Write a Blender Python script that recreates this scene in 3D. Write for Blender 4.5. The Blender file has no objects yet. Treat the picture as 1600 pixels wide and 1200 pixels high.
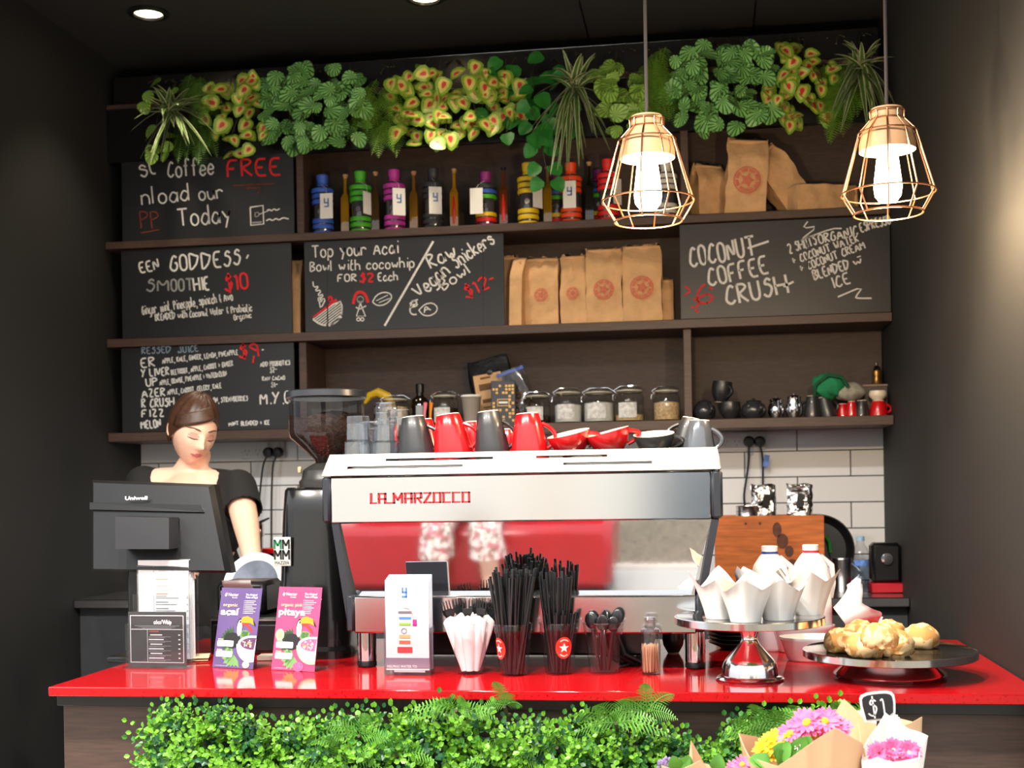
import bpy, bmesh, math, random
from mathutils import Vector, Matrix, Euler
V = Vector
PI = math.pi
random.seed(7)
C = bpy.context.scene.collection
scn = bpy.context.scene

# ---------------------------------------------------------------- camera
YAW, ROLL, FPX, CAMZ = math.radians(8.55), 0.016, 2000.0, 1.40
CAM = V((0, 0, CAMZ))
FW = V((-math.sin(YAW), math.cos(YAW), 0))
_R = V((math.cos(YAW), math.sin(YAW), 0))
_U = V((0, 0, 1))
RT = _R * math.cos(ROLL) - _U * math.sin(ROLL)
UP = _R * math.sin(ROLL) + _U * math.cos(ROLL)
cam = bpy.data.cameras.new('camera')
camo = bpy.data.objects.new('camera', cam)
C.objects.link(camo)
mw = Matrix.Identity(4)
for i in range(3):
    mw[i][0], mw[i][1], mw[i][2], mw[i][3] = RT[i], UP[i], -FW[i], CAM[i]
camo.matrix_world = mw
cam.sensor_width = 36
cam.lens = 36 * FPX / 1600
cam.shift_y = 160 / 1600
cam.clip_start = 0.05
cam.dof.use_dof = True
cam.dof.focus_distance = 3.0
cam.dof.aperture_fstop = 5.2
scn.camera = camo

# ---------------------------------------------------------------- daylight, exposure
world = bpy.data.worlds.new('overcast_sky')
scn.world = world
world.use_nodes = True
_wn = world.node_tree
_bg = _wn.nodes['Background']
_bg.inputs[0].default_value = (0.95, 0.98, 1.0, 1)
# overcast sky: the zenith is about three times as bright as the horizon
_tc = _wn.nodes.new('ShaderNodeTexCoord')
_sx = _wn.nodes.new('ShaderNodeSeparateXYZ')
_ma = _wn.nodes.new('ShaderNodeMath')
_ma.operation = 'MULTIPLY_ADD'
_ma.use_clamp = False
_ma.inputs[1].default_value = 0.85
_ma.inputs[2].default_value = 0.55
_mx = _wn.nodes.new('ShaderNodeMath')
_mx.operation = 'MAXIMUM'
_mx.inputs[1].default_value = 0.0
_wn.links.new(_tc.outputs['Generated'], _sx.inputs[0])
_wn.links.new(_sx.outputs['Z'], _mx.inputs[0])
_wn.links.new(_mx.outputs[0], _ma.inputs[0])
_wn.links.new(_ma.outputs[0], _bg.inputs[1])
sun = bpy.data.lights.new('sun', 'SUN')
sun.energy = 1.5
sun.angle = math.radians(12)
sun.color = (1.0, 0.96, 0.9)
suno = bpy.data.objects.new('sun', sun)
C.objects.link(suno)
suno.rotation_euler = V((0.10, -0.9, -0.7)).to_track_quat('-Z', 'Y').to_euler()
scn.view_settings.view_transform = 'Standard'
scn.view_settings.look = 'None'
scn.view_settings.gamma = 1
scn.view_settings.use_curve_mapping = False
scn.view_settings.exposure = 1.05
scn.cycles.max_bounces = 8
scn.cycles.transparent_max_bounces = 24
scn.cycles.caustics_reflective = False
scn.cycles.caustics_refractive = False
scn.cycles.sample_clamp_indirect = 6

# ---------------------------------------------------------------- where a pixel of the 1600x1200 photograph lies
def ray(px, py):
    return FW + RT * ((px - 800) / FPX) + UP * ((760 - py) / FPX)
def at(px, py, Y):
    d = ray(px, py)
    return CAM + d * (Y / d.y)
def onz(px, py, z):
    d = ray(px, py)
    return CAM + d * ((z - CAMZ) / d.z)
def mpp(P):
    return (P - CAM).dot(FW) / FPX

# ---------------------------------------------------------------- materials
def lin(c):
    return tuple(((x / 255) / 12.92 if x / 255 <= 0.04045 else ((x / 255 + 0.055) / 1.055) ** 2.4) for x in c[:3]) + (1,)
_M = {}
def mat(name, col, rough=0.5, metal=0.0, var=0.0, scale=20.0, bump=0.0, emit=0.0, spec=0.5, coat=0.0, trans=0.0, stretch=None, aniso=0.0, sub=0.0, col2=None):
    """Principled surface, base colour broken up by noise in object space."""
    if name in _M:
        return _M[name]
    m = bpy.data.materials.new(name)
    m.use_nodes = True
    nt = m.node_tree
    b = nt.nodes['Principled BSDF']
    b.inputs['Base Color'].default_value = lin(col)
    b.inputs['Roughness'].default_value = rough
    b.inputs['Metallic'].default_value = metal
    b.inputs['Specular IOR Level'].default_value = spec
    b.inputs['Coat Weight'].default_value = coat
    b.inputs['Coat Roughness'].default_value = 0.05
    b.inputs['Transmission Weight'].default_value = trans
    b.inputs['Anisotropic'].default_value = aniso
    if sub:
        b.inputs['Subsurface Weight'].default_value = sub
        b.inputs['Subsurface Radius'].default_value = (0.01, 0.004, 0.002)
    if emit:
        b.inputs['Emission Color'].default_value = lin(col)
        b.inputs['Emission Strength'].default_value = emit
    if var or bump:
        tc = nt.nodes.new('ShaderNodeTexCoord')
        mp = nt.nodes.new('ShaderNodeMapping')
        nt.links.new(tc.outputs['Object'], mp.inputs['Vector'])
        if stretch:
            mp.inputs['Scale'].default_value = stretch
        nz = nt.nodes.new('ShaderNodeTexNoise')
        nz.inputs['Scale'].default_value = scale
        nz.inputs['Detail'].default_value = 5
        nt.links.new(mp.outputs['Vector'], nz.inputs['Vector'])
        if var:
            cr = nt.nodes.new('ShaderNodeValToRGB')
            a = lin(col)
            c2 = lin(col2) if col2 else tuple(min(1, x * (1 + var)) for x in a[:3]) + (1,)
            cr.color_ramp.elements[0].color = tuple(x * (1 - var) for x in a[:3]) + (1,) if not col2 else a
            cr.color_ramp.elements[1].color = c2
            cr.color_ramp.elements[0].position = 0.32
            cr.color_ramp.elements[1].position = 0.68
            nt.links.new(nz.outputs['Fac'], cr.inputs['Fac'])
            nt.links.new(cr.outputs['Color'], b.inputs['Base Color'])
        if bump:
            bp = nt.nodes.new('ShaderNodeBump')
            bp.inputs['Strength'].default_value = bump
            bp.inputs['Distance'].default_value = 0.01
            nt.links.new(nz.outputs['Fac'], bp.inputs['Height'])
            nt.links.new(bp.outputs['Normal'], b.inputs['Normal'])
    _M[name] = m
    return m

def thin_glass(name, tint=(255, 255, 255), refl=1.0, rough=0.02):
    """Thin-walled clear glass or plastic: clear straight through, Fresnel reflection on top."""
    if name in _M:
        return _M[name]
    m = bpy.data.materials.new(name)
    m.use_nodes = True
    nt = m.node_tree
    nt.nodes.remove(nt.nodes['Principled BSDF'])
    out = nt.nodes['Material Output']
    t = nt.nodes.new('ShaderNodeBsdfTransparent')
    t.inputs[0].default_value = lin(tint)
    g = nt.nodes.new('ShaderNodeBsdfGlossy')
    g.inputs['Roughness'].default_value = rough
    lw = nt.nodes.new('ShaderNodeLayerWeight')
    lw.inputs['Blend'].default_value = 0.5
    pw = nt.nodes.new('ShaderNodeMath')
    pw.operation = 'POWER'
    pw.inputs[1].default_value = 4.0
    nt.links.new(lw.outputs['Facing'], pw.inputs[0])
    mul = nt.nodes.new('ShaderNodeMath')
    mul.operation = 'MULTIPLY_ADD'
    mul.inputs[1].default_value = 0.85 * refl
    mul.inputs[2].default_value = 0.06 * refl
    mx = nt.nodes.new('ShaderNodeMixShader')
    nt.links.new(pw.outputs[0], mul.inputs[0])
    nt.links.new(mul.outputs[0], mx.inputs[0])
    nt.links.new(t.outputs[0], mx.inputs[1])
    nt.links.new(g.outputs[0], mx.inputs[2])
    nt.links.new(mx.outputs[0], out.inputs[0])
    _M[name] = m
    return m

def tile_mat(name, c1, c2, grout, w, h, mortar=0.004, offset=0.5, axes='XZ', rough=0.12, shift=(0, 0)):
    if name in _M:
        return _M[name]
    m = bpy.data.materials.new(name)
    m.use_nodes = True
    nt = m.node_tree
    b = nt.nodes['Principled BSDF']
    b.inputs['Roughness'].default_value = rough
    tc = nt.nodes.new('ShaderNodeTexCoord')
    sp = nt.nodes.new('ShaderNodeSeparateXYZ')
    cb = nt.nodes.new('ShaderNodeCombineXYZ')
    ad = nt.nodes.new('ShaderNodeVectorMath')
    ad.operation = 'ADD'
    ad.inputs[1].default_value = (shift[0], shift[1], 0)
    nt.links.new(tc.outputs['Object'], sp.inputs[0])
    nt.links.new(sp.outputs[axes[0]], cb.inputs[0])
    nt.links.new(sp.outputs[axes[1]], cb.inputs[1])
    nt.links.new(cb.outputs[0], ad.inputs[0])
    br = nt.nodes.new('ShaderNodeTexBrick')
    br.offset = offset
    br.inputs['Color1'].default_value = lin(c1)
    br.inputs['Color2'].default_value = lin(c2)
    br.inputs['Mortar'].default_value = lin(grout)
    br.inputs['Scale'].default_value = 1
    br.inputs['Mortar Size'].default_value = mortar / 2
    br.inputs['Mortar Smooth'].default_value = 0.1
    br.inputs['Brick Width'].default_value = w
    br.inputs['Row Height'].default_value = h
    nt.links.new(ad.outputs[0], br.inputs['Vector'])
    nt.links.new(br.outputs['Color'], b.inputs['Base Color'])
    bp = nt.nodes.new('ShaderNodeBump')
    bp.invert = True
    bp.inputs['Strength'].default_value = 0.4
    bp.inputs['Distance'].default_value = 0.003
    nt.links.new(br.outputs['Fac'], bp.inputs['Height'])
    nt.links.new(bp.outputs['Normal'], b.inputs['Normal'])
    _M[name] = m
    return m

def speck_mat(name, base, s1, s2, scale, rough=0.5, thr=0.62, thr2=0.7):
    """Base colour with two sizes of speckle (quartz stone, paving, crumb)."""
    if name in _M:
        return _M[name]
    m = bpy.data.materials.new(name)
    m.use_nodes = True
    nt = m.node_tree
    b = nt.nodes['Principled BSDF']
    b.inputs['Roughness'].default_value = rough
    tc = nt.nodes.new('ShaderNodeTexCoord')
    prev = None
    col = lin(base)
    for k, (c, t, sc) in enumerate(((s1, thr, scale), (s2, thr2, scale * 1.7))):
        nz = nt.nodes.new('ShaderNodeTexNoise')
        nz.inputs['Scale'].default_value = sc
        nz.inputs['Detail'].default_value = 2
        nt.links.new(tc.outputs['Object'], nz.inputs['Vector'])
        r = nt.nodes.new('ShaderNodeValToRGB')
        r.color_ramp.elements[0].position = t
        r.color_ramp.elements[1].position = t + 0.05
        nt.links.new(nz.outputs['Fac'], r.inputs['Fac'])
        mx = nt.nodes.new('ShaderNodeMix')
        mx.data_type = 'RGBA'
        nt.links.new(r.outputs['Color'], mx.inputs[0])
        if prev is None:
            mx.inputs[6].default_value = col
        else:
            nt.links.new(prev, mx.inputs[6])
        mx.inputs[7].default_value = lin(c)
        prev = mx.outputs[2]
    nt.links.new(prev, b.inputs['Base Color'])
    _M[name] = m
    return m

# ---------------------------------------------------------------- mesh building
class MB:
    def __init__(s):
        s.v, s.f, s.m = [], [], []
    def add(s, vs, fs, m=0):
        o = len(s.v)
        s.v += [V(p) for p in vs]
        for k, f in enumerate(fs):
            s.f.append(tuple(i + o for i in f))
            s.m.append(m[k] if isinstance(m, list) else m)
        return o
    def xf(s, M, start=0):
        for i in range(start, len(s.v)):
            s.v[i] = M @ s.v[i]
        return s
    def box(s, c, sz, m=0, b=0.0, M=None):
        """box centred at c; b chamfers its edges"""
        o = len(s.v)
        hx, hy, hz = sz[0] / 2, sz[1] / 2, sz[2] / 2
        if b <= 0:
            vs = [(x * hx, y * hy, z * hz) for x in (-1, 1) for y in (-1, 1) for z in (-1, 1)]
            fs = [(0, 1, 3, 2), (4, 6, 7, 5), (0, 4, 5, 1), (2, 3, 7, 6), (0, 2, 6, 4), (1, 5, 7, 3)]
        else:
            b = min(b, hx * .9, hy * .9, hz * .9)
            idx, vs = {}, []
            for x in (-1, 1):
                for y in (-1, 1):
                    for z in (-1, 1):
                        for a, p in (('x', (x * hx, y * (hy - b), z * (hz - b))), ('y', (x * (hx - b), y * hy, z * (hz - b))), ('z', (x * (hx - b), y * (hy - b), z * hz))):
                            idx[(x, y, z, a)] = len(vs)
                            vs.append(p)
            fs = []
            q = ((-1, -1), (1, -1), (1, 1), (-1, 1))
            for t in (-1, 1):
                fs.append(tuple(idx[(t, p, r, 'x')] for p, r in q))
                fs.append(tuple(idx[(p, t, r, 'y')] for p, r in q))
                fs.append(tuple(idx[(p, r, t, 'z')] for p, r in q))
            for p, r in q:
                fs.append((idx[(p, r, -1, 'x')], idx[(p, r, 1, 'x')], idx[(p, r, 1, 'y')], idx[(p, r, -1, 'y')]))
                fs.append((idx[(p, -1, r, 'x')], idx[(p, 1, r, 'x')], idx[(p, 1, r, 'z')], idx[(p, -1, r, 'z')]))
                fs.append((idx[(-1, p, r, 'y')], idx[(1, p, r, 'y')], idx[(1, p, r, 'z')], idx[(-1, p, r, 'z')]))
            for x in (-1, 1):
                for y in (-1, 1):
                    for z in (-1, 1):
                        fs.append(tuple(idx[(x, y, z, a)] for a in 'xyz'))
        s.add(vs, fs, m)
        T = Matrix.Translation(V(c))
        s.xf(T @ M if M else T, o)
        return s
    def lathe(s, prof, m=0, n=24, c=(0, 0, 0), M=None, sx=1.0, sy=1.0):
        """prof: (radius, z) pairs; m a number or one per segment"""
        o = len(s.v)
        rows = []
        for r, z in prof:
            if r <= 1e-6:
                s.v.append(V((0, 0, z)))
                rows.append([len(s.v) - 1] * n)
            else:
                k = len(s.v)
                for i in range(n):
                    a = 2 * PI * i / n
                    s.v.append(V((r * math.cos(a) * sx, r * math.sin(a) * sy, z)))
                rows.append(list(range(k, k + n)))
        for j in range(len(rows) - 1):
            A, B = rows[j], rows[j + 1]
            mm = m[j] if isinstance(m, list) else m
            for i in range(n):
                q = [A[i], A[(i + 1) % n], B[(i + 1) % n], B[i]]
                q2 = []
                for t in q:
                    if t not in q2:
                        q2.append(t)
                if len(q2) >= 3:
                    s.f.append(tuple(q2))
                    s.m.append(mm)
        T = Matrix.Translation(V(c))
        s.xf(T @ M if M else T, o)
        return s
    def tube(s, pts, r, m=0, n=6, closed=False, caps=True):
        pts = [V(p) for p in pts]
        N = len(pts)
        rs = r if isinstance(r, (list, tuple)) else [r] * N
        rows = []
        prev = None
        for i, p in enumerate(pts):
            if closed:
                t = pts[(i + 1) % N] - pts[i - 1]
            else:
                t = pts[min(i + 1, N - 1)] - pts[max(i - 1, 0)]
            if t.length < 1e-9:
                t = V((0, 0, 1))
            t.normalize()
            if prev is None:
                a = t.orthogonal().normalized()
            else:
                a = prev - t * prev.dot(t)
                a = a.normalized() if a.length > 1e-6 else t.orthogonal().normalized()
            prev = a
            bb = t.cross(a)
            k = len(s.v)
            for j in range(n):
                w = 2 * PI * j / n
                s.v.append(p + (a * math.cos(w) + bb * math.sin(w)) * rs[i])
            rows.append(list(range(k, k + n)))
        for i in range(N if closed else N - 1):
            A, B = rows[i], rows[(i + 1) % N]
            for j in range(n):
                s.f.append((A[j], A[(j + 1) % n], B[(j + 1) % n], B[j]))
                s.m.append(m)
        if caps and not closed:
            s.f.append(tuple(rows[0])); s.m.append(m)
            s.f.append(tuple(rows[-1])); s.m.append(m)
        return s
    def prism(s, poly, z0, z1, m=0, M=None):
        o = len(s.v)
        n = len(poly)
        vs = [(x, y, z0) for x, y in poly] + [(x, y, z1) for x, y in poly]
        fs = [tuple(range(n - 1, -1, -1)), tuple(range(n, 2 * n))] + [(i, (i + 1) % n, (i + 1) % n + n, i + n) for i in range(n)]
        s.add(vs, fs, m)
        if M:
            s.xf(M, o)
        return s
    def sph(s, c, r, m=0, nu=14, nv=8, M=None):
        r = r if isinstance(r, (tuple, list)) else (r, r, r)
        prof = [(math.sin(PI * j / nv), -math.cos(PI * j / nv)) for j in range(nv + 1)]
        prof[0] = (0, -1)
        prof[-1] = (0, 1)
        o = len(s.v)
        s.lathe(prof, m, nu)
        T = Matrix.Translation(V(c)) @ (M or Matrix.Identity(4)) @ Matrix.Diagonal((r[0], r[1], r[2], 1))
        s.xf(T, o)
        return s
    def sheet(s, fn, nu, nv, m=0, th=0.0):
        """fn(u,v) in 0..1 -> point; th gives it a second skin"""
        o = len(s.v)
        P = [[V(fn(i / nu, j / nv)) for i in range(nu + 1)] for j in range(nv + 1)]
        fs = []
        for j in range(nv):
            for i in range(nu):
                a = j * (nu + 1) + i
                fs.append((a, a + 1, a + nu + 2, a + nu + 1))
        flat = [p for row in P for p in row]
        if th:
            nrm = []
            for j in range(nv + 1):
                for i in range(nu + 1):
                    du = P[j][min(i + 1, nu)] - P[j][max(i - 1, 0)]
                    dv = P[min(j + 1, nv)][i] - P[max(j - 1, 0)][i]
                    k = du.cross(dv)
                    nrm.append(k.normalized() if k.length > 1e-12 else V((0, 0, 1)))
            N = len(flat)
            flat2 = [p + q * th for p, q in zip(flat, nrm)]
            fs2 = [tuple(i + N for i in reversed(f)) for f in fs]
            rim = [i for i in range(nu + 1)] + [j * (nu + 1) + nu for j in range(1, nv + 1)] + [nv * (nu + 1) + i for i in range(nu - 1, -1, -1)] + [j * (nu + 1) for j in range(nv - 1, 0, -1)]
            fs3 = [(rim[k], rim[(k + 1) % len(rim)], rim[(k + 1) % len(rim)] + N, rim[k] + N) for k in range(len(rim))]
            s.add(flat + flat2, fs + fs2 + fs3, m)
        else:
            s.add(flat, fs, m)
        return s
    def build(s, name, mats, parent=None, smooth=40, loc=None, rot=None, fix=True):
        me = bpy.data.meshes.new(name)
        me.from_pydata([tuple(p) for p in s.v], [], s.f)
        mats = mats if isinstance(mats, (list, tuple)) else [mats]
        for q in mats:
            me.materials.append(q)
        if len(mats) > 1:
            me.polygons.foreach_set('material_index', [min(i, len(mats) - 1) for i in s.m])
        if fix:
            bm = bmesh.new()
            bm.from_mesh(me)
            bmesh.ops.recalc_face_normals(bm, faces=bm.faces)
            bm.to_mesh(me)
            bm.free()
        if smooth:
            me.polygons.foreach_set('use_smooth', [True] * len(me.polygons))
            me.set_sharp_from_angle(angle=math.radians(smooth))
        me.update()
        o = bpy.data.objects.new(name, me)
        C.objects.link(o)
        if parent:
            o.parent = parent
        if loc is not None:
            o.location = loc
        if rot is not None:
            o.rotation_euler = rot
        return o

def tag(o, label, cat, group=None, kind=None):
    o['label'] = label
    o['category'] = cat
    if group:
        o['group'] = group
    if kind:
        o['kind'] = kind
    return o
def thing(name, label, cat, loc, rz=0.0, group=None, rot=None):
    o = bpy.data.objects.new(name, None)
    o.empty_display_size = 0.05
    C.objects.link(o)
    o.location = loc
    o.rotation_euler = rot if rot is not None else (0, 0, rz)
    return tag(o, label, cat, group)
def struct(name, mb, mats, smooth=40):
    o = mb.build(name, mats, smooth=smooth)
    o['kind'] = 'structure'
    return o
def copy_tree(o, parent=None):
    c = o.copy()
    C.objects.link(c)
    c.parent = parent
    for ch in list(o.children):
        copy_tree(ch, c)
    return c
def dup(o, loc, label, group=None, rz=None, rot=None, scale=None):
    c = copy_tree(o)
    c.location = loc
    c['label'] = label
    if group:
        c['group'] = group
    if rz is not None:
        c.rotation_euler = (0, 0, rz)
    if rot is not None:
        c.rotation_euler = rot
    if scale is not None:
        c.scale = (scale,) * 3 if not isinstance(scale, (tuple, list)) else scale
    return c
def RX(a): return Matrix.Rotation(a, 4, 'X')
def RY(a): return Matrix.Rotation(a, 4, 'Y')
def RZ(a): return Matrix.Rotation(a, 4, 'Z')
def TR(*p): return Matrix.Translation(V(p if len(p) == 3 else p[0]))
def arc(cx, cy, r, a0, a1, n, ry=None):
    ry = r if ry is None else ry
    return [(cx + r * math.cos(math.radians(a0 + (a1 - a0) * i / n)), cy + ry * math.sin(math.radians(a0 + (a1 - a0) * i / n))) for i in range(n + 1)]
def rrect(w, h, r, n=4, cx=0, cy=0):
    p = []
    for sx, sy, a in ((1, 1, 0), (-1, 1, 90), (-1, -1, 180), (1, -1, 270)):
        p += arc(cx + sx * (w / 2 - r), cy + sy * (h / 2 - r), r, a, a + 90, n)
    return p

# ---------------------------------------------------------------- lettering
# a pen alphabet: two digits per point, x then y; baseline 2, small letters to 6, capitals to 8; / lifts the pen
PEN = {
'A': '022842/1434', 'B': '0208/0828372605/052534331202', 'C': '37281704031222 33', 'D': '0208/0818374734231202', 'E': '38080232/0525', 'F': '380802/0525',
'G': '37281704031222333525', 'H': '0208/4248/0545', 'I': '1218', 'J': '283213020304', 'K': '0208/380532', 'L': '080232', 'M': '0208244842',
'N': '02083238', 'O': '18070312223335372818', 'P': '0208/0828373605', 'Q': '18070312223335372818/2441', 'R': '0208/082837260532', 'S': '37281716263534221203', 'T': '0848/2822', 'U': '080312223338', 'V': '082248', 'W': '0812263248', 'X': '0832/3802', 'Y': '0825/482512', 'Z': '08380232',
'a': '352616040312223436/3632', 'b': '0902/0516263533221203', 'c': '35261604031222 33', 'd': '3932/3526160403122234', 'e': '04343526160403122233', 'f': '38291812/0626',
'g': '352616040312223436/3631201000', 'h': '0902/0516263532', 'i': '1612/1818', 'j': '161100/1818', 'k': '0902/360432', 'l': '0902', 'm': '0206/05162522/25364542', 'n': '0206/0516263532', 'o': '160503122233352616',
'p': '0600/0516263533221203', 'q': '352616040312223436/3630', 'r': '0206/05162635', 's': '352616053433221203', 't': '19031222/0626', 'u': '060312223436/3632', 'v': '062246', 'w': '0612253246', 'x': '0632/3602', 'y': '062336/3610', 'z': '06360232',
'0': '18070312223335372818', '1': '071812', '2': '07182837360232', '3': '071828372515253433221202', '4': '282404 34/3632', '5': '380805253433221202', '6': '28170503122233342504', '7': '083812', '8': '1516072837351304032233341 5', '9': '352516071828373632',
'$': '37281716263534221203/2921', '.': '1212', ',': '1210', "'": '1917', '+': '1317/0535', '-': '0535', '/': '0249', '&': '3213172827153324', '=': '0434/0636', '(': '291410', ')': '092400', ':': '1212/1515', ' ': '',
}
def pen_strokes(ch):
    out = []
    for part in PEN.get(ch, '').replace(' ', '').split('/'):
        part = part[:len(part) // 2 * 2]
        pts = [(int(part[i]), int(part[i + 1])) for i in range(0, len(part), 2)]
        if pts:
            out.append(pts)
    return out
def chaikin(p):
    if len(p) < 3:
        return p
    q = [p[0]]
    for a, b in zip(p, p[1:]):
        q.append((a[0] * .75 + b[0] * .25, a[1] * .75 + b[1] * .25))
        q.append((a[0] * .25 + b[0] * .75, a[1] * .25 + b[1] * .75))
    q.append(p[-1])
    return q
def ribbon(mb, pts, w, m=0):
    """flat pen line through 3-D points lying in the board's plane (facing -Y)"""
    P = [V(p) for p in pts]
    if len(P) == 2 and (P[0] - P[1]).length < 1e-6:
        P[1] = P[0] + V((w * .6, 0, w * .3))
    n = V((0, -1, 0))
    rows = []
    for i, p in enumerate(P):
        t = P[min(i + 1, len(P) - 1)] - P[max(i - 1, 0)]
        if t.length < 1e-9:
            t = V((1, 0, 0))
        s = t.normalized().cross(n) * (w / 2)
        rows.append((p - s, p + s))
    o = len(mb.v)
    for a, b in rows:
        mb.v += [a, b]
    for i in range(len(rows) - 1):
        k = o + 2 * i
        mb.f.append((k, k + 1, k + 3, k + 2))
        mb.m.append(m)
def chalk(mb, text, x, y, h, x2=None, y2=None, Y=4.75, w=2.0, m=0, jit=0.25, slant=0.0):
    """hand lettering on a board in the plane Y; x,y,x2,y2 run of the baseline and h cap height, in photograph pixels"""
    adv = []
    for ch in text:
        mx = max([p[0] for st in pen_strokes(ch) for p in st] + [1 if ch != ' ' else 2])
        adv.append(mx + 1.3)
    tot = sum(adv) - 1.3
    u = h / 6.0
    ang = 0.0
    if x2 is not None:
        y2 = y if y2 is None else y2
        L = math.hypot(x2 - x, y2 - y)
        ang = math.atan2(y2 - y, x2 - x)
        ux = L / tot
    else:
        ux = u
        if y2 is not None:
            ang = math.radians(-y2)
    ca, sa = math.cos(ang), math.sin(ang)
    cur = 0.0
    for ch, a in zip(text, adv):
        dy = random.uniform(-jit, jit)
        for st in pen_strokes(ch):
            st = chaikin(chaikin(st))
            pts = []
            for px, py in st:
                lx = (cur + px) * ux + slant * (py - 2) * u
                ly = (py - 2 + dy) * u
                pts.append(at(x + lx * ca + ly * sa, y + lx * sa - ly * ca, Y))
            ribbon(mb, pts, w * mpp(at(x, y, Y)), m)
        cur += a
def line_px(mb, pts, Y, w=2.0, m=0, smooth=1):
    for _ in range(smooth):
        pts = chaikin(pts)
    ribbon(mb, [at(a, b, Y) for a, b in pts], w * mpp(at(pts[0][0], pts[0][1], Y)), m)

def printed(mb, text, size, M, m=0, width=None, align='LEFT', bold=0.0):
    """type set with the built-in font, appended to mb; M carries its XY plane into place; width squeezes it to fit"""
    cu = bpy.data.curves.new('type', 'FONT')
    cu.body = text
    cu.size = 1.0
    cu.align_x = 'LEFT'
    cu.resolution_u = 2
    cu.offset = bold
    ob = bpy.data.objects.new('type', cu)
    me = bpy.data.meshes.new_from_object(ob)
    xs = [v.co.x for v in me.vertices] or [0, 1]
    w = max(xs) - min(xs)
    k = size / 0.72
    kx = width / w if width else k
    x0 = min(xs)
    off = {'LEFT': 0, 'CENTER': -w * kx / 2, 'RIGHT': -w * kx}[align]
    o = len(mb.v)
    for v in me.vertices:
        mb.v.append(M @ V(((v.co.x - x0) * kx + off, v.co.y * k, 0)))
    for p in me.polygons:
        mb.f.append(tuple(i + o for i in p.vertices))
        mb.m.append(m)
    bpy.data.objects.remove(ob)
    bpy.data.curves.remove(cu)
    bpy.data.meshes.remove(me)
    return w * kx
STAND = Matrix(((1, 0, 0, 0), (0, 0, 1, 0), (0, 1, 0, 0), (0, 0, 0, 1)))   # XY plane -> upright XZ plane
STAND = Matrix(((1, 0, 0, 0), (0, 0, -1, 0), (0, 1, 0, 0), (0, 0, 0, 1)))
def pz(x, z, y=0.0):
    """matrix carrying a flat XY drawing to the upright plane facing -Y, its origin at (x, y, z)"""
    return TR(x, y, z) @ STAND

# ================================================================ THE SETTING
YW = 5.05           # face of the tiled back wall
YS = 4.75           # front edge of the shelves
ZC = 0.964          # top of the red counter
XL, XR = at(219, 720, 5.04).x, at(1381, 720, 5.04).x
ZCEIL = 3.12
m_tile = tile_mat('white_wall_tile', (242, 244, 247), (236, 238, 243), (76, 78, 82), 0.4, 0.1, 0.005)
m_char = mat('charcoal_paint', (25, 25, 25), 0.75, var=0.08, scale=3)
m_ceil = mat('black_ceiling_paint', (34, 33, 33), 0.8, var=0.08, scale=2)
m_wood = mat('dark_wood_veneer', (74, 55, 46), 0.5, var=0.22, scale=14, stretch=(1, 6, 12))
m_woodv = mat('dark_wood_back_panel', (66, 51, 44), 0.6, var=0.2, scale=12, stretch=(2, 2, 9))
m_red = speck_mat('red_quartz_stone', (182, 20, 27), (150, 4, 12), (232, 90, 90), 140, 0.09, 0.6, 0.74)
m_steel = mat('brushed_steel', (205, 205, 208), 0.24, 1.0, bump=0.015, scale=60, stretch=(1, 1, 14))
m_mirror = mat('polished_steel', (228, 228, 230), 0.035, 1.0, bump=0.012, scale=5)
m_chrome = mat('chrome', (225, 225, 228), 0.06, 1.0, bump=0.004, scale=4)
m_black = mat('black_plastic', (13, 13, 14), 0.35, var=0.1, scale=30)
m_blackm = mat('black_satin_metal', (24, 24, 25), 0.28, var=0.1, scale=20)
m_white = mat('white_plastic', (235, 235, 235), 0.35, var=0.02, scale=30)
m_chalk = mat('white_chalk', (226, 226, 224), 0.9, var=0.16, scale=160)
m_chalkg = mat('faded_chalk', (150, 152, 154), 0.9, var=0.3, scale=160)
m_chalkb = mat('pale_blue_chalk', (128, 150, 166), 0.9, var=0.25, scale=160)
m_chalkr = mat('red_chalk', (222, 42, 48), 0.9, var=0.12, scale=160)
m_chalkd = mat('faded_red_chalk', (112, 52, 38), 0.9, var=0.3, scale=160)
m_board = mat('blackboard_paint', (30, 31, 34), 0.42, var=0.12, scale=6)
m_glass = thin_glass('clear_glass', (246, 249, 248))
m_pet = thin_glass('clear_plastic', (244, 246, 248), 0.9, 0.08)
m_kraft = mat('kraft_paper', (220, 176, 128), 0.75, var=0.12, scale=16, bump=0.9)
m_paper = mat('white_paper', (240, 240, 238), 0.7, var=0.02, scale=20)

b = MB().box((-0.9, YW + 0.06, 0.8), (3.3, 0.12, 1.8))
w = b.build('wall_back', m_tile); w['kind'] = 'structure'
_p = at(1246, 745, YW)          # a corner joint of the tiling falls here
w.location = (0, 0, 0)
for nd in m_tile.node_tree.nodes:
    if nd.type == 'VECT_MATH':
        nd.inputs[1].default_value = (10 - _p.x, 10 - _p.z, 0)
b = MB().box((-0.9, YW + 0.06, 2.41), (3.3, 0.12, 1.42))
struct('wall_upper', b, m_char)
struct('wall_left', MB().box((XL - 0.06, 4.3, 1.56), (0.12, 1.7, 3.12)), m_char)
struct('wall_right', MB().box((XR + 0.06, 3.85, 1.56), (0.12, 2.6, 3.12)), m_char)
b = MB().box((-0.9, 3.33, ZCEIL + 0.05), (5.4, 3.74, 0.1))
struct('ceiling', b, m_ceil)
for k, px in enumerate((915, 1177)):     # sheet joints of the ceiling
    p = onz(px, 40, ZCEIL)
    struct('trim_%d' % (k + 1), MB().box((p.x, 3.7, ZCEIL - 0.001), (0.006, 2.8, 0.004)), m_black)
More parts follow.
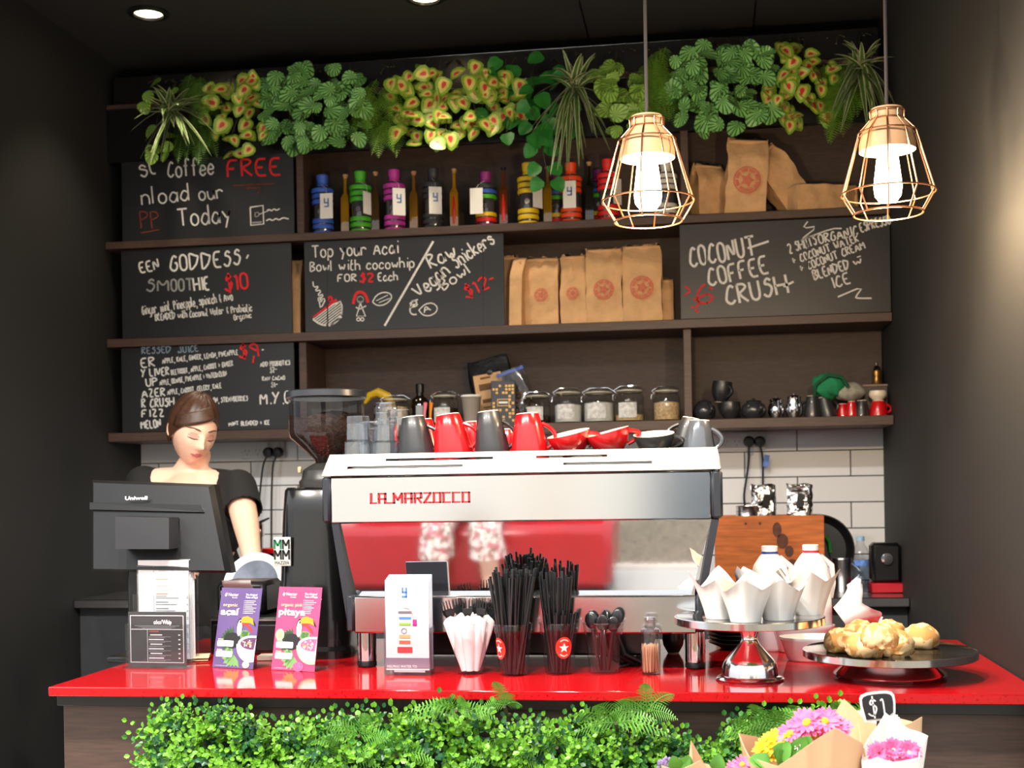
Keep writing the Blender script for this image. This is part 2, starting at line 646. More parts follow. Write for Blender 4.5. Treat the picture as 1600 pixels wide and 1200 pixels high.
m_floor = tile_mat('white_floor_tile', (186, 184, 178), (178, 176, 170), (120, 118, 112), 0.6, 0.6, 0.006, 0.0, 'XY', 0.3)
struct('floor', MB().box((-0.9, 2.1, -0.05), (6.0, 6.2, 0.1)), m_floor)
m_pave = speck_mat('pebble_paving', (116, 104, 86), (74, 66, 56), (160, 146, 124), 34, 0.9, 0.55, 0.56)
struct('floor_outside', MB().box((-0.9, -7.04, -0.07), (26, 12.0, 0.1)), m_pave)
struct('trim_3', MB().box((-0.9, -1.02, -0.02), (6.0, 0.08, 0.05)), mat('pale_stone_sill', (214, 200, 186), 0.6, var=0.06))

# the pale building across the street and its slate roller door, which the machine's steel mirrors
struct('wall_across_street', MB().box((-2, -13.2, 2.4), (24, 0.3, 4.9)), mat('white_render', (226, 224, 218), .8, var=.04, scale=2))
struct('door_across_street', MB().box((1.2, -13.02, 1.15), (4.0, 0.06, 2.3)), mat('slate_blue_shutter', (70, 86, 100), .5, var=.08, scale=5))
struct('trim_4', MB().box((-2.28, -13.0, 2.3), (0.13, 0.1, 4.6)), mat('tan_post', (206, 168, 122), .6, var=.05))

# ---------------------------------------------------------------- built-in wall shelves
ZA0, ZA1 = at(800, 361, YS).z, at(800, 348.5, YS).z
ZB0, ZB1 = at(800, 522, YS).z, at(800, 508, YS).z
ZD0, ZD1 = at(800, 677, YS).z, at(800, 662, YS).z
ZH0, ZH1 = at(800, 216, YS).z, at(800, 128, YS).z
sh = thing('wall_shelf_unit', 'dark brown built-in shelves across the back wall above the white tiles', 'shelf', ((XL + XR) / 2, YW, ZD0))
SX, SW = (XL + XR) / 2, XR - XL - 0.004
SO = V((SX, YW, ZD0))
def spart(name, c, sz, m=m_wood, bev=0.002):
    return MB().box(V(c) - SO, sz, 0, bev).build(name, m, sh)
spart('back_panel', (SX, YW - 0.012, (ZD0 + ZH1) / 2), (SW, 0.02, ZH1 - ZD0), m_woodv)
for z0, z1 in ((ZA0, ZA1), (ZB0, ZB1), (ZD0, ZD1)):
    spart('shelf', (SX, (YS + YW - .024) / 2, (z0 + z1) / 2), (SW, YW - .024 - YS, z1 - z0))
spart('header', (SX, YS + 0.05, (ZH0 + ZH1) / 2), (SW, 0.03, ZH1 - ZH0), m_black)
spart('top_board', (SX, YS + 0.16, ZH1 + 0.01), (SW, 0.26, 0.02), m_wood)
XD1, XD2 = at(466, 300, YS).x, at(1070, 300, YS).x
for x in (XD1, XD2):
    for z0, z1 in ((ZD1, ZB0), (ZB1, ZA0), (ZA1, ZH0)):
        xx = at(484, 450, YS).x if (x == XD1 and z0 == ZB1) else x
        spart('divider', (xx, (YS + 0.022 + YW - .024) / 2, (z0 + z1) / 2), (0.03, YW - .024 - YS - 0.022, z1 - z0 - .001))

# ---------------------------------------------------------------- chalk boards
def board(name, label, x0, x1, ztop, zbot, pix=None):
    """a chalk board standing in the shelf; x0,x1 are photograph columns at its mid height"""
    zc = (ztop + zbot) / 2
    py = 450
    X0 = x0 if isinstance(x0, V) else None
    xa = max(at(x0, pix, YB).x, XL + .004)
    xb = min(at(x1, pix, YB).x, XR - .004)
    r = thing(name, label, 'chalkboard', ((xa + xb) / 2, YB + 0.005, zbot))
    MB().box((0, 0, (ztop - zbot) / 2), (xb - xa, 0.009, ztop - zbot), 0, 0.001).build('board', m_board, r)
    return r
YB = YS + 0.008
YT = YB - 0.001     # plane of the chalk
def chalk_part(root, mb, mats, name='chalk_writing', label=None):
    for i in range(len(mb.v)):
        mb.v[i] = mb.v[i] - root.location
    o = mb.build(name, mats, root, smooth=0, fix=False)
    if label:
        o['label'] = label
    return o
CM = [m_chalk, m_chalkr, m_chalkg, m_chalkb, m_chalkd]

r = board('chalkboard', 'chalkboard offering a free coffee, top left under the hanging plants', 190, 459, ZH0 - .005, ZA1 + 0.001, 300)
t = MB()
chalk(t, 'st', 221, 277, 27, 243, 270, Y=YT, w=2.6)
chalk(t, 'Coffee', 263, 277, 24, 334, 272, Y=YT, w=2.6)
chalk(t, 'FREE', 356, 276, 26, 438, 272, Y=YT, w=3.4, m=1)
line_px(t, [(364, 290), (428, 287)], YT, 2, 4, 0)
line_px(t, [(385, 294), (406, 293), (403, 303)], YT, 2.4, 4, 0)
chalk(t, 'nload', 222, 320, 23, 295, 313, Y=YT, w=2.4)
chalk(t, 'our', 312, 314, 20, 349, 309, Y=YT, w=2.4)
chalk(t, 'PP', 221, 358, 26, 249, 355, Y=YT, w=2.4, m=4)
line_px(t, [(220, 364), (249, 359)], YT, 2.0, 4, 0)
chalk(t, 'Today', 279, 354, 26, 360, 346, Y=YT, w=2.6)
line_px(t, [(391, 324), (411, 321), (412, 350), (392, 352), (391, 324)], YT, 2.2, 0, 0)
line_px(t, [(399, 332), (398, 339), (404, 338), (405, 332), (400, 332)], YT, 1.6, 2, 1)
line_px(t, [(394, 348), (409, 347)], YT, 2.6, 2, 0)
line_px(t, [(405, 335), (420, 329)], YT, 1.2, 0, 0)
line_px(t, [(417, 329), (421, 327), (424, 330), (428, 326), (432, 329), (437, 326)], YT, 2, 0)
line_px(t, [(416, 345), (421, 342), (426, 345), (431, 341), (436, 344), (442, 340), (451, 342)], YT, 2, 0)
chalk_part(r, t, CM)

r = board('chalkboard', 'chalkboard with the ten dollar green smoothie, left end of the middle row', 190, 456, ZA0 - .004, ZB1 + 0.001, 450)
t = MB()
chalk(t, 'EEN', 220, 427, 16, 249, 420, Y=YT, w=2.6)
chalk(t, 'GODDESS', 267, 424, 24, 376, 413, Y=YT, w=3.0)
line_px(t, [(385, 404), (388, 398)], YT, 2.6, 0, 0)
chalk(t, 'SM', 229, 455, 19, 263, 454, Y=YT, w=2.8, m=2)
chalk(t, 'OOT', 268, 455, 18, 302, 453, Y=YT, w=2.8, m=2)
chalk(t, 'HIE', 304, 455, 20, 327, 452, Y=YT, w=3.0)
chalk(t, '$10', 352, 455, 24, 388, 451, Y=YT, w=3.4, m=1)
chalk(t, 'Ginger, mint, Pineapple, spinach & Avo', 223, 492, 13, 364, 469, Y=YT, w=1.7)
chalk(t, 'BLENDED with Coconut Water & Probiotic', 243, 501, 10, 394, 486, Y=YT, w=1.7)
chalk(t, 'Organic', 366, 500, 8, 393, 496, Y=YT, w=1.6)
chalk_part(r, t, CM)

r = board('chalkboard', 'wide chalkboard with bowl sketches and a long diagonal line, centre of middle row', 476, 788, ZA0 - .004, ZB1 + 0.001, 450)
t = MB()
chalk(t, 'Top your Acai', 488, 402, 18, 622, 396, Y=YT, w=2.2)
chalk(t, 'Bowl with cocowhip', 485, 424, 14, 647, 418, Y=YT, w=2.0)
chalk(t, 'FOR', 528, 440, 11, 557, 439, Y=YT, w=2.0)
chalk(t, '$2', 562, 441, 13, 583, 440, Y=YT, w=2.8, m=1)
chalk(t, 'Each', 591, 439, 12, 621, 438, Y=YT, w=2.0)
line_px(t, [(677, 377), (601, 509)], YT, 3.4, 0, 0)
chalk(t, 'Raw.', 674, 420, 21, 722, 397, Y=YT, w=2.8)
chalk(t, 'Vegan', 657, 467, 21, 703, 426, Y=YT, w=2.8)
chalk(t, 'Snickers', 713, 419, 20, 774, 380, Y=YT, w=2.6)
chalk(t, 'Bowl', 694, 454, 15, 737, 424, Y=YT, w=2.4)
chalk(t, '$12', 729, 466, 19, 765, 449, Y=YT, w=2.8, m=1)
line_px(t, [(764, 437), (771, 434)], YT, 2.4, 1, 0)
line_px(t, [(642, 476), (640, 487), (645, 492), (651, 491)], YT, 2.2)
chalk(t, '8', 642, 482, 9, 653, 478, Y=YT, w=2)
line_px(t, [(643, 471), (653, 468)], YT, 2.2, 0, 0)
line_px(t, [(655, 484), (664, 475), (676, 473), (684, 480), (681, 489), (670, 494), (660, 492), (654, 484)], YT, 1.8)
chalk(t, 'A', 663, 489, 10, 673, 485, Y=YT, w=1.8)
# the bowl with a swirl of whip
bowl = [(489, 499), (531, 468), (535, 480), (533, 494), (525, 504), (513, 509), (500, 507), (489, 499)]
line_px(t, bowl, YT, 2.4)
for k in range(7):
    o_ = 3.4 * (k + 1)
    hl = 24 * math.sqrt(max(0, 1 - (o_ / 27.5) ** 2))
    a, c = 510 + .6 * o_, 483.5 + .8 * o_
    line_px(t, [(a - .8 * hl, c + .6 * hl), (a + .8 * hl, c - .6 * hl)], YT, 1.6, 0, 0)
line_px(t, [(490, 496), (526, 468)], YT, 3.6, 1, 0)
line_px(t, [(512, 470), (515, 462), (520, 468), (516, 473)], YT, 3.4, 1)
line_px(t, [(489, 440), (490, 449), (499, 447), (491, 455), (503, 453), (495, 463), (507, 459), (497, 471), (510, 465), (501, 483), (499, 472)], YT, 1.9)
line_px(t, [(497, 466), (503, 463), (504, 471), (498, 472), (497, 466)], YT, 1.6)
# the girl with red hair
line_px(t, [(552, 475), (554, 464), (558, 457), (563, 456), (569, 458), (573, 465), (575, 473)], YT, 4.5, 1)
line_px(t, arc(563, 468, 5, 0, 360, 14), YT, 1.6, 2, 0)
line_px(t, [(560, 470), (563, 472), (566, 470)], YT, 1.2, 2)
line_px(t, [(563, 474), (557, 494), (571, 494), (563, 474)], YT, 1.8, 0, 0)
line_px(t, [(556, 480), (562, 483), (572, 478)], YT, 1.8, 0, 0)
line_px(t, arc(560, 499, 2.6, 0, 360, 10), YT, 1.6, 0, 0)
line_px(t, arc(566, 499, 2.6, 0, 360, 10), YT, 1.6, 0, 0)
# a seed pod
line_px(t, [(582, 472), (588, 461), (600, 456), (611, 459), (612, 467), (602, 476), (590, 478), (582, 472)], YT, 1.8)
line_px(t, [(588, 470), (606, 461)], YT, 1.2, 0, 0)
line_px(t, [(592, 473), (609, 466)], YT, 1.2, 0, 0)
for px in (510.5, 754):
    line_px(t, [(px, 384), (px + 1.5, 512)], YT, 2, 5, 0)
chalk_part(r, t, CM + [m_black])

r = board('chalkboard', 'wide chalkboard with the coconut coffee drink, right end of the middle row', 1063, 1404, ZA0 - .004, ZB1 + 0.001, 450)
t = MB()
chalk(t, 'COCONUT', 1080, 417, 30, 1182, 399, Y=YT, w=3.6)
line_px(t, [(1168, 388), (1201, 377)], YT, 3.4, 0, 0)
chalk(t, 'COFFEE', 1109, 447, 27, 1201, 427, Y=YT, w=3.6)
chalk(t, 'CRUSH', 1137, 477, 29, 1232, 458, Y=YT, w=3.8)
line_px(t, [(1224, 448), (1240, 440)], YT, 3.4, 0, 0)
chalk(t, '6', 1091, 475, 30, 1114, 471, Y=YT, w=3.0, m=1)
line_px(t, [(1070, 447), (1080, 455), (1069, 461)], YT, 2.6, 1)
line_px(t, [(1082, 467), (1092, 470), (1090, 480), (1079, 480)], YT, 2.6, 1)
line_px(t, [(1087, 483), (1091, 489)], YT, 3, 1, 0)
line_px(t, [(1108, 448), (1113, 452)], YT, 2.4, 1, 0)
line_px(t, [(1262, 346), (1254, 357), (1279, 353), (1248, 377), (1262, 371), (1300, 357), (1315, 357)], YT, 2.0)
chalk(t, '2 SHOTS', 1234, 396, 15, 1277, 382, Y=YT, w=2.2)
chalk(t, 'ORGANIC', 1281, 381, 14, 1341, 366, Y=YT, w=2.4)
chalk(t, 'ESPRESSO', 1346, 363, 14, 1392, 349, Y=YT, w=2.4)
chalk(t, '+ COCONUT WATER', 1240, 413, 12, 1342, 377, Y=YT, w=2.2)
chalk(t, '+ COCONUT CREAM', 1252, 425, 12, 1352, 388, Y=YT, w=2.2)
chalk(t, 'BLENDED', 1273, 437, 15, 1328, 420, Y=YT, w=2.6)
chalk(t, 'w', 1335, 415, 11, 1347, 411, Y=YT, w=2.4)
line_px(t, [(1339, 402), (1345, 400)], YT, 1.8, 0, 0)
chalk(t, 'ICE', 1302, 451, 17, 1329, 442, Y=YT, w=2.6)
line_px(t, [(1309, 464), (1349, 447), (1336, 465), (1340, 466), (1362, 466)], YT, 2.4)
for px in (1103.5, 1261.5):
    line_px(t, [(px, 372), (px + 1.5, 492)], YT, 1.6, 5, 0)
chalk_part(r, t, CM + [m_black])

r = board('chalkboard', 'chalkboard listing nine dollar juices, lowest one, behind the head of the barista', 190, 460, ZB0 - .003, ZD1 + 0.001, 600)
t = MB()
chalk(t, 'RESSED', 222, 553, 10, 267, 551, Y=YT, w=1.9, m=3)
chalk(t, 'JUICE', 279, 552, 10, 310, 549, Y=YT, w=1.9, m=3)
chalk(t, '$9', 374, 560, 20, 404, 556, Y=YT, w=3.0, m=1)
line_px(t, [(397, 556), (395, 567)], YT, 2.6, 1, 0)
line_px(t, [(409, 547), (412, 546)], YT, 2, 0, 0)
rows = [('ER', 221, 574, 14, 242, 572, 'APPLE, KALE, GINGER, LEMON, PINEAPPLE', 254, 568, 372, 554),
        ('Y LIVER', 221, 589, 12, 264, 586, 'BEETROOT, APPLE, CARROT + GINGER', 268, 586, 364, 571),
        ('UP', 229, 604, 12, 246, 602, 'APPLE, ORANGE, PINEAPPLE + WATERMELON', 250, 602, 354, 587),
        ('AZER', 222, 621, 12, 258, 618, 'APPLE, CARROT, CELERY, KALE', 262, 617, 346, 606),
        ('R CRUSH', 222, 637, 13, 272, 634, 'APPLE, WATERMELON, STRAWBERRIES', 280, 632, 387, 626),
        ('FIZZ', 222, 652, 11, 256, 650, None, 0, 0, 0, 0),
        ('MELON', 221, 670, 12, 251, 667, None, 0, 0, 0, 0)]
for a, x, y, h, x2, y2, s, x3, y3, x4, y4 in rows:
    chalk(t, a, x, y, h, x2, y2, Y=YT, w=2.3)
    if s:
        chalk(t, s, x3, y3, 7.5, x4, y4, Y=YT, w=1.5)
chalk(t, 'MINT', 358, 666, 6, 373, 664, Y=YT, w=1.5)
chalk(t, 'BLENDED = ICE', 377, 665, 6.5, 421, 663, Y=YT, w=1.6)
chalk(t, 'ADD PROBIOTICS', 407, 573, 7, 453, 570, Y=YT, w=1.5)
chalk(t, '$2-', 422, 582, 8, 433, 581, Y=YT, w=1.5)
chalk(t, 'RAW CACAO', 410, 595, 6, 445, 593, Y=YT, w=1.4)
chalk(t, '$1-', 424, 605, 7, 434, 604, Y=YT, w=1.5)
chalk(t, 'M.Y.O', 407, 632, 18, 453, 630, Y=YT, w=2.6)
chalk_part(r, t, CM)

# ---------------------------------------------------------------- counter and back bench
CF, CB = 2.70, 3.62
cx0, cx1 = at(75, 1075, CF).x, XR - 0.004
cn = thing('service_counter', 'long service counter with a glossy red stone top and dark front', 'counter', ((cx0 + cx1) / 2, CF, 0))
co = V(((cx0 + cx1) / 2, CF, 0))
MB().box(V(((cx0 + cx1) / 2, (CF + CB) / 2, ZC - 0.0105)) - co, (cx1 - cx0, CB - CF, 0.021), 0, 0.002).build('countertop', m_red, cn)
MB().box(V(((cx0 + cx1) / 2, CF + 0.05, ZC - 0.034)) - co, (cx1 - cx0 - .01, 0.04, 0.026), 0, 0.001).build('trim_rail', m_blackm, cn)
MB().box(V(((cx0 + cx1) / 2, CF + 0.065, (ZC - .047) / 2)) - co, (cx1 - cx0 - .02, 0.03, ZC - 0.047), 0, 0.001).build('front_panel', m_wood, cn)
MB().box(V((cx0 + 0.03, (CF + .08 + CB) / 2, (ZC - .021) / 2)) - co, (0.03, CB - CF - .1, ZC - 0.021), 0, 0.001).build('end_panel', m_wood, cn)

ZBN = onz(1330, 918, 1.0).z
BF = 4.45
ZBN = at(1330, 934, BF).z + 0.0
bn = thing('back_bench', 'stainless steel bench along the tiled wall behind the counter', 'bench', (SX, YW, 0))
bo = V((SX, YW, 0))
MB().box(V((SX, (BF + YW) / 2 - .001, ZBN - .016)) - bo, (SW, YW - BF - .002, 0.032), 0, 0.003).build('worktop', m_steel, bn)
MB().box(V((SX, (BF + .04 + YW) / 2, (ZBN - .034) / 2)) - bo, (SW, YW - BF - .05, ZBN - .034), 0, 0.002).build('cabinet', mat('dark_grey_laminate', (58, 60, 64), 0.4, var=0.08), bn)

# ================================================================ LAMPS
m_bulb = bpy.data.materials.new('glowing_bulb_glass')
m_bulb.use_nodes = True
_b = m_bulb.node_tree.nodes['Principled BSDF']
_b.inputs['Base Color'].default_value = (1, .9, .75, 1)
_b.inputs['Emission Color'].default_value = (1.0, 0.78, 0.5, 1)
_b.inputs['Emission Strength'].default_value = 14.0
m_cap = mat('pale_wooden_lamp_cap', (206, 160, 116), 0.55, var=0.08, scale=8)
m_capin = mat('white_enamel', (250, 240, 224), 0.4)
m_cage = mat('copper_wire', (205, 150, 110), 0.3, 1.0)
def pendant(px, pytop, s, label, Y, grp):
    """cage lamp: cap top at pixel row pytop, s metres per photo pixel"""
    P = at(px, pytop + 160, Y)
    s = mpp(P)
    r = thing('pendant_lamp', label, 'lamp', P, group=grp)
    Z = lambda py: (pytop + 160 - py) * s * 1.0
    top = Z(pytop)
    mb = MB().tube([(0, 0, top - .01), (0, 0, ZCEIL - P.z - .03)], 0.0042, 0, 8)
    mb.build('cord', mat('brown_fabric_cord', (70, 62, 60), 0.8), r)
    MB().lathe([(0, 0), (0.05, 0), (0.05, -.022), (0.012, -.03), (0, -.03)], 0, 24, (0, 0, ZCEIL - P.z)).build('ceiling_rose', m_blackm, r)
    mb = MB().lathe([(0, top), (24 * s, top), (25.5 * s, top - 4 * s), (24 * s, top - 16 * s), (38 * s, top - 34 * s), (43 * s, top - 55 * s), (43 * s, top - 66 * s), (41.5 * s, top - 66 * s), (41.5 * s, top - 55 * s), (36 * s, top - 34 * s), (22 * s, top - 17 * s), (0, top - 12 * s)], [0] * 6 + [1] * 5, 36)
    mb.build('lamp_cap', [m_cap, m_capin], r)
    # wire cage: rings and bent uprights
    cage = MB()
    rings = [(27, 3), (26, 20), (44, 39), (72, 130), (54, 165)]
    rings = [(27, 5), (26.5, 18), (44.5, 38), (72, 132), (53, 164)]
    for rr, d in rings:
        cage.tube([(rr * s * math.cos(2 * PI * i / 40), rr * s * math.sin(2 * PI * i / 40), top - d * s) for i in range(40)], 0.0021, 0, 6, closed=True)
    for k in range(10):
        a = 2 * PI * (k + .3) / 10
        cage.tube([(rr * s * math.cos(a), rr * s * math.sin(a), top - d * s) for rr, d in rings], 0.0021, 0, 6)
    cage.build('wire_cage', m_cage, r)
    MB().lathe([(0, top - 14 * s), (15 * s, top - 16 * s), (15 * s, top - 52 * s), (0, top - 52 * s)], 0, 20).build('lamp_holder', m_capin, r)
    pr = [(9, 50), (13, 58), (17, 80), (20, 105), (22, 122), (20, 136), (13, 145), (0, 148)]
    bo = MB().lathe([(a * s, top - d * s) for a, d in pr], 0, 24).build('bulb', m_bulb, r)
    l = bpy.data.lights.new('bulb_light', 'POINT')
    l.energy = 12
    l.color = (1.0, 0.72, 0.42)
    l.shadow_soft_size = 0.03
    lo = bpy.data.objects.new('bulb_light', l)
    C.objects.link(lo)
    lo.parent = r
    lo.location = (0, 0, top - 152 * s - .035)
    return r
G = 'caged pendant lamps over the counter'
pendant(1013, 182, 0, 'caged pendant lamp hanging fully in view in front of the shelves', 3.05, G)
pendant(1388, 170, 0, 'caged pendant lamp cut by the right edge of the photo', 3.05, G)

m_down = mat('lit_downlight_lens', (255, 226, 180), 0.5, emit=9.0)
def downlight(px, py, label, on=True, watts=14):
    P = onz(px, py, ZCEIL)
    r = thing('ceiling_downlight', label, 'ceiling light', (P.x, P.y, ZCEIL), group='round downlights in the black ceiling')
    MB().lathe([(0.048, -0.001), (0.072, -0.001), (0.072, -0.008), (0.052, -0.012), (0.048, -0.004)], 0, 32).build('trim_ring', m_blackm, r)
    MB().lathe([(0, -0.003), (0.049, -0.003), (0.049, -0.0005), (0, -.0005)], 0, 32).build('lamp_lens', m_down, r)
    l = bpy.data.lights.new('downlight_beam', 'SPOT')
    l.energy = watts
    l.color = (1.0, 0.84, 0.62)
    l.spot_size = math.radians(95)
    l.spot_blend = 0.8
    l.shadow_soft_size = 0.05
    lo = bpy.data.objects.new('downlight_beam', l)
    C.objects.link(lo)
    lo.parent = r
    lo.location = (0, 0, -0.03)
    return r
cl_ = bpy.data.objects['ceiling']
for x in (-1.75, -1.05, -0.35):  # unseen spots added to brighten the shelves and tiles
    l = bpy.data.lights.new('added_fill_spot', 'SPOT')
    l.energy = 125
    l.color = (1.0, 0.93, 0.84)
    l.spot_size = math.radians(150)
    l.spot_blend = 0.5
    l.shadow_soft_size = 0.07
    lo = bpy.data.objects.new('added_fill_spot', l)
    C.objects.link(lo)
    lo.location = (x, 1.75, ZCEIL - .03)
    MB().lathe([(0.048, -0.001), (0.072, -0.001), (0.072, -0.008), (0.052, -0.012), (0.048, -0.004), (0, -.004)], [0, 0, 0, 0, 1], 32, (x, 1.75, ZCEIL)).build('added_spot_fitting', [m_blackm, m_down], cl_)  # fitting added to go with each unseen spot
downlight(232, 19, 'bright round downlight in the black ceiling, top left corner')
downlight(664, -6, 'round downlight in the ceiling above the middle of the shelves')

# ================================================================ HANGING PLANTS
def heart(n, w=1.0, notch=0.18):
    """heart-shaped leaf outline, tip at (1,0), stalk at (0,0)"""
    p = []
    for i in range(n):
        t = 2 * PI * i / n
        x = 0.5 + 0.5 * math.cos(t)
        y = 0.36 * w * math.sin(t) * (1.25 - 0.55 * x) * (1 + .25 * math.sin(PI * x))
        if x < 0.12:
            x += notch * (0.12 - x) * 4
        p.append((x, y))
    return p
def leaf(mb, P, d, nrm, L, kind):
    """one leaf rooted at P pointing along d, its face towards nrm"""
    d = d.normalized()
    s = nrm.cross(d)
    if s.length < 1e-4:
        s = d.orthogonal()
    s.normalize()
    n = d.cross(s).normalized()
    if n.dot(nrm) < 0:
        n = -n
    o = len(mb.v)
    fold = random.uniform(.1, .25)
    droop = random.uniform(.05, .3)
    def put(x, y):
        return P + d * (x * L) + s * (y * L) + n * ((abs(y) * fold - x * x * droop) * L)
    if kind == 'caladium':
        N = 12
        out = heart(N, 1.0)
        cx, cy = 0.42, 0
        rows = []
        for k in (1.0, 0.66, 0.34):
            rows.append([len(mb.v) + i for i in range(N)])
            ky = k * (.8 if k < .5 else 1)
            mb.v += [put(cx + (x - cx) * (k if k == 1 else k * 1.12), cy + y * ky) for x, y in out]
        for j in range(2):
            for i in range(N):
                mb.f.append((rows[j][i], rows[j][(i + 1) % N], rows[j + 1][(i + 1) % N], rows[j + 1][i]))
                mb.m.append(j)
        mb.f.append(tuple(rows[2]))
        mb.m.append(2)
    elif kind == 'striped':
        N = 22
        out = []
        for i in range(N):
            t = 2 * PI * (i // 2 + (0.62 if i % 2 else 0)) / (N // 2)
            x, y = .5 + .5 * math.cos(t), .47 * math.sin(t)
            out.append((x + (.07 if x > .85 else 0), y * (1.08 - .3 * max(0, x - .5))))
        fold *= .8
        mb.v.append(put(0.2, 0))
        mb.v += [put(0.24 + (x - .24) * .55, y * .6) for x, y in out]
        mb.v += [put(x, y) for x, y in out]
        for i in range(N):
            j = (i + 1) % N
            k = 1 if i % 2 == 0 else 0
            mb.f.append((o, o + 1 + i, o + 1 + j)); mb.m.append(k)
            mb.f.append((o + 1 + i, o + 1 + N + i, o + 1 + N + j, o + 1 + j)); mb.m.append(k)
    elif kind == 'plain':
        N = 10
        out = heart(N, 1.1, .2)
        mb.v.append(put(.4, 0))
        mb.v += [put(x, y) for x, y in out]
        for i in range(N):
            mb.f.append((o, o + 1 + i, o + 1 + (i + 1) % N)); mb.m.append(0)
def blade(mb, P, d, L, w, sag):
    """long arching strap leaf: green middle, pale edges"""
    d = d.normalized()
    s = d.cross(V((0, 0, 1)))
    s = s.normalized() if s.length > 1e-3 else V((1, 0, 0))
    N = 8
    o = len(mb.v)
    for i in range(N + 1):
        t = i / N
        c = P + d * (L * t) + V((0, 0, -sag * L * t * t))
        ww = w * (1 - t ** 2.2) * (.55 + .45 * min(1, t * 4)) + .0006
        for k in (-1, -.62, .62, 1):
            mb.v.append(c + s * (k * ww) + V((0, 0, abs(k) * ww * .4)))
    for i in range(N):
        for k in range(3):
            a = o + i * 4 + k
            mb.f.append((a, a + 1, a + 5, a + 4))
            mb.m.append(0 if k == 1 else 1)
def frond(mb, P, d, L, w, sag, n=14, m=0, up=None):
    """fern frond: arching midrib with paired pointed leaflets"""
    d = d.normalized()
    up = up or V((0, -0.6, 0.8))
    s = d.cross(up)
    s = s.normalized() if s.length > 1e-3 else V((1, 0, 0))
    pts = [P + d * (L * i / n) + V((0, 0, -sag * L * (i / n) ** 2)) for i in range(n + 1)]
    mb.tube(pts, [0.0014 * (1 - .7 * i / n) for i in range(n + 1)], m, 3, caps=False)
    for i in range(1, n + 1):
        t = i / n
        f = (pts[i] - pts[i - 1]).normalized()
        l = w * math.sin(PI * (0.12 + 0.88 * t) ** .8) + .002
        for k in (-1, 1):
            tip = pts[i] + s * (k * l) + f * (l * .45) + V((0, 0, -l * .15 + random.uniform(-.1, .1) * l))
            b0, b1 = pts[i] - f * (L / n * .2), pts[i] + f * (L / n * .2)
            mid = pts[i] + s * (k * l * .5) + f * (l * .25)
            o = len(mb.v)
            mb.v += [b0, mid - f * (L / n * .21), tip, mid + f * (L / n * .21), b1]
            mb.f.append((o, o + 1, o + 2, o + 3, o + 4)); mb.m.append(m)
gl = dict(rough=0.38, var=0.18, scale=40)
m_cal = [mat('lime_leaf_rim', (128, 170, 52), **gl), mat('yellow_leaf_flesh', (205, 196, 104), **gl), mat('red_leaf_heart', (202, 62, 60), **gl)]
m_str = [mat('deep_green_stripe', (38, 104, 40), **gl), mat('silver_green_stripe', (140, 198, 116), **gl)]
m_strl = [mat('olive_green_stripe', (84, 136, 44), **gl), mat('light_olive_stripe', (150, 190, 84), **gl)]
m_fern = mat('fern_green', (110, 156, 52), **gl)
m_ferndk = mat('dark_fern_green', (88, 132, 52), **gl)
m_blade = [mat('strap_leaf_green', (74, 112, 52), **gl), mat('cream_leaf_edge', (186, 190, 150), **gl)]
m_ivy = mat('ivy_green', (46, 124, 48), **gl)
m_stem = mat('brown_stem', (70, 66, 44), 0.7, var=0.2, scale=40)
FRONT = V((0.1, -1, 0.35))

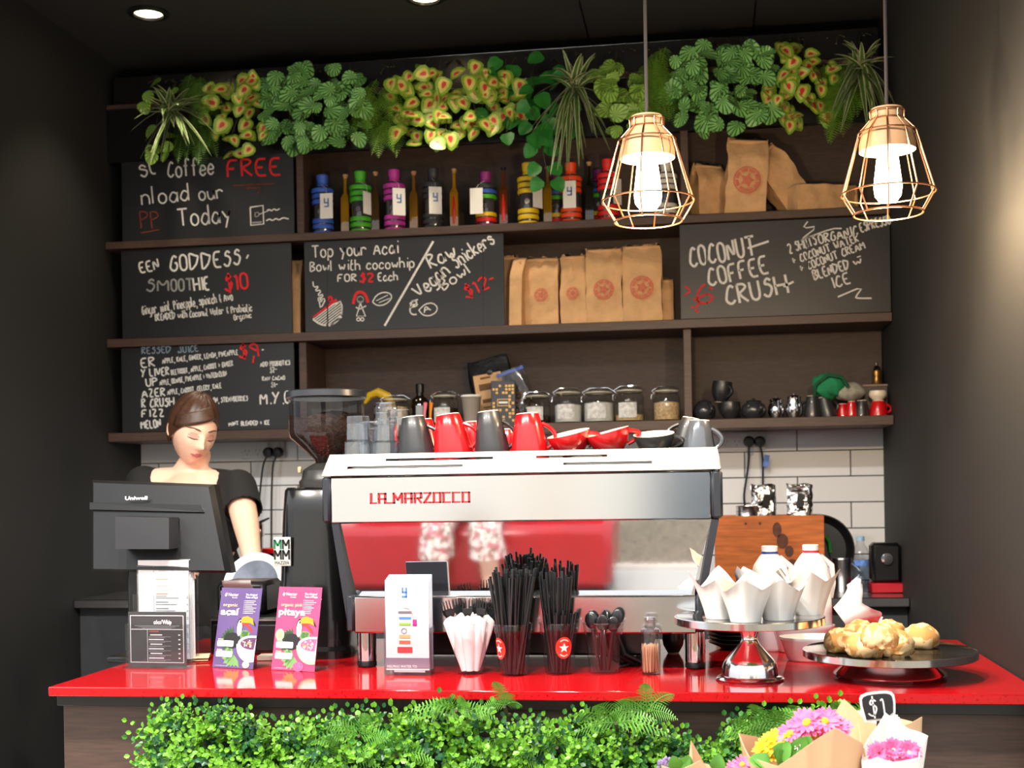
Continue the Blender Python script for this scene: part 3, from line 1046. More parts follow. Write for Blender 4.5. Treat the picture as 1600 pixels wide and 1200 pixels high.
tr = thing('planter_trough', 'long dark planter trough behind the leaves along the top of the shelves', 'planter', (SX, YS + 0.14, ZH1 + .02))
MB().box((0, 0, .055), (SW - .05, 0.2, 0.11), 0, 0.004).build('trough', m_blackm, tr)
YP = YS - 0.005
def plant(name, label, cat, x0, x1, y0, y1, kind, n, L, mats, Y=YP, grp='plants hanging over the top of the shelves'):
    """leafy clump filling the photograph box x0..x1, y0..y1 at depth Y, rooted in the trough"""
    ca = at((x0 + x1) / 2, (y0 + y1) / 2, Y)
    root = V((ca.x, YS + 0.14, ZH1 + .12))
    r = thing(name, label, cat, root, group=grp)
    fol, st = MB(), MB()
    s = mpp(ca)
    for i in range(n):
        u, v = random.random(), random.random()
        rad = math.hypot(u - .5, v - .5)
        px, py = x0 + (x1 - x0) * u, y0 + (y1 - y0) * v
        if rad > .56:
            px = (px + (x0 + x1) / 2) / 2
            py = (py + (y0 + y1) / 2) / 2
        dep = Y - 0.015 - random.random() * 0.10 * (1 - (2 * u - 1) ** 2 * .5)
        if kind == 'blade':
            dep = Y - random.uniform(.10, .24)
        tip = at(px, py, dep) - root
        base = V((tip.x * .6 + random.uniform(-.03, .03), tip.y * .25, min(0.02, tip.z * .3)))
        mid = (tip + base) * .5 + V((0, -0.02, 0.03))
        if kind in ('caladium', 'striped', 'plain'):
            l = L * random.uniform(.75, 1.25)
            d = V((random.uniform(-.9, .9), -0.25, random.uniform(-1.1, .25)))
            nr = FRONT + V((random.uniform(-.6, .6), 0, random.uniform(-.4, .7)))
            leaf(fol, tip - d.normalized() * l * .4, d, nr, l, kind)
            if i % 3 == 0:
                st.tube([base, mid, tip - d.normalized() * l * .4], .0016, 0, 4)
        elif kind == 'fern':
            b2 = V((base.x, tip.y * .8, min(.05, tip.z + .12)))
            d = tip - b2
            ln = max(L * .5, d.length)
            frond(fol, b2, d + V((0, -.02, .03)), ln, L * .30, .25, 16, 0, V((random.uniform(-.5, .5), -1, .3)))
        elif kind == 'blade':
            b2 = V((random.uniform(-.03, .03), -0.09, 0.03 + min(0, (y0 + y1) / 2 * 0)))
            b2 = at((x0 + x1) / 2, y0 + (y1 - y0) * .42, Y - .07) - root + V((random.uniform(-.02, .02), 0, random.uniform(-.02, .02)))
            d = tip - b2
            blade(fol, b2, d + V((0, 0, .25 * d.length)), max(d.length, L * .4), .0105, .28)
    if not st.f:
        st.tube([(0, 0, -.05), (0.01, -.08, .0), (0, -.12, -.05)], .004, 0, 5)
    for q in range(3):
        st.tube([(random.uniform(-.02, .02), 0, -.06), (random.uniform(-.04, .04), -.05, .02), (random.uniform(-.06, .06), -.13, -.03)], .003, 0, 5)
    fol.build('foliage', mats, r, smooth=60, fix=False)
    st.build('stem', m_stem, r)
    return r
P_ = plant
P_('spider_plant', 'dark grassy strap-leaved plant at the far left end of the trough', 'plant', 200, 335, 120, 250, 'blade', 60, .16, m_blade)
P_('trailing_plant', 'light green round-leaved sprig among grassy leaves at far left', 'plant', 222, 280, 125, 245, 'striped', 14, .045, m_strl)
P_('hanging_fern', 'dark fern between the far left grassy plant and the leftmost red-hearted plant', 'plant', 270, 345, 160, 265, 'fern', 22, .12, m_ferndk)
P_('caladium', 'leftmost red-hearted yellow leaved plant, above the word FREE', 'plant', 316, 420, 115, 245, 'caladium', 46, .062, m_cal)
P_('striped_peperomia', 'dense round striped-leaf plant above the blue and green bottles', 'plant', 405, 575, 100, 232, 'striped', 105, .058, m_str)
P_('hanging_fern', 'fern drooping between the striped plant and the widest red-hearted plant', 'plant', 548, 640, 165, 245, 'fern', 22, .13, m_fern)
P_('caladium', 'widest red-hearted yellow leaved plant above the purple and black bottles', 'plant', 605, 815, 100, 228, 'caladium', 125, .066, m_cal)
r = P_('ivy', 'dark green ivy trailing down behind the yellow ringed bottle', 'plant', 750, 905, 88, 225, 'plain', 36, .065, m_ivy)
fol, st = MB(), MB()
path = [(820, 150), (838, 190), (846, 225), (852, 255), (856, 278)]
for (px, py) in path[1:]:
    for k in (-9, 8):
        q = at(px + k, py, YP - .06) - r.location
        leaf(fol, q, V((k * .1, -.2, -1)), FRONT, .062, 'plain')
st.tube([at(a, c, YP - .05) - r.location for a, c in path], .002, 0, 5)
fol.build('trailing_leaves', m_ivy, r, smooth=60, fix=False)
st.build('vine', m_stem, r)
P_('spider_plant', 'long arching cream-edged strap leaves above the orange bottle', 'plant', 836, 960, 50, 250, 'blade', 44, .2, m_blade)
P_('round_leaf_peperomia', 'pale olive round-leaf plant left of the pendant lamp cord', 'plant', 928, 1014, 85, 205, 'striped', 48, .054, m_strl)
P_('hanging_fern', 'fern behind the cord of the pendant lamp', 'plant', 1000, 1062, 120, 215, 'fern', 20, .12, m_fern)
P_('striped_peperomia', 'dense round striped-leaf plant above the upright kraft bag', 'plant', 1045, 1215, 70, 200, 'striped', 112, .058, m_str)
P_('caladium', 'rightmost red-hearted yellow leaved plant above the lying kraft bag', 'plant', 1190, 1305, 68, 200, 'caladium', 60, .062, m_cal)
P_('hanging_fern', 'feathery fern drooping left of the second pendant lamp', 'plant', 1275, 1345, 140, 228, 'fern', 26, .13, m_fern)
P_('spider_plant', 'grassy strap-leaved plant at the far right end of the trough', 'plant', 1290, 1400, 40, 195, 'blade', 56, .16, m_blade)

# ================================================================ TOP SHELF: BOTTLES AND BAGS
def on_shelf(px, z, Y):
    p = at(px, 500, Y)
    for _ in range(3):
        d = ray(px, 760 - (z - CAMZ) / mpp(p))
        t = Y / d.y
        p = CAM + d * t
    return V((p.x, Y, z))
m_cork = mat('cork', (196, 150, 104), 0.8, var=0.2, scale=60)
YBT = YS + 0.10
m_tagp = mat('white_card_tag', (236, 236, 234), 0.6)
m_tagb = mat('blue_print', (70, 120, 190), 0.6)
m_grey = mat('grey_print', (150, 150, 152), 0.6)
def oil_bottle(px, ytop, col, label, dark=False, inner=None, Y=YBT):
    P = on_shelf(px, ZA1, Y)
    s = mpp(P)
    H = 92 * s if ytop is None else (at(px, 354 - (px - 800) * .048, Y).z - ZA1) * 0 + ytop * s
    r = thing('oil_bottle', label, 'bottle', P, group='slim oil bottles with corks on the top shelf')
    g = mat('oil_%d_%d_%d' % col, col, 0.06, var=0.1, scale=10, trans=0.0, coat=0.6)
    w = .0165
    bh = H * .66
    mb = MB()
    mb.lathe([(0, 0), (w * 1.25, 0), (w * 1.35, .006), (w * 1.35, bh * .93), (w * 1.0, bh), (w * .5, bh * 1.08), (w * .42, H * .93), (w * .55, H * .935), (w * .55, H * .955), (0, H * .955)], 0, 4, M=RZ(PI / 4))
    o = mb.build('bottle_body', g, r, smooth=50)
    mb = MB().lathe([(0, H * .956), (w * .42, H * .956), (w * .42, H * .985), (w * .62, H * .988), (w * .62, H * 1.02), (0, H * 1.022)], 0, 14)
    mb.build('cork', m_cork if not dark else m_blackm, r)
    if inner:
        mb = MB().lathe([(0, .02), (.006, .03), (.0075, bh * .5), (.003, bh * .85), (0, bh * .86)], 0, 10, (0, -w * .93, 0), sy=.35)
        mb.build('chilli', mat('red_chilli', (206, 34, 24), .3), r)
    return r
def ring_bottle(px, hpx, cols, label, tagx=None, tagh=0, tagrot=0.0, glyph=True, Y=YBT - .02):
    P = on_shelf(px, ZA1, Y)
    s = mpp(P)
    H = hpx * s
    R = 16.5 * s
    r = thing('drink_bottle', label, 'bottle', P, group='glass drink bottles with coloured silicone rings')
    k = H / 96.0
    body = MB().lathe([(0, 0), (R * .78, 0), (R * .84, 2 * k), (R * .84, 68 * k), (R * .6, 76 * k), (R * .42, 80 * k), (R * .42, 86 * k)], 0, 24)
    body.build('bottle_body', mat('smoky_bottle_glass', (66, 66, 70), .06, coat=.5), r)
    zs = [3, 12, 21, 60, 67, 52]
    zs = [3, 13, 22, 52, 61, 70]
    for i, z in enumerate(zs):
        c = cols[i % len(cols)]
        ms = mat('silicone_%d_%d_%d' % c, c, .5)
        rr = R * (1.02 if z < 69 else 1.06)
        MB().lathe([(R * .7, (z - 3.6) * k), (rr * .96, (z - 3.4) * k), (rr, z * k), (rr * .96, (z + 3) * k), (R * .6, (z + 3.6) * k)], 0, 24).build('ring', ms, r)
    c = cols[-1] if len(cols) == 1 else cols[0]
    ms = mat('silicone_%d_%d_%d' % c, c, .5)
    MB().lathe([(R * .6, 75 * k), (R * .5, 79 * k), (R * .46, 83 * k), (R * .52, 85 * k), (R * .56, 95 * k), (R * .5, 96 * k), (0, 96 * k)], 0, 24).build('cap', ms, r)
    MB().lathe([(0, 0), (4.2 * s, 0), (4.2 * s, .001), (0, .001)], 0, 16, (0, -R * .86, 36 * k), M=RX(PI / 2)).build('badge', m_chrome, r)
    if tagx is not None:
        tw, th = 20 * s, tagh * s
        tx = tagx * s
        f = math.cos(tagrot)
        M = TR(tx, -R * 1.15 - .012, 42 * k) @ RZ(tagrot)
        tg = MB().box((0, 0, 0), (tw, .0012, th), 0, 0, M).build('price_tag', m_tagp, r)
        if glyph:
            mb = MB()
            a = 2.9 * s
            for pl in ([(-a, 3 * a), (-a, a), (a, a)], [(a, 3 * a), (a, -a), (-a * .8, -a)]):
                for (x0, z0), (x1, z1) in zip(pl, pl[1:]):
                    mb.box(((x0 + x1) / 2, -.0011, (z0 + z1) / 2 + 2 * s), (abs(x1 - x0) + a * .7, .0006, abs(z1 - z0) + a * .7), 0, 0)
            mb.xf(M)
            mb.build('printed_mark', m_tagb, tg)
        MB().tube([(tx, -R * 1.1 - .012, 42 * k + th / 2), (tx * .8, -R * .9, 72 * k), (0, -R * .55, 79 * k)], .0008, 0, 4).build('tag_string', m_tagp, r)
    return r
CY = {'blue': (52, 96, 200), 'green': (70, 180, 38), 'pink': (196, 56, 168), 'black': (44, 48, 54), 'yellow': (232, 196, 30), 'orange': (240, 78, 22), 'red': (226, 34, 34), 'purple': (150, 40, 130)}
oil_bottle(474, 94, (34, 42, 18), 'slim dark green oil bottle, leftmost on the top shelf')
ring_bottle(505, 95, [CY['blue']], 'blue ringed glass drink bottle with a white tag', 13, 39)
oil_bottle(541, 94, (150, 112, 12), 'slim golden oil bottle between the blue and green bottles')
ring_bottle(564, 98, [CY['green']], 'green ringed glass drink bottle with its tag turned edge on', 17, 34, 1.2, False)
oil_bottle(588, 96, (70, 50, 18), 'slim brown oil bottle between the green and purple bottles')
ring_bottle(617, 98, [CY['pink']], 'purple ringed glass drink bottle with a white tag', 13, 42, .5)
oil_bottle(648, 94, (120, 86, 18), 'slim golden oil bottle between the purple and black bottles')
ring_bottle(678, 97, [CY['black']], 'black ringed glass drink bottle with a white tag', 8, 42, .4)
oil_bottle(711, 95, (160, 116, 20), 'slim golden oil bottle holding a long red chilli', inner=True)
ring_bottle(760, 88, [CY['purple'], CY['red'], CY['yellow'], CY['green'], CY['blue'], CY['black']], 'multicoloured ringed drink bottle half hidden by its blank white tag', -11, 40, 0, False)
oil_bottle(788, 94, (92, 44, 14), 'slim red-brown oil bottle with dark stopper left of the yellow bottle', True, inner=True)
ring_bottle(826, 99, [CY['yellow']], 'yellow ringed glass drink bottle with its tag at the side', 18, 40, .9, False)
oil_bottle(857, 92, (128, 98, 10), 'slim golden oil bottle right of the yellow bottle, under the ivy')
ring_bottle(871, 88, [CY['purple'], CY['red'], CY['yellow'], CY['green'], CY['blue'], CY['black']], 'multicoloured ringed bottle half hidden left of the orange bottle', None, Y=YBT + .06)
ring_bottle(893, 96, [CY['orange']], 'orange ringed glass drink bottle with a white tag in front', 0, 42)
oil_bottle(922, 96, (26, 22, 16), 'slim near-black oil bottle between the orange and red bottles')
ring_bottle(938, 90, [CY['purple'], CY['red'], CY['yellow'], CY['green'], CY['blue'], CY['black']], 'multicoloured ringed bottle in the shade left of the red bottle', None, Y=YBT + .07)
ring_bottle(951, 99, [CY['red']], 'red ringed glass drink bottle beside the pendant lamp cage', 16, 40, 1.0, False)
ring_bottle(1042, 92, [(214, 208, 200)], 'white ringed drink bottle seen through the pendant lamp cage', None)

m_stamp = mat('red_ink_stamp', (214, 122, 96), .8, var=.15, scale=60)
def kraft_bag(P, w, h, d, label, rot=(0, 0, 0), stamp=True, fold=0.25, grp='kraft paper coffee bags on the shelves', seed=0, sz=.34):
    """stand-up paper bag, gusseted sides and rolled top"""
    rnd = random.Random(seed)
    r = thing('coffee_bag', label, 'paper bag', P, group=grp, rot=rot)
    mb = MB()
    N, Mv = 28, 18
    per = []
    for i in range(N):
        t = i / N * 4
        k, f = int(t), t - int(t)
        c = [(-1, -1), (1, -1), (1, 1), (-1, 1)]
        a, bq = c[k], c[(k + 1) % 4]
        per.append((a[0] + (bq[0] - a[0]) * f, a[1] + (bq[1] - a[1]) * f))
    wob = [rnd.uniform(-1, 1) for _ in range(N)]
    rows = []
    for j in range(Mv + 1):
        v = j / Mv
        top = max(0, (v - (1 - fold)) / fold)
        row = []
        for i, (a, bq) in enumerate(per):
            bulge = 1 + .05 * math.sin(PI * min(1, v * 1.2)) * math.cos(a * 1.3)
            yy = bq * d / 2 * bulge * (1 - .9 * top) * (1.0 if abs(bq) > .99 else 1)
            xx = a * w / 2 * (1 - .10 * top * (1 - abs(bq)))
            if abs(a) > .98:
                xx -= a * (1 - abs(bq)) * w * .10 * v
            cr = .014 * w / .1 * (math.sin(v * 9 + wob[i] * 3) * (.2 + .7 * v) + .35 * math.sin(v * 23 + i * 1.7 + wob[i] * 4))
            row.append(len(mb.v))
            mb.v.append(V((xx + cr * .3 * wob[i], yy + cr * .35 * (1 if bq > 0 else -1), h * v + (top * wob[i] * .012))))
        rows.append(row)
    for j in range(Mv):
        for i in range(N):
            mb.f.append((rows[j][i], rows[j][(i + 1) % N], rows[j + 1][(i + 1) % N], rows[j + 1][i])); mb.m.append(0)
    mb.f.append(tuple(rows[0])); mb.m.append(0)
    mb.f.append(tuple(rows[-1])); mb.m.append(0)
    mb.build('bag', m_kraft, r, smooth=55)
    # rolled top edge
    MB().box((0, -.004, h - .006), (w * .94, .016, .014), 0, .004).build('rolled_top', m_kraft, r)
    if stamp:
        mb = MB()
        R = w * sz
        q = lambda rr, a: (rr * math.cos(a), rr * math.sin(a))
        n = 40
        zc = h * .44
        for r0, r1, brk in ((R * .9, R, 0), (R * .62, R * .86, 1), (0.0, R * .3, 2)):
            for i in range(n):
                if brk == 1 and i % 5 == 4:
                    continue
                a0, a1 = 2 * PI * i / n, 2 * PI * (i + 1) / n
                pp = [q(r0, a0), q(r1, a0), q(r1, a1), q(r0, a1)]
                mb.add([(x, -d / 2 * 1.06 - .0075, zc + z) for x, z in pp], [(0, 1, 2, 3)])
        for k in range(5):
            a = 2 * PI * k / 5
            mb.add([(x, -d / 2 * 1.06 - .0075, zc + z) for x, z in (q(R * .3, a - .5), q(R * .6, a), q(R * .3, a + .5))], [(0, 1, 2)])
        mb.build('round_stamp', m_stamp, r, smooth=0, fix=False)
    return r
sA = mpp(at(1160, 300, YS + .12))
def shelfbag(px, z, Y, wpx, hpx, dep, label, **k):
    P = on_shelf(px, z, Y)
    s = mpp(P)
    return kraft_bag(P, wpx * s, hpx * s, dep, label, **k)
zt = ZA1 + .001
shelfbag(1107, zt, YS + .16, 50, 88, .08, 'plain kraft bag slumped in shade just right of the pendant lamp', rot=(0, 0, .5), stamp=False, seed=1)
shelfbag(1163, zt, YS + .08, 62, 118, .08, 'tallest kraft bag standing on the top shelf with a round stamp', rot=(.0, .07, .05), seed=2)
P = on_shelf(1246, zt + .045, YS + .15)
kraft_bag(P, .12, .24, .08, 'kraft bag leaning sideways behind the lying bag on the top shelf', rot=(0, -.62, .3), stamp=False, seed=3)
P = on_shelf(1238, zt + .045, YS + .055)
kraft_bag(P, .10, .26, .085, 'kraft bag lying flat on the top shelf with its base towards us', rot=(0, PI / 2 - .04, .38), stamp=False, seed=4)
zt = ZB1 + .001
g2 = YS + .09
shelfbag(799, zt, g2 + .05, 26, 112, .10, 'narrow edge-on kraft bag beside the bowl sketch chalkboard', stamp=False, seed=5, rot=(0, 0, .1))
shelfbag(812, zt, g2 - .03, 20, 104, .10, 'narrow side-turned kraft bag, second of the middle shelf row', stamp=False, seed=6, rot=(0, .03, -.2))
shelfbag(849, zt, g2, 52, 106, .09, 'wide kraft bag with a faint small stamp, third of the row', seed=7, sz=.2)
shelfbag(898, zt, g2, 40, 108, .09, 'kraft bag with a deeply folded crumpled top, fourth of the row', seed=8, sz=.24, fold=.5)
shelfbag(946, zt, g2, 56, 117, .09, 'kraft bag with a bold round red stamp left of the last standing bag', seed=9, sz=.28)
shelfbag(1005, zt, g2, 60, 120, .09, 'tallest kraft bag of the middle row, right end, round red stamp', seed=10, sz=.3)
shelfbag(1033, zt, g2 + .08, 40, 70, .06, 'low kraft bag peeking out behind the last bag of the row', stamp=False, seed=11)
shelfbag(464, zt, YS + .10, 19, 116, .1, 'narrow kraft bag squeezed between the smoothie and bowl chalkboards', stamp=False, seed=12, rot=(0, .02, .1))

# ================================================================ LOWER SHELF OVER THE TILES
ZDT = ZD1 + 0.001
YJ = YS + 0.085
m_beans = mat('roasted_beans', (44, 25, 16), .6, var=.5, scale=120, bump=.6, spec=.2)
m_oats = mat('pale_oats', (206, 172, 130), .85, var=.3, scale=120, bump=.5)
m_flour = mat('white_powder', (214, 214, 212), .9, var=.1, scale=60)
m_clabel = mat('chalky_label', (205, 206, 206), .8, var=.25, scale=70)
def jar(px, wpx, hpx, fill, fillh, label, lab=False, Y=YJ, clip=True):
    """clip-top glass jar"""
    P = on_shelf(px, ZDT, Y)
    s = mpp(P)
    R, H = wpx * s / 2, hpx * s
    r = thing('glass_jar', label, 'jar', P, group='clip-top glass jars on the lower shelf')
    MB().lathe([(0, 0.001), (R * .92, 0), (R, .006), (R, H * .68), (R * .86, H * .78), (R * .8, H * .84), (R * .84, H * .86)], 0, 28).build('glass_body', m_glass, r)
    if fill:
        MB().lathe([(0, .004), (R * .93, .004), (R * .94, H * .05), (R * .94, fillh * H), (R * .5, fillh * H + .004), (0, fillh * H + .006)], 0, 24).build('contents', fill, r)
    MB().lathe([(R * .84, H * .86), (R * .92, H * .87), (R * .92, H * .9), (R * .6, H * .97), (R * .2, H), (0, H)], 0, 28).build('glass_lid', m_glass, r)
    MB().lathe([(R * .85, H * .845), (R * .9, H * .85), (R * .9, H * .875), (R * .85, H * .88)], 0, 28).build('rubber_seal', mat('pale_rubber', (214, 206, 190), .5), r)
    w = MB().tube([(R * .88 * math.cos(a), R * .88 * math.sin(a), H * .81) for a in [2 * PI * i / 24 for i in range(24)]], .0013, 0, 5, closed=True)
    w.tube([(-R * .9, 0, H * .81), (-R * 1.12, 0, H * .76), (-R * 1.14, -.003, H * .62), (-R * 1.02, -.004, H * .6)], .0013, 0, 5)
    w.tube([(R * .9, 0, H * .81), (R * 1.08, 0, H * .88), (R * .6, 0, H * 1.0), (-R * .6, 0, H * 1.0), (-R * 1.08, 0, H * .88), (-R * .9, 0, H * .81)], .0013, 0, 5)
    w.build('wire_clip', m_chrome, r)
    if lab:
        mb = MB()
        rnd = random.Random(int(px))
        o = lambda a, z: ((R + .0008) * math.sin(a), -(R + .0008) * math.cos(a), z)
        mb.sheet(lambda u, v: o(-.75 + 1.3 * u, H * (.1 + .42 * v)), 10, 3)
        mb.build('handwritten_label', m_clabel, r)
    return r
jar(618, 44, 50, m_oats, .62, 'glass jar of nuts behind the clear tumblers, leftmost jar', Y=YJ + .02)
jar(696, 42, 54, m_beans, .5, 'glass jar with dark contents beside the brown medicine-style bottle', True)
jar(840, 41, 50, m_beans, .25, 'glass jar left of the white labelled jar, under the zip bag', True)
jar(888, 44, 55, m_flour, .5, 'glass jar with large white handwritten label, just right of the red mug', True)
jar(936, 48, 54, m_flour, .55, 'glass jar of white powder between the labelled jar and the lidded one', True)
jar(984, 46, 56, m_oats, .18, 'glass jar with high lid, second from the shelf divider', True)
jar(1042, 42, 54, m_oats, .52, 'glass jar of oats nearest the shelf divider')
# brown bottle, banana, tools
P = on_shelf(657, ZDT, YJ)
s = mpp(P)
r = thing('dropper_bottle', 'dark brown round-shouldered bottle between two glass jars', 'bottle', P)
MB().lathe([(0, 0), (15 * s, 0), (16 * s, 2 * s), (16 * s, 34 * s), (13 * s, 42 * s), (6 * s, 48 * s), (5.5 * s, 54 * s), (0, 54 * s)], 0, 24).build('bottle_body', mat('dark_amber_glass', (22, 14, 10), .08, coat=.5), r)
MB().lathe([(0, 53 * s), (6.6 * s, 53 * s), (6.6 * s, 66 * s), (5.5 * s, 67 * s), (0, 67 * s)], 0, 20).build('cap', m_black, r)
MB().sheet(lambda u, v: (16.3 * s * math.sin(-.2 + .7 * u), -16.3 * s * math.cos(-.2 + .7 * u), (12 + 20 * v) * s), 6, 1).build('label', mat('grey_label', (150, 156, 160), .6), r)
P = on_shelf(596, ZDT, YS + .12)
r = thing('banana', 'yellow banana curving out behind the grinder hopper', 'fruit', P)
pts = [(-.065, 0, .098), (-.045, 0, .128), (-.012, 0, .140), (.025, 0, .122), (.045, 0, .085), (.05, 0, .045), (.045, 0, .012)]
MB().tube(pts, [.006, .015, .018, .019, .017, .013, .006], 0, 8).build('banana_fruit', mat('banana_peel', (222, 182, 30), .5, var=.12, scale=20), r)
MB().tube([(-.066, 0, .098), (-.082, 0, .088)], [.006, .004], 0, 6).build('stem', mat('banana_stem', (120, 100, 40), .6), r)
# utensil handles beside the jar: two spatula handles
for px, col, nm, lb in ((663, (226, 120, 140), 'pink', 'pink spatula handle sticking up in front of the brown bottle'), (672, (220, 130, 20), 'orange', 'orange spatula handle leaning beside the brown bottle')):
    P = on_shelf(px, ZDT, YS + .03)
    s = mpp(P)
    r = thing('spatula', lb, 'kitchen tool', P)
    MB().tube([(0, 0, 0), (.002, .0, 20 * s), (.004, .01, 36 * s)], [.004, .005, .008], 0, 8).build('handle', mat(nm + '_silicone', col, .4), r)
    MB().box((0, 0, .004), (.03, .012, .008), 0, .003).build('head', mat(nm + '_silicone', col, .4), r)
# paper cup
def paper_cup(P, s, label):
    r = thing('paper_cup', label, 'cup', P)
    MB().lathe([(0, .001), (11 * s, 0), (15.5 * s, 44 * s), (14.8 * s, 44 * s), (10.5 * s, .003)], 0, 28).build('cup_body', mat('grey_brown_card', (142, 132, 122), .7, var=.06), r)
    MB().lathe([(15.2 * s, 43 * s), (16.6 * s, 43.5 * s), (16.6 * s, 46 * s), (15 * s, 46.5 * s), (14.6 * s, 44.5 * s)], 0, 28).build('rolled_rim', m_paper, r)
    return r
P = on_shelf(737, ZDT, YS + .04)
paper_cup(P, mpp(P), 'grey paper cup with white rim between the red and black mugs')
# black coffee pouch with kraft label
P = on_shelf(779, ZDT, YS + .17)
s = mpp(P)
r = thing('coffee_pouch', 'tilted black coffee pouch with kraft paper label leaning on the shelf back', 'bag', P, rot=(-.06, -.16, 0))
def pouch(u, v):
    return ((u - .5) * 66 * s * (1 + .06 * math.sin(v * 7)), 0, v * 108 * s)
mb = MB()
N = 24
rows = []
for j in range(15):
    v = j / 14
    row = []
    for i in range(N):
        a = 2 * PI * i / N
        row.append(len(mb.v))
        th = .03 * (1 - max(0, v - .6) / .4 * .9) * (.7 + .3 * math.sin(v * 3))
        mb.v.append(V((33 * s * math.copysign(abs(math.cos(a)) ** .45, math.cos(a)) * (1 + .06 * math.sin(v * 8 + 2)), th * math.copysign(abs(math.sin(a)) ** .7, math.sin(a)), v * 108 * s + (.008 * math.sin(3 * math.cos(a)) if v > .95 else 0))))
    rows.append(row)
for j in range(14):
    for i in range(N):
        mb.f.append((rows[j][i], rows[j][(i + 1) % N], rows[j + 1][(i + 1) % N], rows[j + 1][i])); mb.m.append(0)
mb.f += [tuple(rows[0]), tuple(rows[-1])]
mb.m += [0, 0]
mb.build('pouch_body', mat('black_foil', (16, 16, 18), .35, bump=.4, scale=14), r)
MB().box((-3 * s, -.034, 44 * s), (44 * s, .002, 76 * s), 0, 0).build('paper_label', m_kraft, r)
mb = MB()
mb.box((-6 * s, -.0365, 76 * s), (16 * s, .001, 3 * s))
mb.box((-6 * s, -.0365, 62 * s), (24 * s, .001, 10 * s))
mb.box((-6 * s, -.0365, 40 * s), (20 * s, .001, 6 * s))
for k in range(3):
    mb.box((-6 * s, -.0365, (30 - 5 * k) * s), ((22 - 4 * k) * s, .001, 1.6 * s))
mb.build('label_print', mat('brown_print', (120, 84, 54), .8), r)
MB().lathe([(0, 0), (5 * s, 0), (5 * s, .004), (3 * s, .006), (0, .006)], 0, 16, (2 * s, -.036, 84 * s), M=RX(PI / 2)).build('valve', m_black, r)
# patterned tea box
P = on_shelf(787, ZDT, YS + .05)
s = mpp(P)
r = thing('tea_box', 'small black box patterned with gold squares in front of the pouch', 'box', P, rz=.12)
MB().box((0, .03, 34 * s), (38 * s, .06, 68 * s), 0, .002).build('box_body', mat('slate_card', (52, 56, 66), .5, var=.06), r)
mb = MB()
rnd = random.Random(4)
for i in range(7):
    for j in range(11):
        if (abs(i - 3) < 2 and 3 < j < 7) or rnd.random() > .48:
            continue
        mb.box(((-15 + 5 * i) * s, -.0008, (6 + 5.4 * j) * s), (3.6 * s, .0008, 3.6 * s))
for a, c, w, h in ((0, 29, 18, 1.2), (0, 39, 18, 1.2), (-9, 34, 1.2, 10), (9, 34, 1.2, 10)):
    mb.box((a * s, -.001, c * s), (w * s, .001, h * s))
mb.build('gold_pattern', mat('gold_foil', (186, 150, 84), .35, .6), r)
MB().box((0, -.001, 34 * s), (14 * s, .001, 3 * s)).build('name_strip', m_paper, r)
# zip bag of nuts
P = on_shelf(826, ZDT, YS + .13)
s = mpp(P)
r = thing('zip_bag', 'clear zip bag of nuts with blue seal leaning beside the tea box', 'bag', P, rot=(0, -.32, .1))
mb = MB()
N = 20
rows = []
for j in range(11):
    v = j / 10
    row = []
    for i in range(N):
        a = 2 * PI * i / N
        row.append(len(mb.v))
        th = .03 * math.sin(PI * min(1, .15 + v * .9)) * (1 - v * .8) + .002
        mb.v.append(V((22 * s * math.copysign(abs(math.cos(a)) ** .5, math.cos(a)), th * math.sin(a) + .003 * math.sin(9 * v + i), v * 92 * s)))
    rows.append(row)
for j in range(10):
    for i in range(N):
        mb.f.append((rows[j][i], rows[j][(i + 1) % N], rows[j + 1][(i + 1) % N], rows[j + 1][i])); mb.m.append(0)
mb.f.append(tuple(rows[-1])); mb.m.append(0)
mb.build('plastic_bag', m_pet, r)
mb = MB()
for k in range(60):
    z = rnd.uniform(.01, 52 * s)
    mb.sph((rnd.uniform(-17, 17) * s, rnd.uniform(-.012, .012), z), (.007, .005, .009), 0, 6, 4, M=Euler((rnd.random() * 3, rnd.random() * 3, 0)).to_matrix().to_4x4())
o = mb.build('nuts', mat('almond_brown', (112, 84, 60), .6, var=.3, scale=60), r)
o['kind'] = 'stuff'
MB().box((0, 0, 88 * s), (44 * s, .004, 5 * s), 0, .001).build('zip_seal', mat('blue_plastic', (44, 92, 200), .35), r)

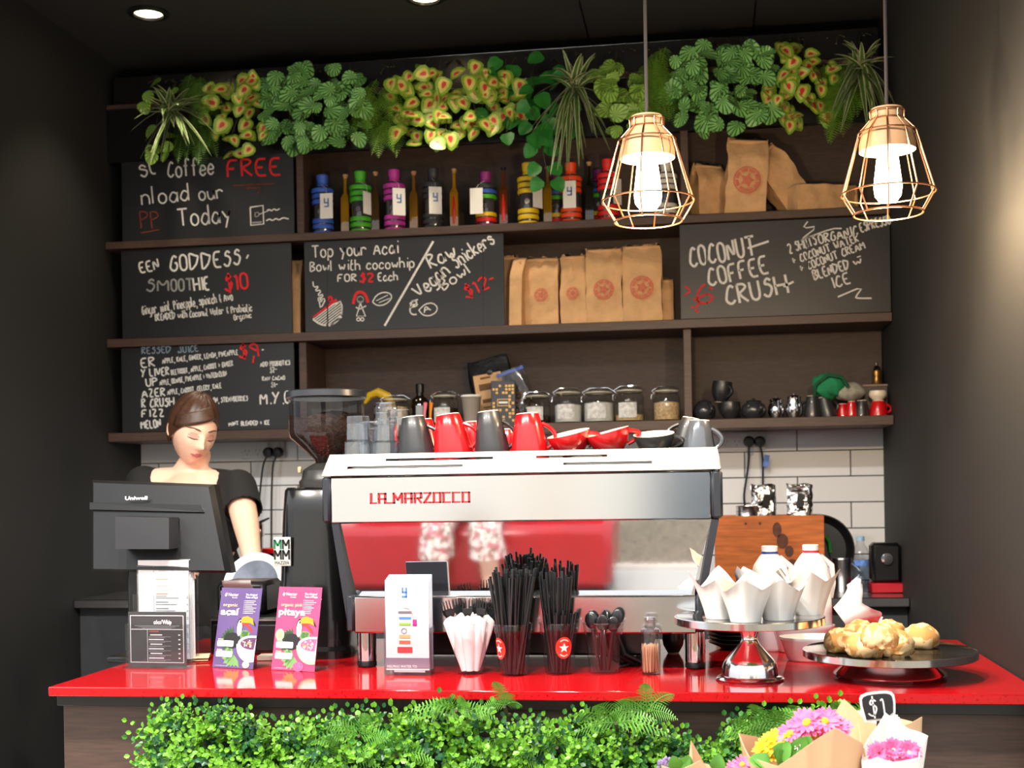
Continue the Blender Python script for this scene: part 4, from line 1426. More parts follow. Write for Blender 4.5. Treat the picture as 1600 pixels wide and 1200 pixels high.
# pots and mugs right of the divider
m_gpot = mat('graphite_glaze', (46, 48, 52), .22, var=.1, scale=20, coat=.4)
m_mblk = mat('matt_black_glaze', (40, 40, 42), .38, var=.08, scale=30, coat=.25)
m_mred = mat('red_glaze', (206, 18, 24), .22, var=.04, scale=30, coat=.5)
m_cream = mat('cream_glaze', (236, 222, 200), .3, coat=.4)
def handle(mb, x0, z0, x1, z1, out, r=.004, m=0, n=10):
    """loop handle on the +X side"""
    pts = []
    for i in range(n + 1):
        t = i / n
        pts.append((x0 + (x1 - x0) * t + out * math.sin(PI * t) ** .8, 0, z0 + (z1 - z0) * t))
    mb.tube(pts, r, m, 8)
def teapot(px, wpx, hpx, label, m, rz=0, Y=YJ, spout=True):
    P = on_shelf(px, ZDT, Y)
    s = mpp(P)
    R, H = wpx * s / 2, hpx * s
    r = thing('teapot', label, 'teapot', P, rz, 'small pots on the lower right shelf')
    MB().lathe([(0, .001), (R * .6, 0), (R * .92, H * .2), (R, H * .42), (R * .86, H * .68), (R * .56, H * .82), (R * .54, H * .86)], 0, 32).build('pot_body', m, r)
    MB().lathe([(R * .62, H * .855), (R * .58, H * .88), (R * .2, H * .93), (R * .1, H * .95), (R * .14, H), (0, H * 1.01)], 0, 24).build('lid', m, r)
    mb = MB().tube([(-R * .8, 0, H * .4), (-R * 1.15, 0, H * .55), (-R * 1.32, 0, H * .8)], [.011, .008, .005], 0, 10)
    mb.build('spout', m, r)
    mb = MB()
    handle(mb, R * .7, H * .76, R * .85, H * .25, R * .55, .0045)
    mb.build('handle', m, r)
    return r
teapot(1101, 36, 33, 'round graphite teapot nearest the shelf divider', m_gpot, -1.1)
teapot(1178, 40, 32, 'graphite teapot with its lid knob, right of the plain black cup', m_gpot, -1.2)
def steel_pot(px, wpx, hpx, label):
    P = on_shelf(px, ZDT, YJ)
    s = mpp(P)
    R, H = wpx * s / 2, hpx * s
    r = thing('steel_pot', label, 'milk jug', P, -1.2, 'steel pots on the lower right shelf')
    MB().lathe([(0, .001), (R * .75, 0), (R, H * .25), (R * .98, H * .5), (R * .72, H * .78), (R * .8, H * .86), (R * .76, H * .86), (R * .6, H * .78)], 0, 32).build('pot_body', m_chrome, r)
    MB().lathe([(R * .78, H * .865), (R * .6, H * .92), (R * .1, H * .96), (R * .12, H), (0, H * 1.01)], 0, 24).build('lid', m_chrome, r)
    mb = MB()
    handle(mb, R * .75, H * .8, R * .95, H * .25, R * .5, .003)
    mb.build('handle', m_chrome, r)
    return r
steel_pot(1213, 26, 34, 'small polished steel pot, left one of the shiny pair')
steel_pot(1241, 28, 38, 'larger polished steel pot, right one of the shiny pair')
def mug(P, R, H, m_out, label, grp, rot=(0, 0, 0), name='mug', cat='mug', rz=0.0, inner=None, prof=None, shandle=True, inverted=False):
    """tapered mug; narrow foot, wide mouth; inverted stands it on its mouth"""
    r = thing(name, label, cat, P, group=grp, rot=rot)
    prof = prof(R, H) if prof else [(0, .002), (R * .60, .002), (R * .64, 0), (R * .67, .002), (R * .72, H * .12), (R * .86, H * .4), (R * .97, H * .75), (R, H), (R * .95, H), (R * .9, H * .75), (R * .78, H * .4), (R * .6, H * .1), (0, H * .08)]
    k = max(range(len(prof)), key=lambda i: (prof[i][1], prof[i][0]))
    mi = [2] * 3 + [0] * (k - 3) + [1] * (len(prof) - 1 - k)
    M = RZ(rz)
    if inverted:
        M = M @ TR(0, 0, H) @ RX(PI)
    mb = MB().lathe(prof, mi, 36, M=M)
    mb.build('cup_body', [m_out, inner or m_cream, m_cream], r)
    if shandle:
        mb = MB()
        handle(mb, R * .93, H * .8, R * .74, H * .25, R * .55, .0052)
        for i in range(len(mb.v)):
            mb.v[i].y *= 1.3
        mb.xf(M)
        mb.build('handle', m_out, r)
    return r
GM = 'mugs and cups on the lower right shelf'
def shelfmug(px, R, H, m, label, **k):
    P = on_shelf(px, ZDT + k.pop('dz', 0), k.pop('Y', YJ))
    s = mpp(P)
    return mug(P, R * s, H * s, m, label, GM, **k)
BOWLP = lambda R, H: [(0, .002), (R * .5, .002), (R * .52, 0), (R * .55, .002), (R * .9, H * .35), (R, H * .62), (R * .92, H), (R * .86, H), (R * .9, H * .62), (R * .6, H * .15), (0, H * .1)]
s = mpp(on_shelf(1142, ZDT, YJ))
shelfmug(1141, 17, 27, m_mblk, 'plain black round cup between the two graphite teapots', prof=BOWLP, shandle=False, inner=m_mblk)
shelfmug(1126, 16, 33, m_mblk, 'black round cup balanced on top of the teapot and cup', rz=-.8, dz=27 * s, rot=(0, .12, 0), prof=BOWLP, inner=m_mblk, Y=YJ + .02)
shelfmug(1270, 13.5, 34, m_mblk, 'upside-down black mug under the green cloth, left', inverted=True, rz=PI)
shelfmug(1295, 13.5, 33, m_mblk, 'tilted upside-down black mug under the green cloth, right', inverted=True, rot=(0, -.22, 0), rz=.3)
shelfmug(1317, 10, 21, m_mred, 'small red mug half hidden by the grey end of the cloth', inverted=True, Y=YJ + .03)
shelfmug(1331, 9, 24, m_mred, 'narrow red mug upside down left of a black mug', inverted=True, shandle=False)
shelfmug(1347, 11.5, 25, m_mblk, 'black mug upside down between the narrow and wide red mugs', inverted=True, rz=PI)
shelfmug(1373, 14, 24, m_mred, 'wide red mug at the right edge with a white bowl on it', inverted=True)
s = mpp(on_shelf(1370, ZDT, YJ))
shelfmug(1372, 14, 15, m_cream, 'small white bowl resting on the wide red mug', dz=24.3 * s, prof=BOWLP, shandle=False)
# green and grey cloth bag on the mugs
P = on_shelf(1301, ZDT + 31 * s, YS + .085)
r = thing('cloth_bundle', 'crumpled green and grey cloth bundle lying on the upturned mugs', 'cloth', P)
def crump(c, rad, seed, name, m):
    rnd = random.Random(seed)
    fs = [(rnd.uniform(4, 9), rnd.uniform(0, 6), rnd.uniform(0, 6)) for _ in range(5)]
    mb = MB().sph((0, 0, 0), 1, 0, 30, 18)
    for i in range(len(mb.v)):
        q = mb.v[i]
        d = 1 + sum(.055 * math.sin(a * (q.x + .6 * q.z) + b_) * math.cos(a * .7 * q.y + c_) for a, b_, c_ in fs)
        mb.v[i] = V((q.x * rad[0] * d + c[0], q.y * rad[1] * d + c[1], q.z * rad[2] * d + c[2]))
    return mb.build(name, m, r, smooth=70)
m_gcl = mat('green_cotton', (24, 128, 82), .85, var=.2, scale=30)
m_gycl = mat('grey_knit', (150, 148, 136), .9, var=.25, scale=40, bump=.5)
crump((26 * s, 0, 8 * s), (24 * s, .04, 15 * s), 3, 'grey_cloth', m_gycl)
crump((-6 * s, -.005, 18 * s), (26 * s, .045, 20 * s), 5, 'green_cloth', m_gcl)
mb = MB().tube([(-28 * s, -.02, 2 * s), (-26 * s, -.04, 20 * s), (-8 * s, -.05, 33 * s), (12 * s, -.05, 30 * s), (22 * s, -.045, 14 * s)], .007, 0, 8)
mb.build('twisted_strap', mat('dark_green_cotton', (14, 80, 50), .85), r)
# dark boxes and small brass bell at right edge
P = on_shelf(1366, ZDT, YS + .2)
s = mpp(P)
r = thing('storage_tin', 'dark brown lidded tin behind the red mugs at the right edge', 'tin', P)
MB().box((0, 0, 24 * s), (38 * s, .09, 48 * s), 0, .003).build('tin_body', mat('dark_brown_tin', (62, 46, 40), .4), r)
MB().box((0, 0, 49 * s), (40 * s, .094, 4 * s), 0, .002).build('lid', mat('pale_brown_lid', (130, 110, 96), .4), r)
P = V((P.x + .012, P.y, ZDT + 51.3 * s))
r = thing('pepper_mill', 'small brass pepper mill standing on the dark tin', 'pepper mill', P)
MB().lathe([(0, 0), (9 * s, 0), (8 * s, 3 * s), (6 * s, 12 * s), (8 * s, 18 * s), (7 * s, 22 * s)], 0, 20).build('mill_body', mat('aged_brass', (150, 112, 60), .3, .8), r)
MB().lathe([(7 * s, 22 * s), (5 * s, 28 * s), (2 * s, 30 * s), (2.5 * s, 34 * s), (0, 36 * s)], 0, 20).build('mill_top', m_chrome, r)

# ================================================================ SOCKETS ON THE TILES
def sockets(x0, x1, y0, y1, plugs, label, tagcol=None):
    a, c = at(x0, y0, YW - .012), at(x1, y1, YW - .012)
    P = V(((a.x + c.x) / 2, YW, (a.z + c.z) / 2))
    w, h = c.x - a.x, a.z - c.z
    r = thing('power_outlet', label, 'power outlet', P)
    MB().box((0, -.008, 0), (w, .014, h), 0, .003).build('cover_plate', m_white, r)
    k = MB()
    for i in range(4):
        x = -w / 2 + w * (i + .5) / 4
        for dx, dz, an in ((-.008, .004, .5), (.008, .004, -.5), (0, -.012, 0)):
            k.box((x + dx, -.0155, dz - .006), (.0022, .001, .008), 0, 0, RY(an))
    k.build('pin_slots', m_grey, r)
    for i in range(4):
        x = -w / 2 + w * (i + .5) / 4
        MB().box((x, -.0165, h * .3), (.011, .004, .017), 0, .001).build('switch', m_white, r)
    return r, P
def plug(px, py, pts, label, tagc=None):
    P = at(px, py, YW - .02)
    P.y = YW - .0165
    r = thing('power_plug', label, 'plug', P, group='black power plugs and leads on the tiles')
    MB().lathe([(0, 0), (.0185, 0), (.021, .006), (.021, .026), (.016, .034), (0, .036)], 0, 24, M=RX(PI / 2)).build('plug_body', m_black, r)
    q = [V((0, -.028, -.012))]
    for a, c in pts:
        t = at(a, c, YW - .05)
        q.append(t - P)
    sm = []
    for i in range(len(q) - 1):
        for t in (0, .25, .5, .75):
            sm.append(q[i].lerp(q[i + 1], t))
    sm.append(q[-1])
    for _ in range(2):
        sm = [sm[0]] + [(sm[i - 1] + sm[i] * 2 + sm[i + 1]) / 4 for i in range(1, len(sm) - 1)] + [sm[-1]]
    MB().tube(sm, .0042, 0, 8).build('lead', m_black, r)
    return r, P
sockets(378, 445, 690, 716, 2, 'white four-way power outlet left of the coffee grinder')
plug(421, 707, [(411, 725), (407, 760), (405, 785), (397, 812), (394, 850), (396, 925)], 'left black plug of the pair left of the coffee grinder')
plug(436, 707, [(426, 725), (424, 780), (424, 860), (424, 925)], 'right black plug of the pair left of the coffee grinder')
sockets(1124, 1197, 675, 702, 2, 'white four-way power outlet right of the coffee machine')
r, P = plug(1170, 690, [(1170, 722), (1166, 750), (1162, 775), (1165, 800), (1168, 900)], 'left black plug of the pair right of the coffee machine')
MB().box((.004, -.03, -.038), (.026, .016, .034), 0, .005).build('clear_adaptor', m_pet, r)
r, P = plug(1187, 690, [(1192, 715), (1192, 760), (1192, 850), (1193, 900)], 'right black plug with a blue cable tag right of the machine')
MB().box((.022, -.038, -.075), (.02, .0015, .045), 0, 0, RY(.15)).build('cable_tag', mat('blue_tag', (84, 128, 210), .5), r)
m_white2 = m_white

# ================================================================ ESPRESSO MACHINE
YM = 3.0
MO = at(816, 1046, YM)
MO = V((MO.x, YM, ZC))
mz = lambda py: at(816, py, YM).z - ZC
mw_ = lambda px, py: at(px, py, YM).x - MO.x
em = thing('espresso_machine', 'long polished steel espresso machine with red lettering on the red counter', 'coffee machine', MO)
MW = mw_(1126, 735) - mw_(504, 745)
hw = MW / 2
mx = (mw_(1126, 735) + mw_(504, 745)) / 2
def mbx(name, x0, x1, y0, y1, z0, z1, m, b=.003):
    return MB().box(((x0 + x1) / 2 + mx, (y0 + y1) / 2, (z0 + z1) / 2), (x1 - x0, y1 - y0, z1 - z0), 0, b).build(name, m, em)
Zf, Zt, Zm, Zu, Zc, Zg = mz(990), mz(931), mz(818), mz(815), mz(740), mz(704)
m_mpan = mat('brushed_machine_steel', (216, 216, 216), 0.13, 1.0, bump=.006, scale=40, stretch=(1, 1, 30))
m_dark = mat('dark_slate_side', (40, 43, 50), .4, var=.06)
mbx('upper_panel', -hw + .018, hw - .022, 0, .02, Zu, Zc, m_mpan, .004)
mbx('side_cap', -hw - .002, -hw + .018, -.004, .46, Zu + .002, Zc, m_dark, .006)
mbx('side_cap', hw - .022, hw + .004, -.004, .46, Zu + .002, Zc, m_dark, .006)
mbx('body', -hw + .03, hw - .03, .04, .45, Zm, Zc - .002, m_blackm)
# sloping mirror panel, its foot further from us
a0, a1 = mw_(528, 822) - mx, mw_(1112, 812) - mx
b0, b1 = mw_(552, 932) - mx, mw_(1080, 930) - mx
TLT = .020
q = [(a0 + mx, .015, Zu), (a1 + mx, .015, Zu), (b1 + mx, .015 + TLT, Zt), (b0 + mx, .015 + TLT, Zt)]
mb = MB()
vs = q + [(x, y + .006, z) for x, y, z in q]
mb.add(vs, [(0, 1, 2, 3), (7, 6, 5, 4), (0, 4, 5, 1), (1, 5, 6, 2), (2, 6, 7, 3), (3, 7, 4, 0)])
mb.build('mirror_panel', m_mirror, em, smooth=0)
for sx, (t0, t1) in ((-1, (a0, b0)), (1, (a1, b1))):
    mb = MB()
    w = .017
    p0, p1 = t0 + (0 if sx > 0 else -w), t1 + (0 if sx > 0 else -w)
    for (xa, za), (xb, zb) in (((p0, Zu), (p1, Zf + .006)),):
        vs = []
        for y0, y1 in ((.004, .012), (.44, .44)):
            vs += [(xa + mx, y0, za), (xa + w + mx, y0, za), (xb + w + mx, y1, zb), (xb + mx, y1, zb)]
        mb.add(vs, [(0, 1, 2, 3), (7, 6, 5, 4), (0, 4, 5, 1), (1, 5, 6, 2), (2, 6, 7, 3), (3, 7, 4, 0)])
    mb.build('side_leg', m_dark, em, smooth=0)
mbx('base_tray', b0, b1 + .012, .0, .47, Zf, Zt, m_mpan, .004)
mbx('tray_end', b0 - .018, b0, -.002, .47, Zf + .004, Zt + .002, m_dark, .004)
mbx('tray_end', b1 + .012, b1 + .03, -.002, .47, Zf + .004, Zt + .002, m_dark, .004)
for px in (565, 1086):
    for y in (.05, .4):
        x = mw_(px, 1030)
        o = MB().lathe([(0, .016), (.0235, .016), (.0235, Zf), (0, Zf)], 0, 28, (x, y, 0)).build('foot', m_chrome, em)
        MB().lathe([(0, 0.0), (.021, 0), (.024, .003), (.024, .012), (.022, .016), (0, .016)], 0, 28, (x, y, 0)).build('rubber_pad', m_black, o)
mbx('added_underside_block', b0 + .10, b1 - .10, .10, .42, .022, Zf - .001, m_blackm, .006)  # dark box added to block the pale counter reflection beneath
hs = MB()
for k in range(3):
    hs.tube([(b1 + mx - .22 + .02 * k, .07, Zf - .004), (b1 + mx - .20 + .02 * k, .06, .03), (b1 + mx - .17 + .03 * k, .08, .008), (b1 + mx - .12, .2 + .04 * k, .008)], .007, 0, 8)
hs.build('drain_hose', m_black, em)
# slotted guard round the cup tray, leaning back
gx0, gx1 = mw_(503, 745) - mx, mw_(1127, 732) - mx
hx0, hx1 = mw_(510, 713) - mx, mw_(1121, 699) - mx
mb = MB()
rows = [(0.0, []), ]
def gp(u, v):
    xa = gx0 + (gx1 - gx0) * u
    xb = hx0 + (hx1 - hx0) * u
    return V((xa + (xb - xa) * v + mx, -.004 + .032 * v, Zc + .003 + (Zg - Zc - .003) * v))
slots = [(.64, .76, [(.155, .435), (.545, .725)]), (.30, .42, [(.06, .36), (.615, .835)])]
us = sorted({0, 1} | {x for s in slots for p in s[2] for x in p} | {i / 12 for i in range(13)})
vs_ = [0, .30, .42, .64, .76, 1]
grid = {}
for i, u in enumerate(us):
    for j, v in enumerate(vs_):
        grid[(i, j)] = len(mb.v)
        mb.v.append(gp(u, v))
for i in range(len(us) - 1):
    for j in range(len(vs_) - 1):
        um = (us[i] + us[i + 1]) / 2
        if any(abs(vs_[j] - s[0]) < 1e-6 and any(p[0] <= um <= p[1] for p in s[2]) for s in slots):
            continue
        mb.f.append((grid[(i, j)], grid[(i + 1, j)], grid[(i + 1, j + 1)], grid[(i, j + 1)])); mb.m.append(0)
m_satin = mat('satin_steel', (152, 146, 139), .42, .85, var=.02, scale=8)
g = mb.build('cup_guard', m_satin, em, smooth=0)
sm_ = g.modifiers.new('thickness', 'SOLIDIFY')
sm_.thickness = .003
sm_.offset = -1
for x0, x1 in ((gx0, hx0), (gx1, hx1)):
    sgn = -1 if x0 < 0 else 1
    mb = MB()
    q = [(x0 + mx, -.004, Zc + .003), (x1 + mx, .028, Zg), (x1 + mx, .43, Zg), (x0 + mx, .46, Zc + .003)]
    mb.add(q + [(x - sgn * .003, y, z) for x, y, z in q], [(0, 1, 2, 3), (7, 6, 5, 4), (0, 4, 5, 1), (1, 5, 6, 2), (2, 6, 7, 3), (3, 7, 4, 0)])
    mb.build('guard_end', m_satin, em, smooth=0)
ZT = Zg - .022
mbx('cup_tray', hx0 + .012, hx1 - .012, .036, .43, ZT - .02, ZT, m_steel, .002)
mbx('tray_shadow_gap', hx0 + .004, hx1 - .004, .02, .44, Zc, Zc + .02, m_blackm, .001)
# raised red lettering: square letters joined by a foot line
logo = MB()
LG = {'L': [[(0, 6), (0, 0), (3, 0)]], 'A': [[(0, 0), (0, 6), (4, 6), (4, 0)], [(0, 2.6), (4, 2.6)]], 'M': [[(0, 0), (0, 6), (2.6, 2), (5.2, 6), (5.2, 0)]], 'R': [[(0, 0), (0, 6), (4, 6), (4, 3), (0, 2.6)], [(2, 2.8), (4, 0)]],
      'Z': [[(0, 6), (4, 6), (0, 0), (4, 0)]], 'O': [[(0, 0), (0, 6), (4, 6), (4, 0), (0, 0)]], 'C': [[(4, 6), (0, 6), (0, 0), (4, 0)]]}
cur, lets = 0, []
for ch in 'LA_MARZOCCO':
    if ch == '_':
        cur += 3.5
        continue
    wd = max(p[0] for st in LG[ch] for p in st)
    lets.append((ch, cur, wd))
    cur += wd + 2.1
tot = cur - 2.1
lx0, lx1 = mw_(580, 783), mw_(733, 780)
lz = mz(783)
lh = mz(768) - mz(783)
def lbar(p, q, w=.0036):
    a = V((lx0 + (lx1 - lx0) * p[0] / tot, 0, lz + lh * p[1] / 6))
    c = V((lx0 + (lx1 - lx0) * q[0] / tot, 0, lz + lh * q[1] / 6))
    d = c - a
    ang = -math.atan2(d.z, d.x)
    logo.box(((a.x + c.x) / 2, -.003, (a.z + c.z) / 2), (d.length + w, .006, w), 0, 0, RY(ang))
for ch, x, wd in lets:
    for st in LG[ch]:
        for p, q in zip(st, st[1:]):
            lbar((p[0] + x, p[1]), (q[0] + x, q[1]))
xa = [l for l in lets]
lbar((xa[1][1] + 4, 0), (xa[2][1], 0))
lbar((xa[5][1] + 4, 0), (xa[6][1], 0))
lbar((xa[6][1] + 4, 6), (xa[7][1], 6))
o = logo.build('lettering', mat('red_enamel', (206, 28, 40), .3), em, smooth=0)
o['label'] = 'raised red maker lettering'

# ---------------------------------------------------------------- cups on the machine
ZT2 = ZC + ZT + .0005
def on_tray(px, Y):
    p = at(px, 700, Y)
    return V((at(px, 760 - (ZT2 - CAMZ) / mpp(p), Y).x, Y, ZT2))
GU = 'mugs and cups on top of the espresso machine'
YC = YM + .10
def traymug(px, wpx, hpx, m, label, tilt=0.0, rz=0.0, Y=YC, inv=True, prof=None, lift=0.0):
    P = on_tray(px, Y)
    s = mpp(P)
    P.z += lift
    return mug(P, wpx * s / 2, hpx * s, m, label, GU, rot=(0, tilt, 0), rz=rz, inverted=inv, prof=prof)
MPROF = lambda R, H: [(0, .004), (R * .52, .004), (R * .55, 0), (R * .6, .002), (R * .76, H * .3), (R * .95, H * .72), (R, H * .9), (R * .98, H), (R * .93, H), (R * .9, H * .72), (R * .7, H * .3), (0, H * .1)]
traymug(653, 58, 70, m_mblk, 'leftmost black mug upside down beside the clear tumblers', -.10, 0, prof=MPROF, lift=.004)
traymug(710, 62, 72, m_mred, 'first red mug, upside down and tilted between two black mugs', -.13, 0, prof=MPROF, lift=.005)
traymug(771, 56, 76, m_mblk, 'second black mug upside down between the two red mugs', -.10, .1, prof=MPROF, lift=.004)
traymug(829, 60, 72, m_mred, 'second red mug, upside down with its handle to the right', -.06, 0, prof=MPROF, lift=.003)
CUPP = lambda R, H: [(0, .004), (R * .42, .004), (R * .44, 0), (R * .5, .002), (R * .8, H * .4), (R * .97, H * .8), (R, H), (R * .96, H), (R * .92, H * .8), (R * .7, H * .35), (0, H * .12)]
def traycup(px, R, H, m, label, tilt, toward, rz=0.2, Y=YC + .01, lift=.0):
    P = on_tray(px, Y)
    s = mpp(P)
    P.z += lift
    return mug(P, R * s, H * s, m, label, GU, rot=(toward, tilt, 0), rz=rz, prof=CUPP)
traycup(896, 34, 36, m_mred, 'red cappuccino cup tipped forward showing cream inside, left', -.20, .16, .15, lift=.01)
traycup(958, 35, 36, m_mred, 'red cappuccino cup tipped more, right of the first tipped cup', -.24, .10, .15, lift=.012)
traycup(1024, 32, 32, m_mblk, 'black cappuccino cup tipped forward showing cream inside', -.05, .2, .1, lift=.01)
traymug(1070, 46, 56, m_mblk, 'black mug upside down tilting left behind the glossy grey mug', .2, PI, YC + .05, prof=MPROF, lift=.012)
traymug(1092, 52, 56, mat('grey_steel_glaze', (96, 100, 106), .2, .4, var=.08, coat=.5), 'glossy grey mug upside down at the right end of the machine', .04, -.2, YC - .01, prof=MPROF, lift=.003)
traymug(742, 50, 62, m_mred, 'red mug in the second row, half hidden between red and black mugs', -.05, .3, YC + .10, prof=MPROF, lift=.003)
traymug(668, 50, 66, m_mred, 'red mug in the second row behind the leftmost black mug', -.10, .6, YC + .11, prof=MPROF, lift=.005)
traymug(795, 46, 50, m_mred, 'red mug in the second row, low between black and red mugs', -.02, -.2, YC + .10, prof=MPROF, lift=.002)
# clear faceted tumblers, upside down, two high
m_tum = thin_glass('tumbler_glass', (244, 246, 248), 2.6, .03)
def tumbler(px, Y, zoff, label, w=44, h=48):
    P = on_tray(px, Y)
    s = mpp(P)
    R, H = w * s / 2, h * s
    P.z += zoff * s
    r = thing('glass_tumbler', label, 'glass', P, group='clear tumblers stacked on the espresso machine', rz=random.random())
    MB().lathe([(0, H * .86), (R * .74, H * .84), (R * .9, .002), (R * .96, 0), (R, .002), (R * .97, H * .45), (R * .82, H * .5), (R * .8, H * .93), (R * .76, H), (0, H * .985)], 0, 12).build('glass_body', m_tum, r, smooth=25)
    return r
tumbler(560, YC, 0, 'front left clear tumbler standing upside down on the machine', 46, 74)
tumbler(603, YC + .01, 0, 'front clear tumbler next to the leftmost black mug', 46, 70)
tumbler(582, YC + .085, 0, 'clear tumbler standing behind and between the two front tumblers', 44, 66)
tumbler(624, YC + .10, 0, 'clear tumbler in the back row behind the leftmost black mug', 46, 84)
tumbler(604, YC + .165, 0, 'tall clear tumbler at the very back of the tumblers', 46, 96)

# ================================================================ GRINDER
GP = at(503, 1000, 3.30)
GP = V((GP.x, 3.30, ZC))
s = mpp(at(503, 760, 3.30))
gz = lambda py: at(503, py, 3.30).z - ZC
gr = thing('coffee_grinder', 'tall black coffee grinder with a bean-filled clear hopper left of the machine', 'coffee grinder', GP)
mb = MB()
def ring(w, d, z, n=4, yo=0, xo=0):
    pts = rrect(w, d, min(w, d) * .28, n)
    k = len(mb.v)
    mb.v += [V((x + xo, y + yo, z)) for x, y in pts]
    return list(range(k, k + len(pts)))
prof = [(122, .26, 0.0), (122, .26, .02), (112, .23, .03), (114, .23, .12), (104, .215, .20), (96, .20, gz(800)), (90, .19, gz(766)), (84, .17, gz(761))]
rows = [ring(w * s, d, z, xo=0) for w, d, z in prof]
for A, B in zip(rows, rows[1:]):
    for i in range(len(A)):
        mb.f.append((A[i], A[(i + 1) % len(A)], B[(i + 1) % len(A)], B[i])); mb.m.append(0)
mb.f += [tuple(rows[0]), tuple(rows[-1])]
mb.m += [0, 0]
mb.build('body', mat('gloss_black_casting', (17, 16, 17), .22, var=.06, coat=.3), gr, smooth=50)
hx = (516 - 503) * s
MB().lathe([(0, gz(762)), (44 * s, gz(762)), (44 * s, gz(752)), (40 * s, gz(748)), (38 * s, gz(735)), (28 * s, gz(728)), (20 * s, gz(724)), (0, gz(724))], 0, 32, (hx, 0, 0)).build('burr_collar', mat('dark_grey_casting', (42, 40, 38), .4, var=.1), gr)
MB().box((-22 * s, -.05, gz(734)), (.01, .012, .018), 0, .002).build('dial_pointer', mat('pale_brass', (190, 176, 140), .4, .5), gr)
hp = MB().lathe([(18 * s, gz(726)), (20 * s, gz(718)), (57 * s, gz(684)), (58.5 * s, gz(675)), (58.5 * s, gz(622))], 0, 48, (hx, 0, 0)).build('hopper', thin_glass('smoky_clear_plastic', (232, 234, 236), .8, .04), gr)
rnd = random.Random(9)
mb = MB()
def ztop(x, y):
    return gz(648) + .012 * math.sin(x * 40 + 1) - .03 * max(0, (x * .8 - y) * 4 + .1)
N = 36
rows = []
for rr, py in ((17, 724), (19, 718), (55.5, 685), (57, 676)):
    k = len(mb.v)
    mb.v += [V((rr * s * math.cos(2 * PI * i / N), rr * s * math.sin(2 * PI * i / N), gz(py))) for i in range(N)]
    rows.append(list(range(k, k + N)))
for f in (1.0, .6, .25):
    k = len(mb.v)
    for i in range(N):
        x, y = 57 * s * f * math.cos(2 * PI * i / N), 57 * s * f * math.sin(2 * PI * i / N)
        mb.v.append(V((x, y, max(gz(690), ztop(x, y) + rnd.uniform(-.003, .003)))))
    rows.append(list(range(k, k + N)))
for A, B in zip(rows, rows[1:]):
    for i in range(N):
        mb.f.append((A[i], A[(i + 1) % N], B[(i + 1) % N], B[i])); mb.m.append(0)
mb.f.append(tuple(rows[-1])); mb.m.append(0)
mb.xf(TR(hx, 0, 0))
mb.build('coffee_beans', m_beans, hp)
MB().lathe([(0, gz(611)), (56 * s, gz(611)), (62 * s, gz(613)), (63 * s, gz(622)), (59 * s, gz(624)), (0, gz(622))], 0, 48, (hx, 0, 0)).build('hopper_lid', mat('dark_smoke_plastic', (38, 40, 44), .3), gr)
# maker's plate: four letters in two rows
bw, bh = 27 * s, 44 * s
bx, bzc = (461 - 503) * s, gz(858)
bdy = -.112
bd = MB().box((bx + .004, bdy, bzc), (bw, .004, bh), 0, .001).build('maker_plate', mat('pale_silver_plate', (200, 202, 196), .35, .3), gr)
mk = MB()
for i in range(2):
    for j in range(2):
        x0, z0 = bx + .004 + (-.46 + .48 * i) * bw, bzc + (.09 - .36 * j) * bh
        w_, h_ = bw * .42, bh * .32
        col = 0 if (i == 0 and j == 0) else 1
        for p, q in (((0.08, 0), (0.08, 1)), ((.92, 0), (.92, 1)), ((.08, 1), (.5, .35)), ((.92, 1), (.5, .35))):
            A = V((x0 + p[0] * w_, bdy - .0026, z0 + p[1] * h_)); B = V((x0 + q[0] * w_, bdy - .0026, z0 + q[1] * h_))
            d = B - A
            mk.box((A + B) / 2, (d.length, .0012, w_ * .24), col, 0, RY(-math.atan2(d.z, d.x)))
printed(mk, 'MAZZER', bh * .11, pz(bx + .004 - bw * .42, bzc - bh * .44, bdy - .0028), 1, bw * .84)
mk.build('plate_lettering', [mat('dark_green_enamel', (24, 112, 72), .4), mat('black_enamel', (34, 34, 34), .4)], bd, smooth=0)
# chute and dosing fork on the far side
MB().box((0, .15, .24), (.06, .08, .05), 0, .01).build('chute', m_blackm, gr)

# ================================================================ ON THE COUNTER
def cnt(px, py):
    return onz(px, py, ZC + .0005)
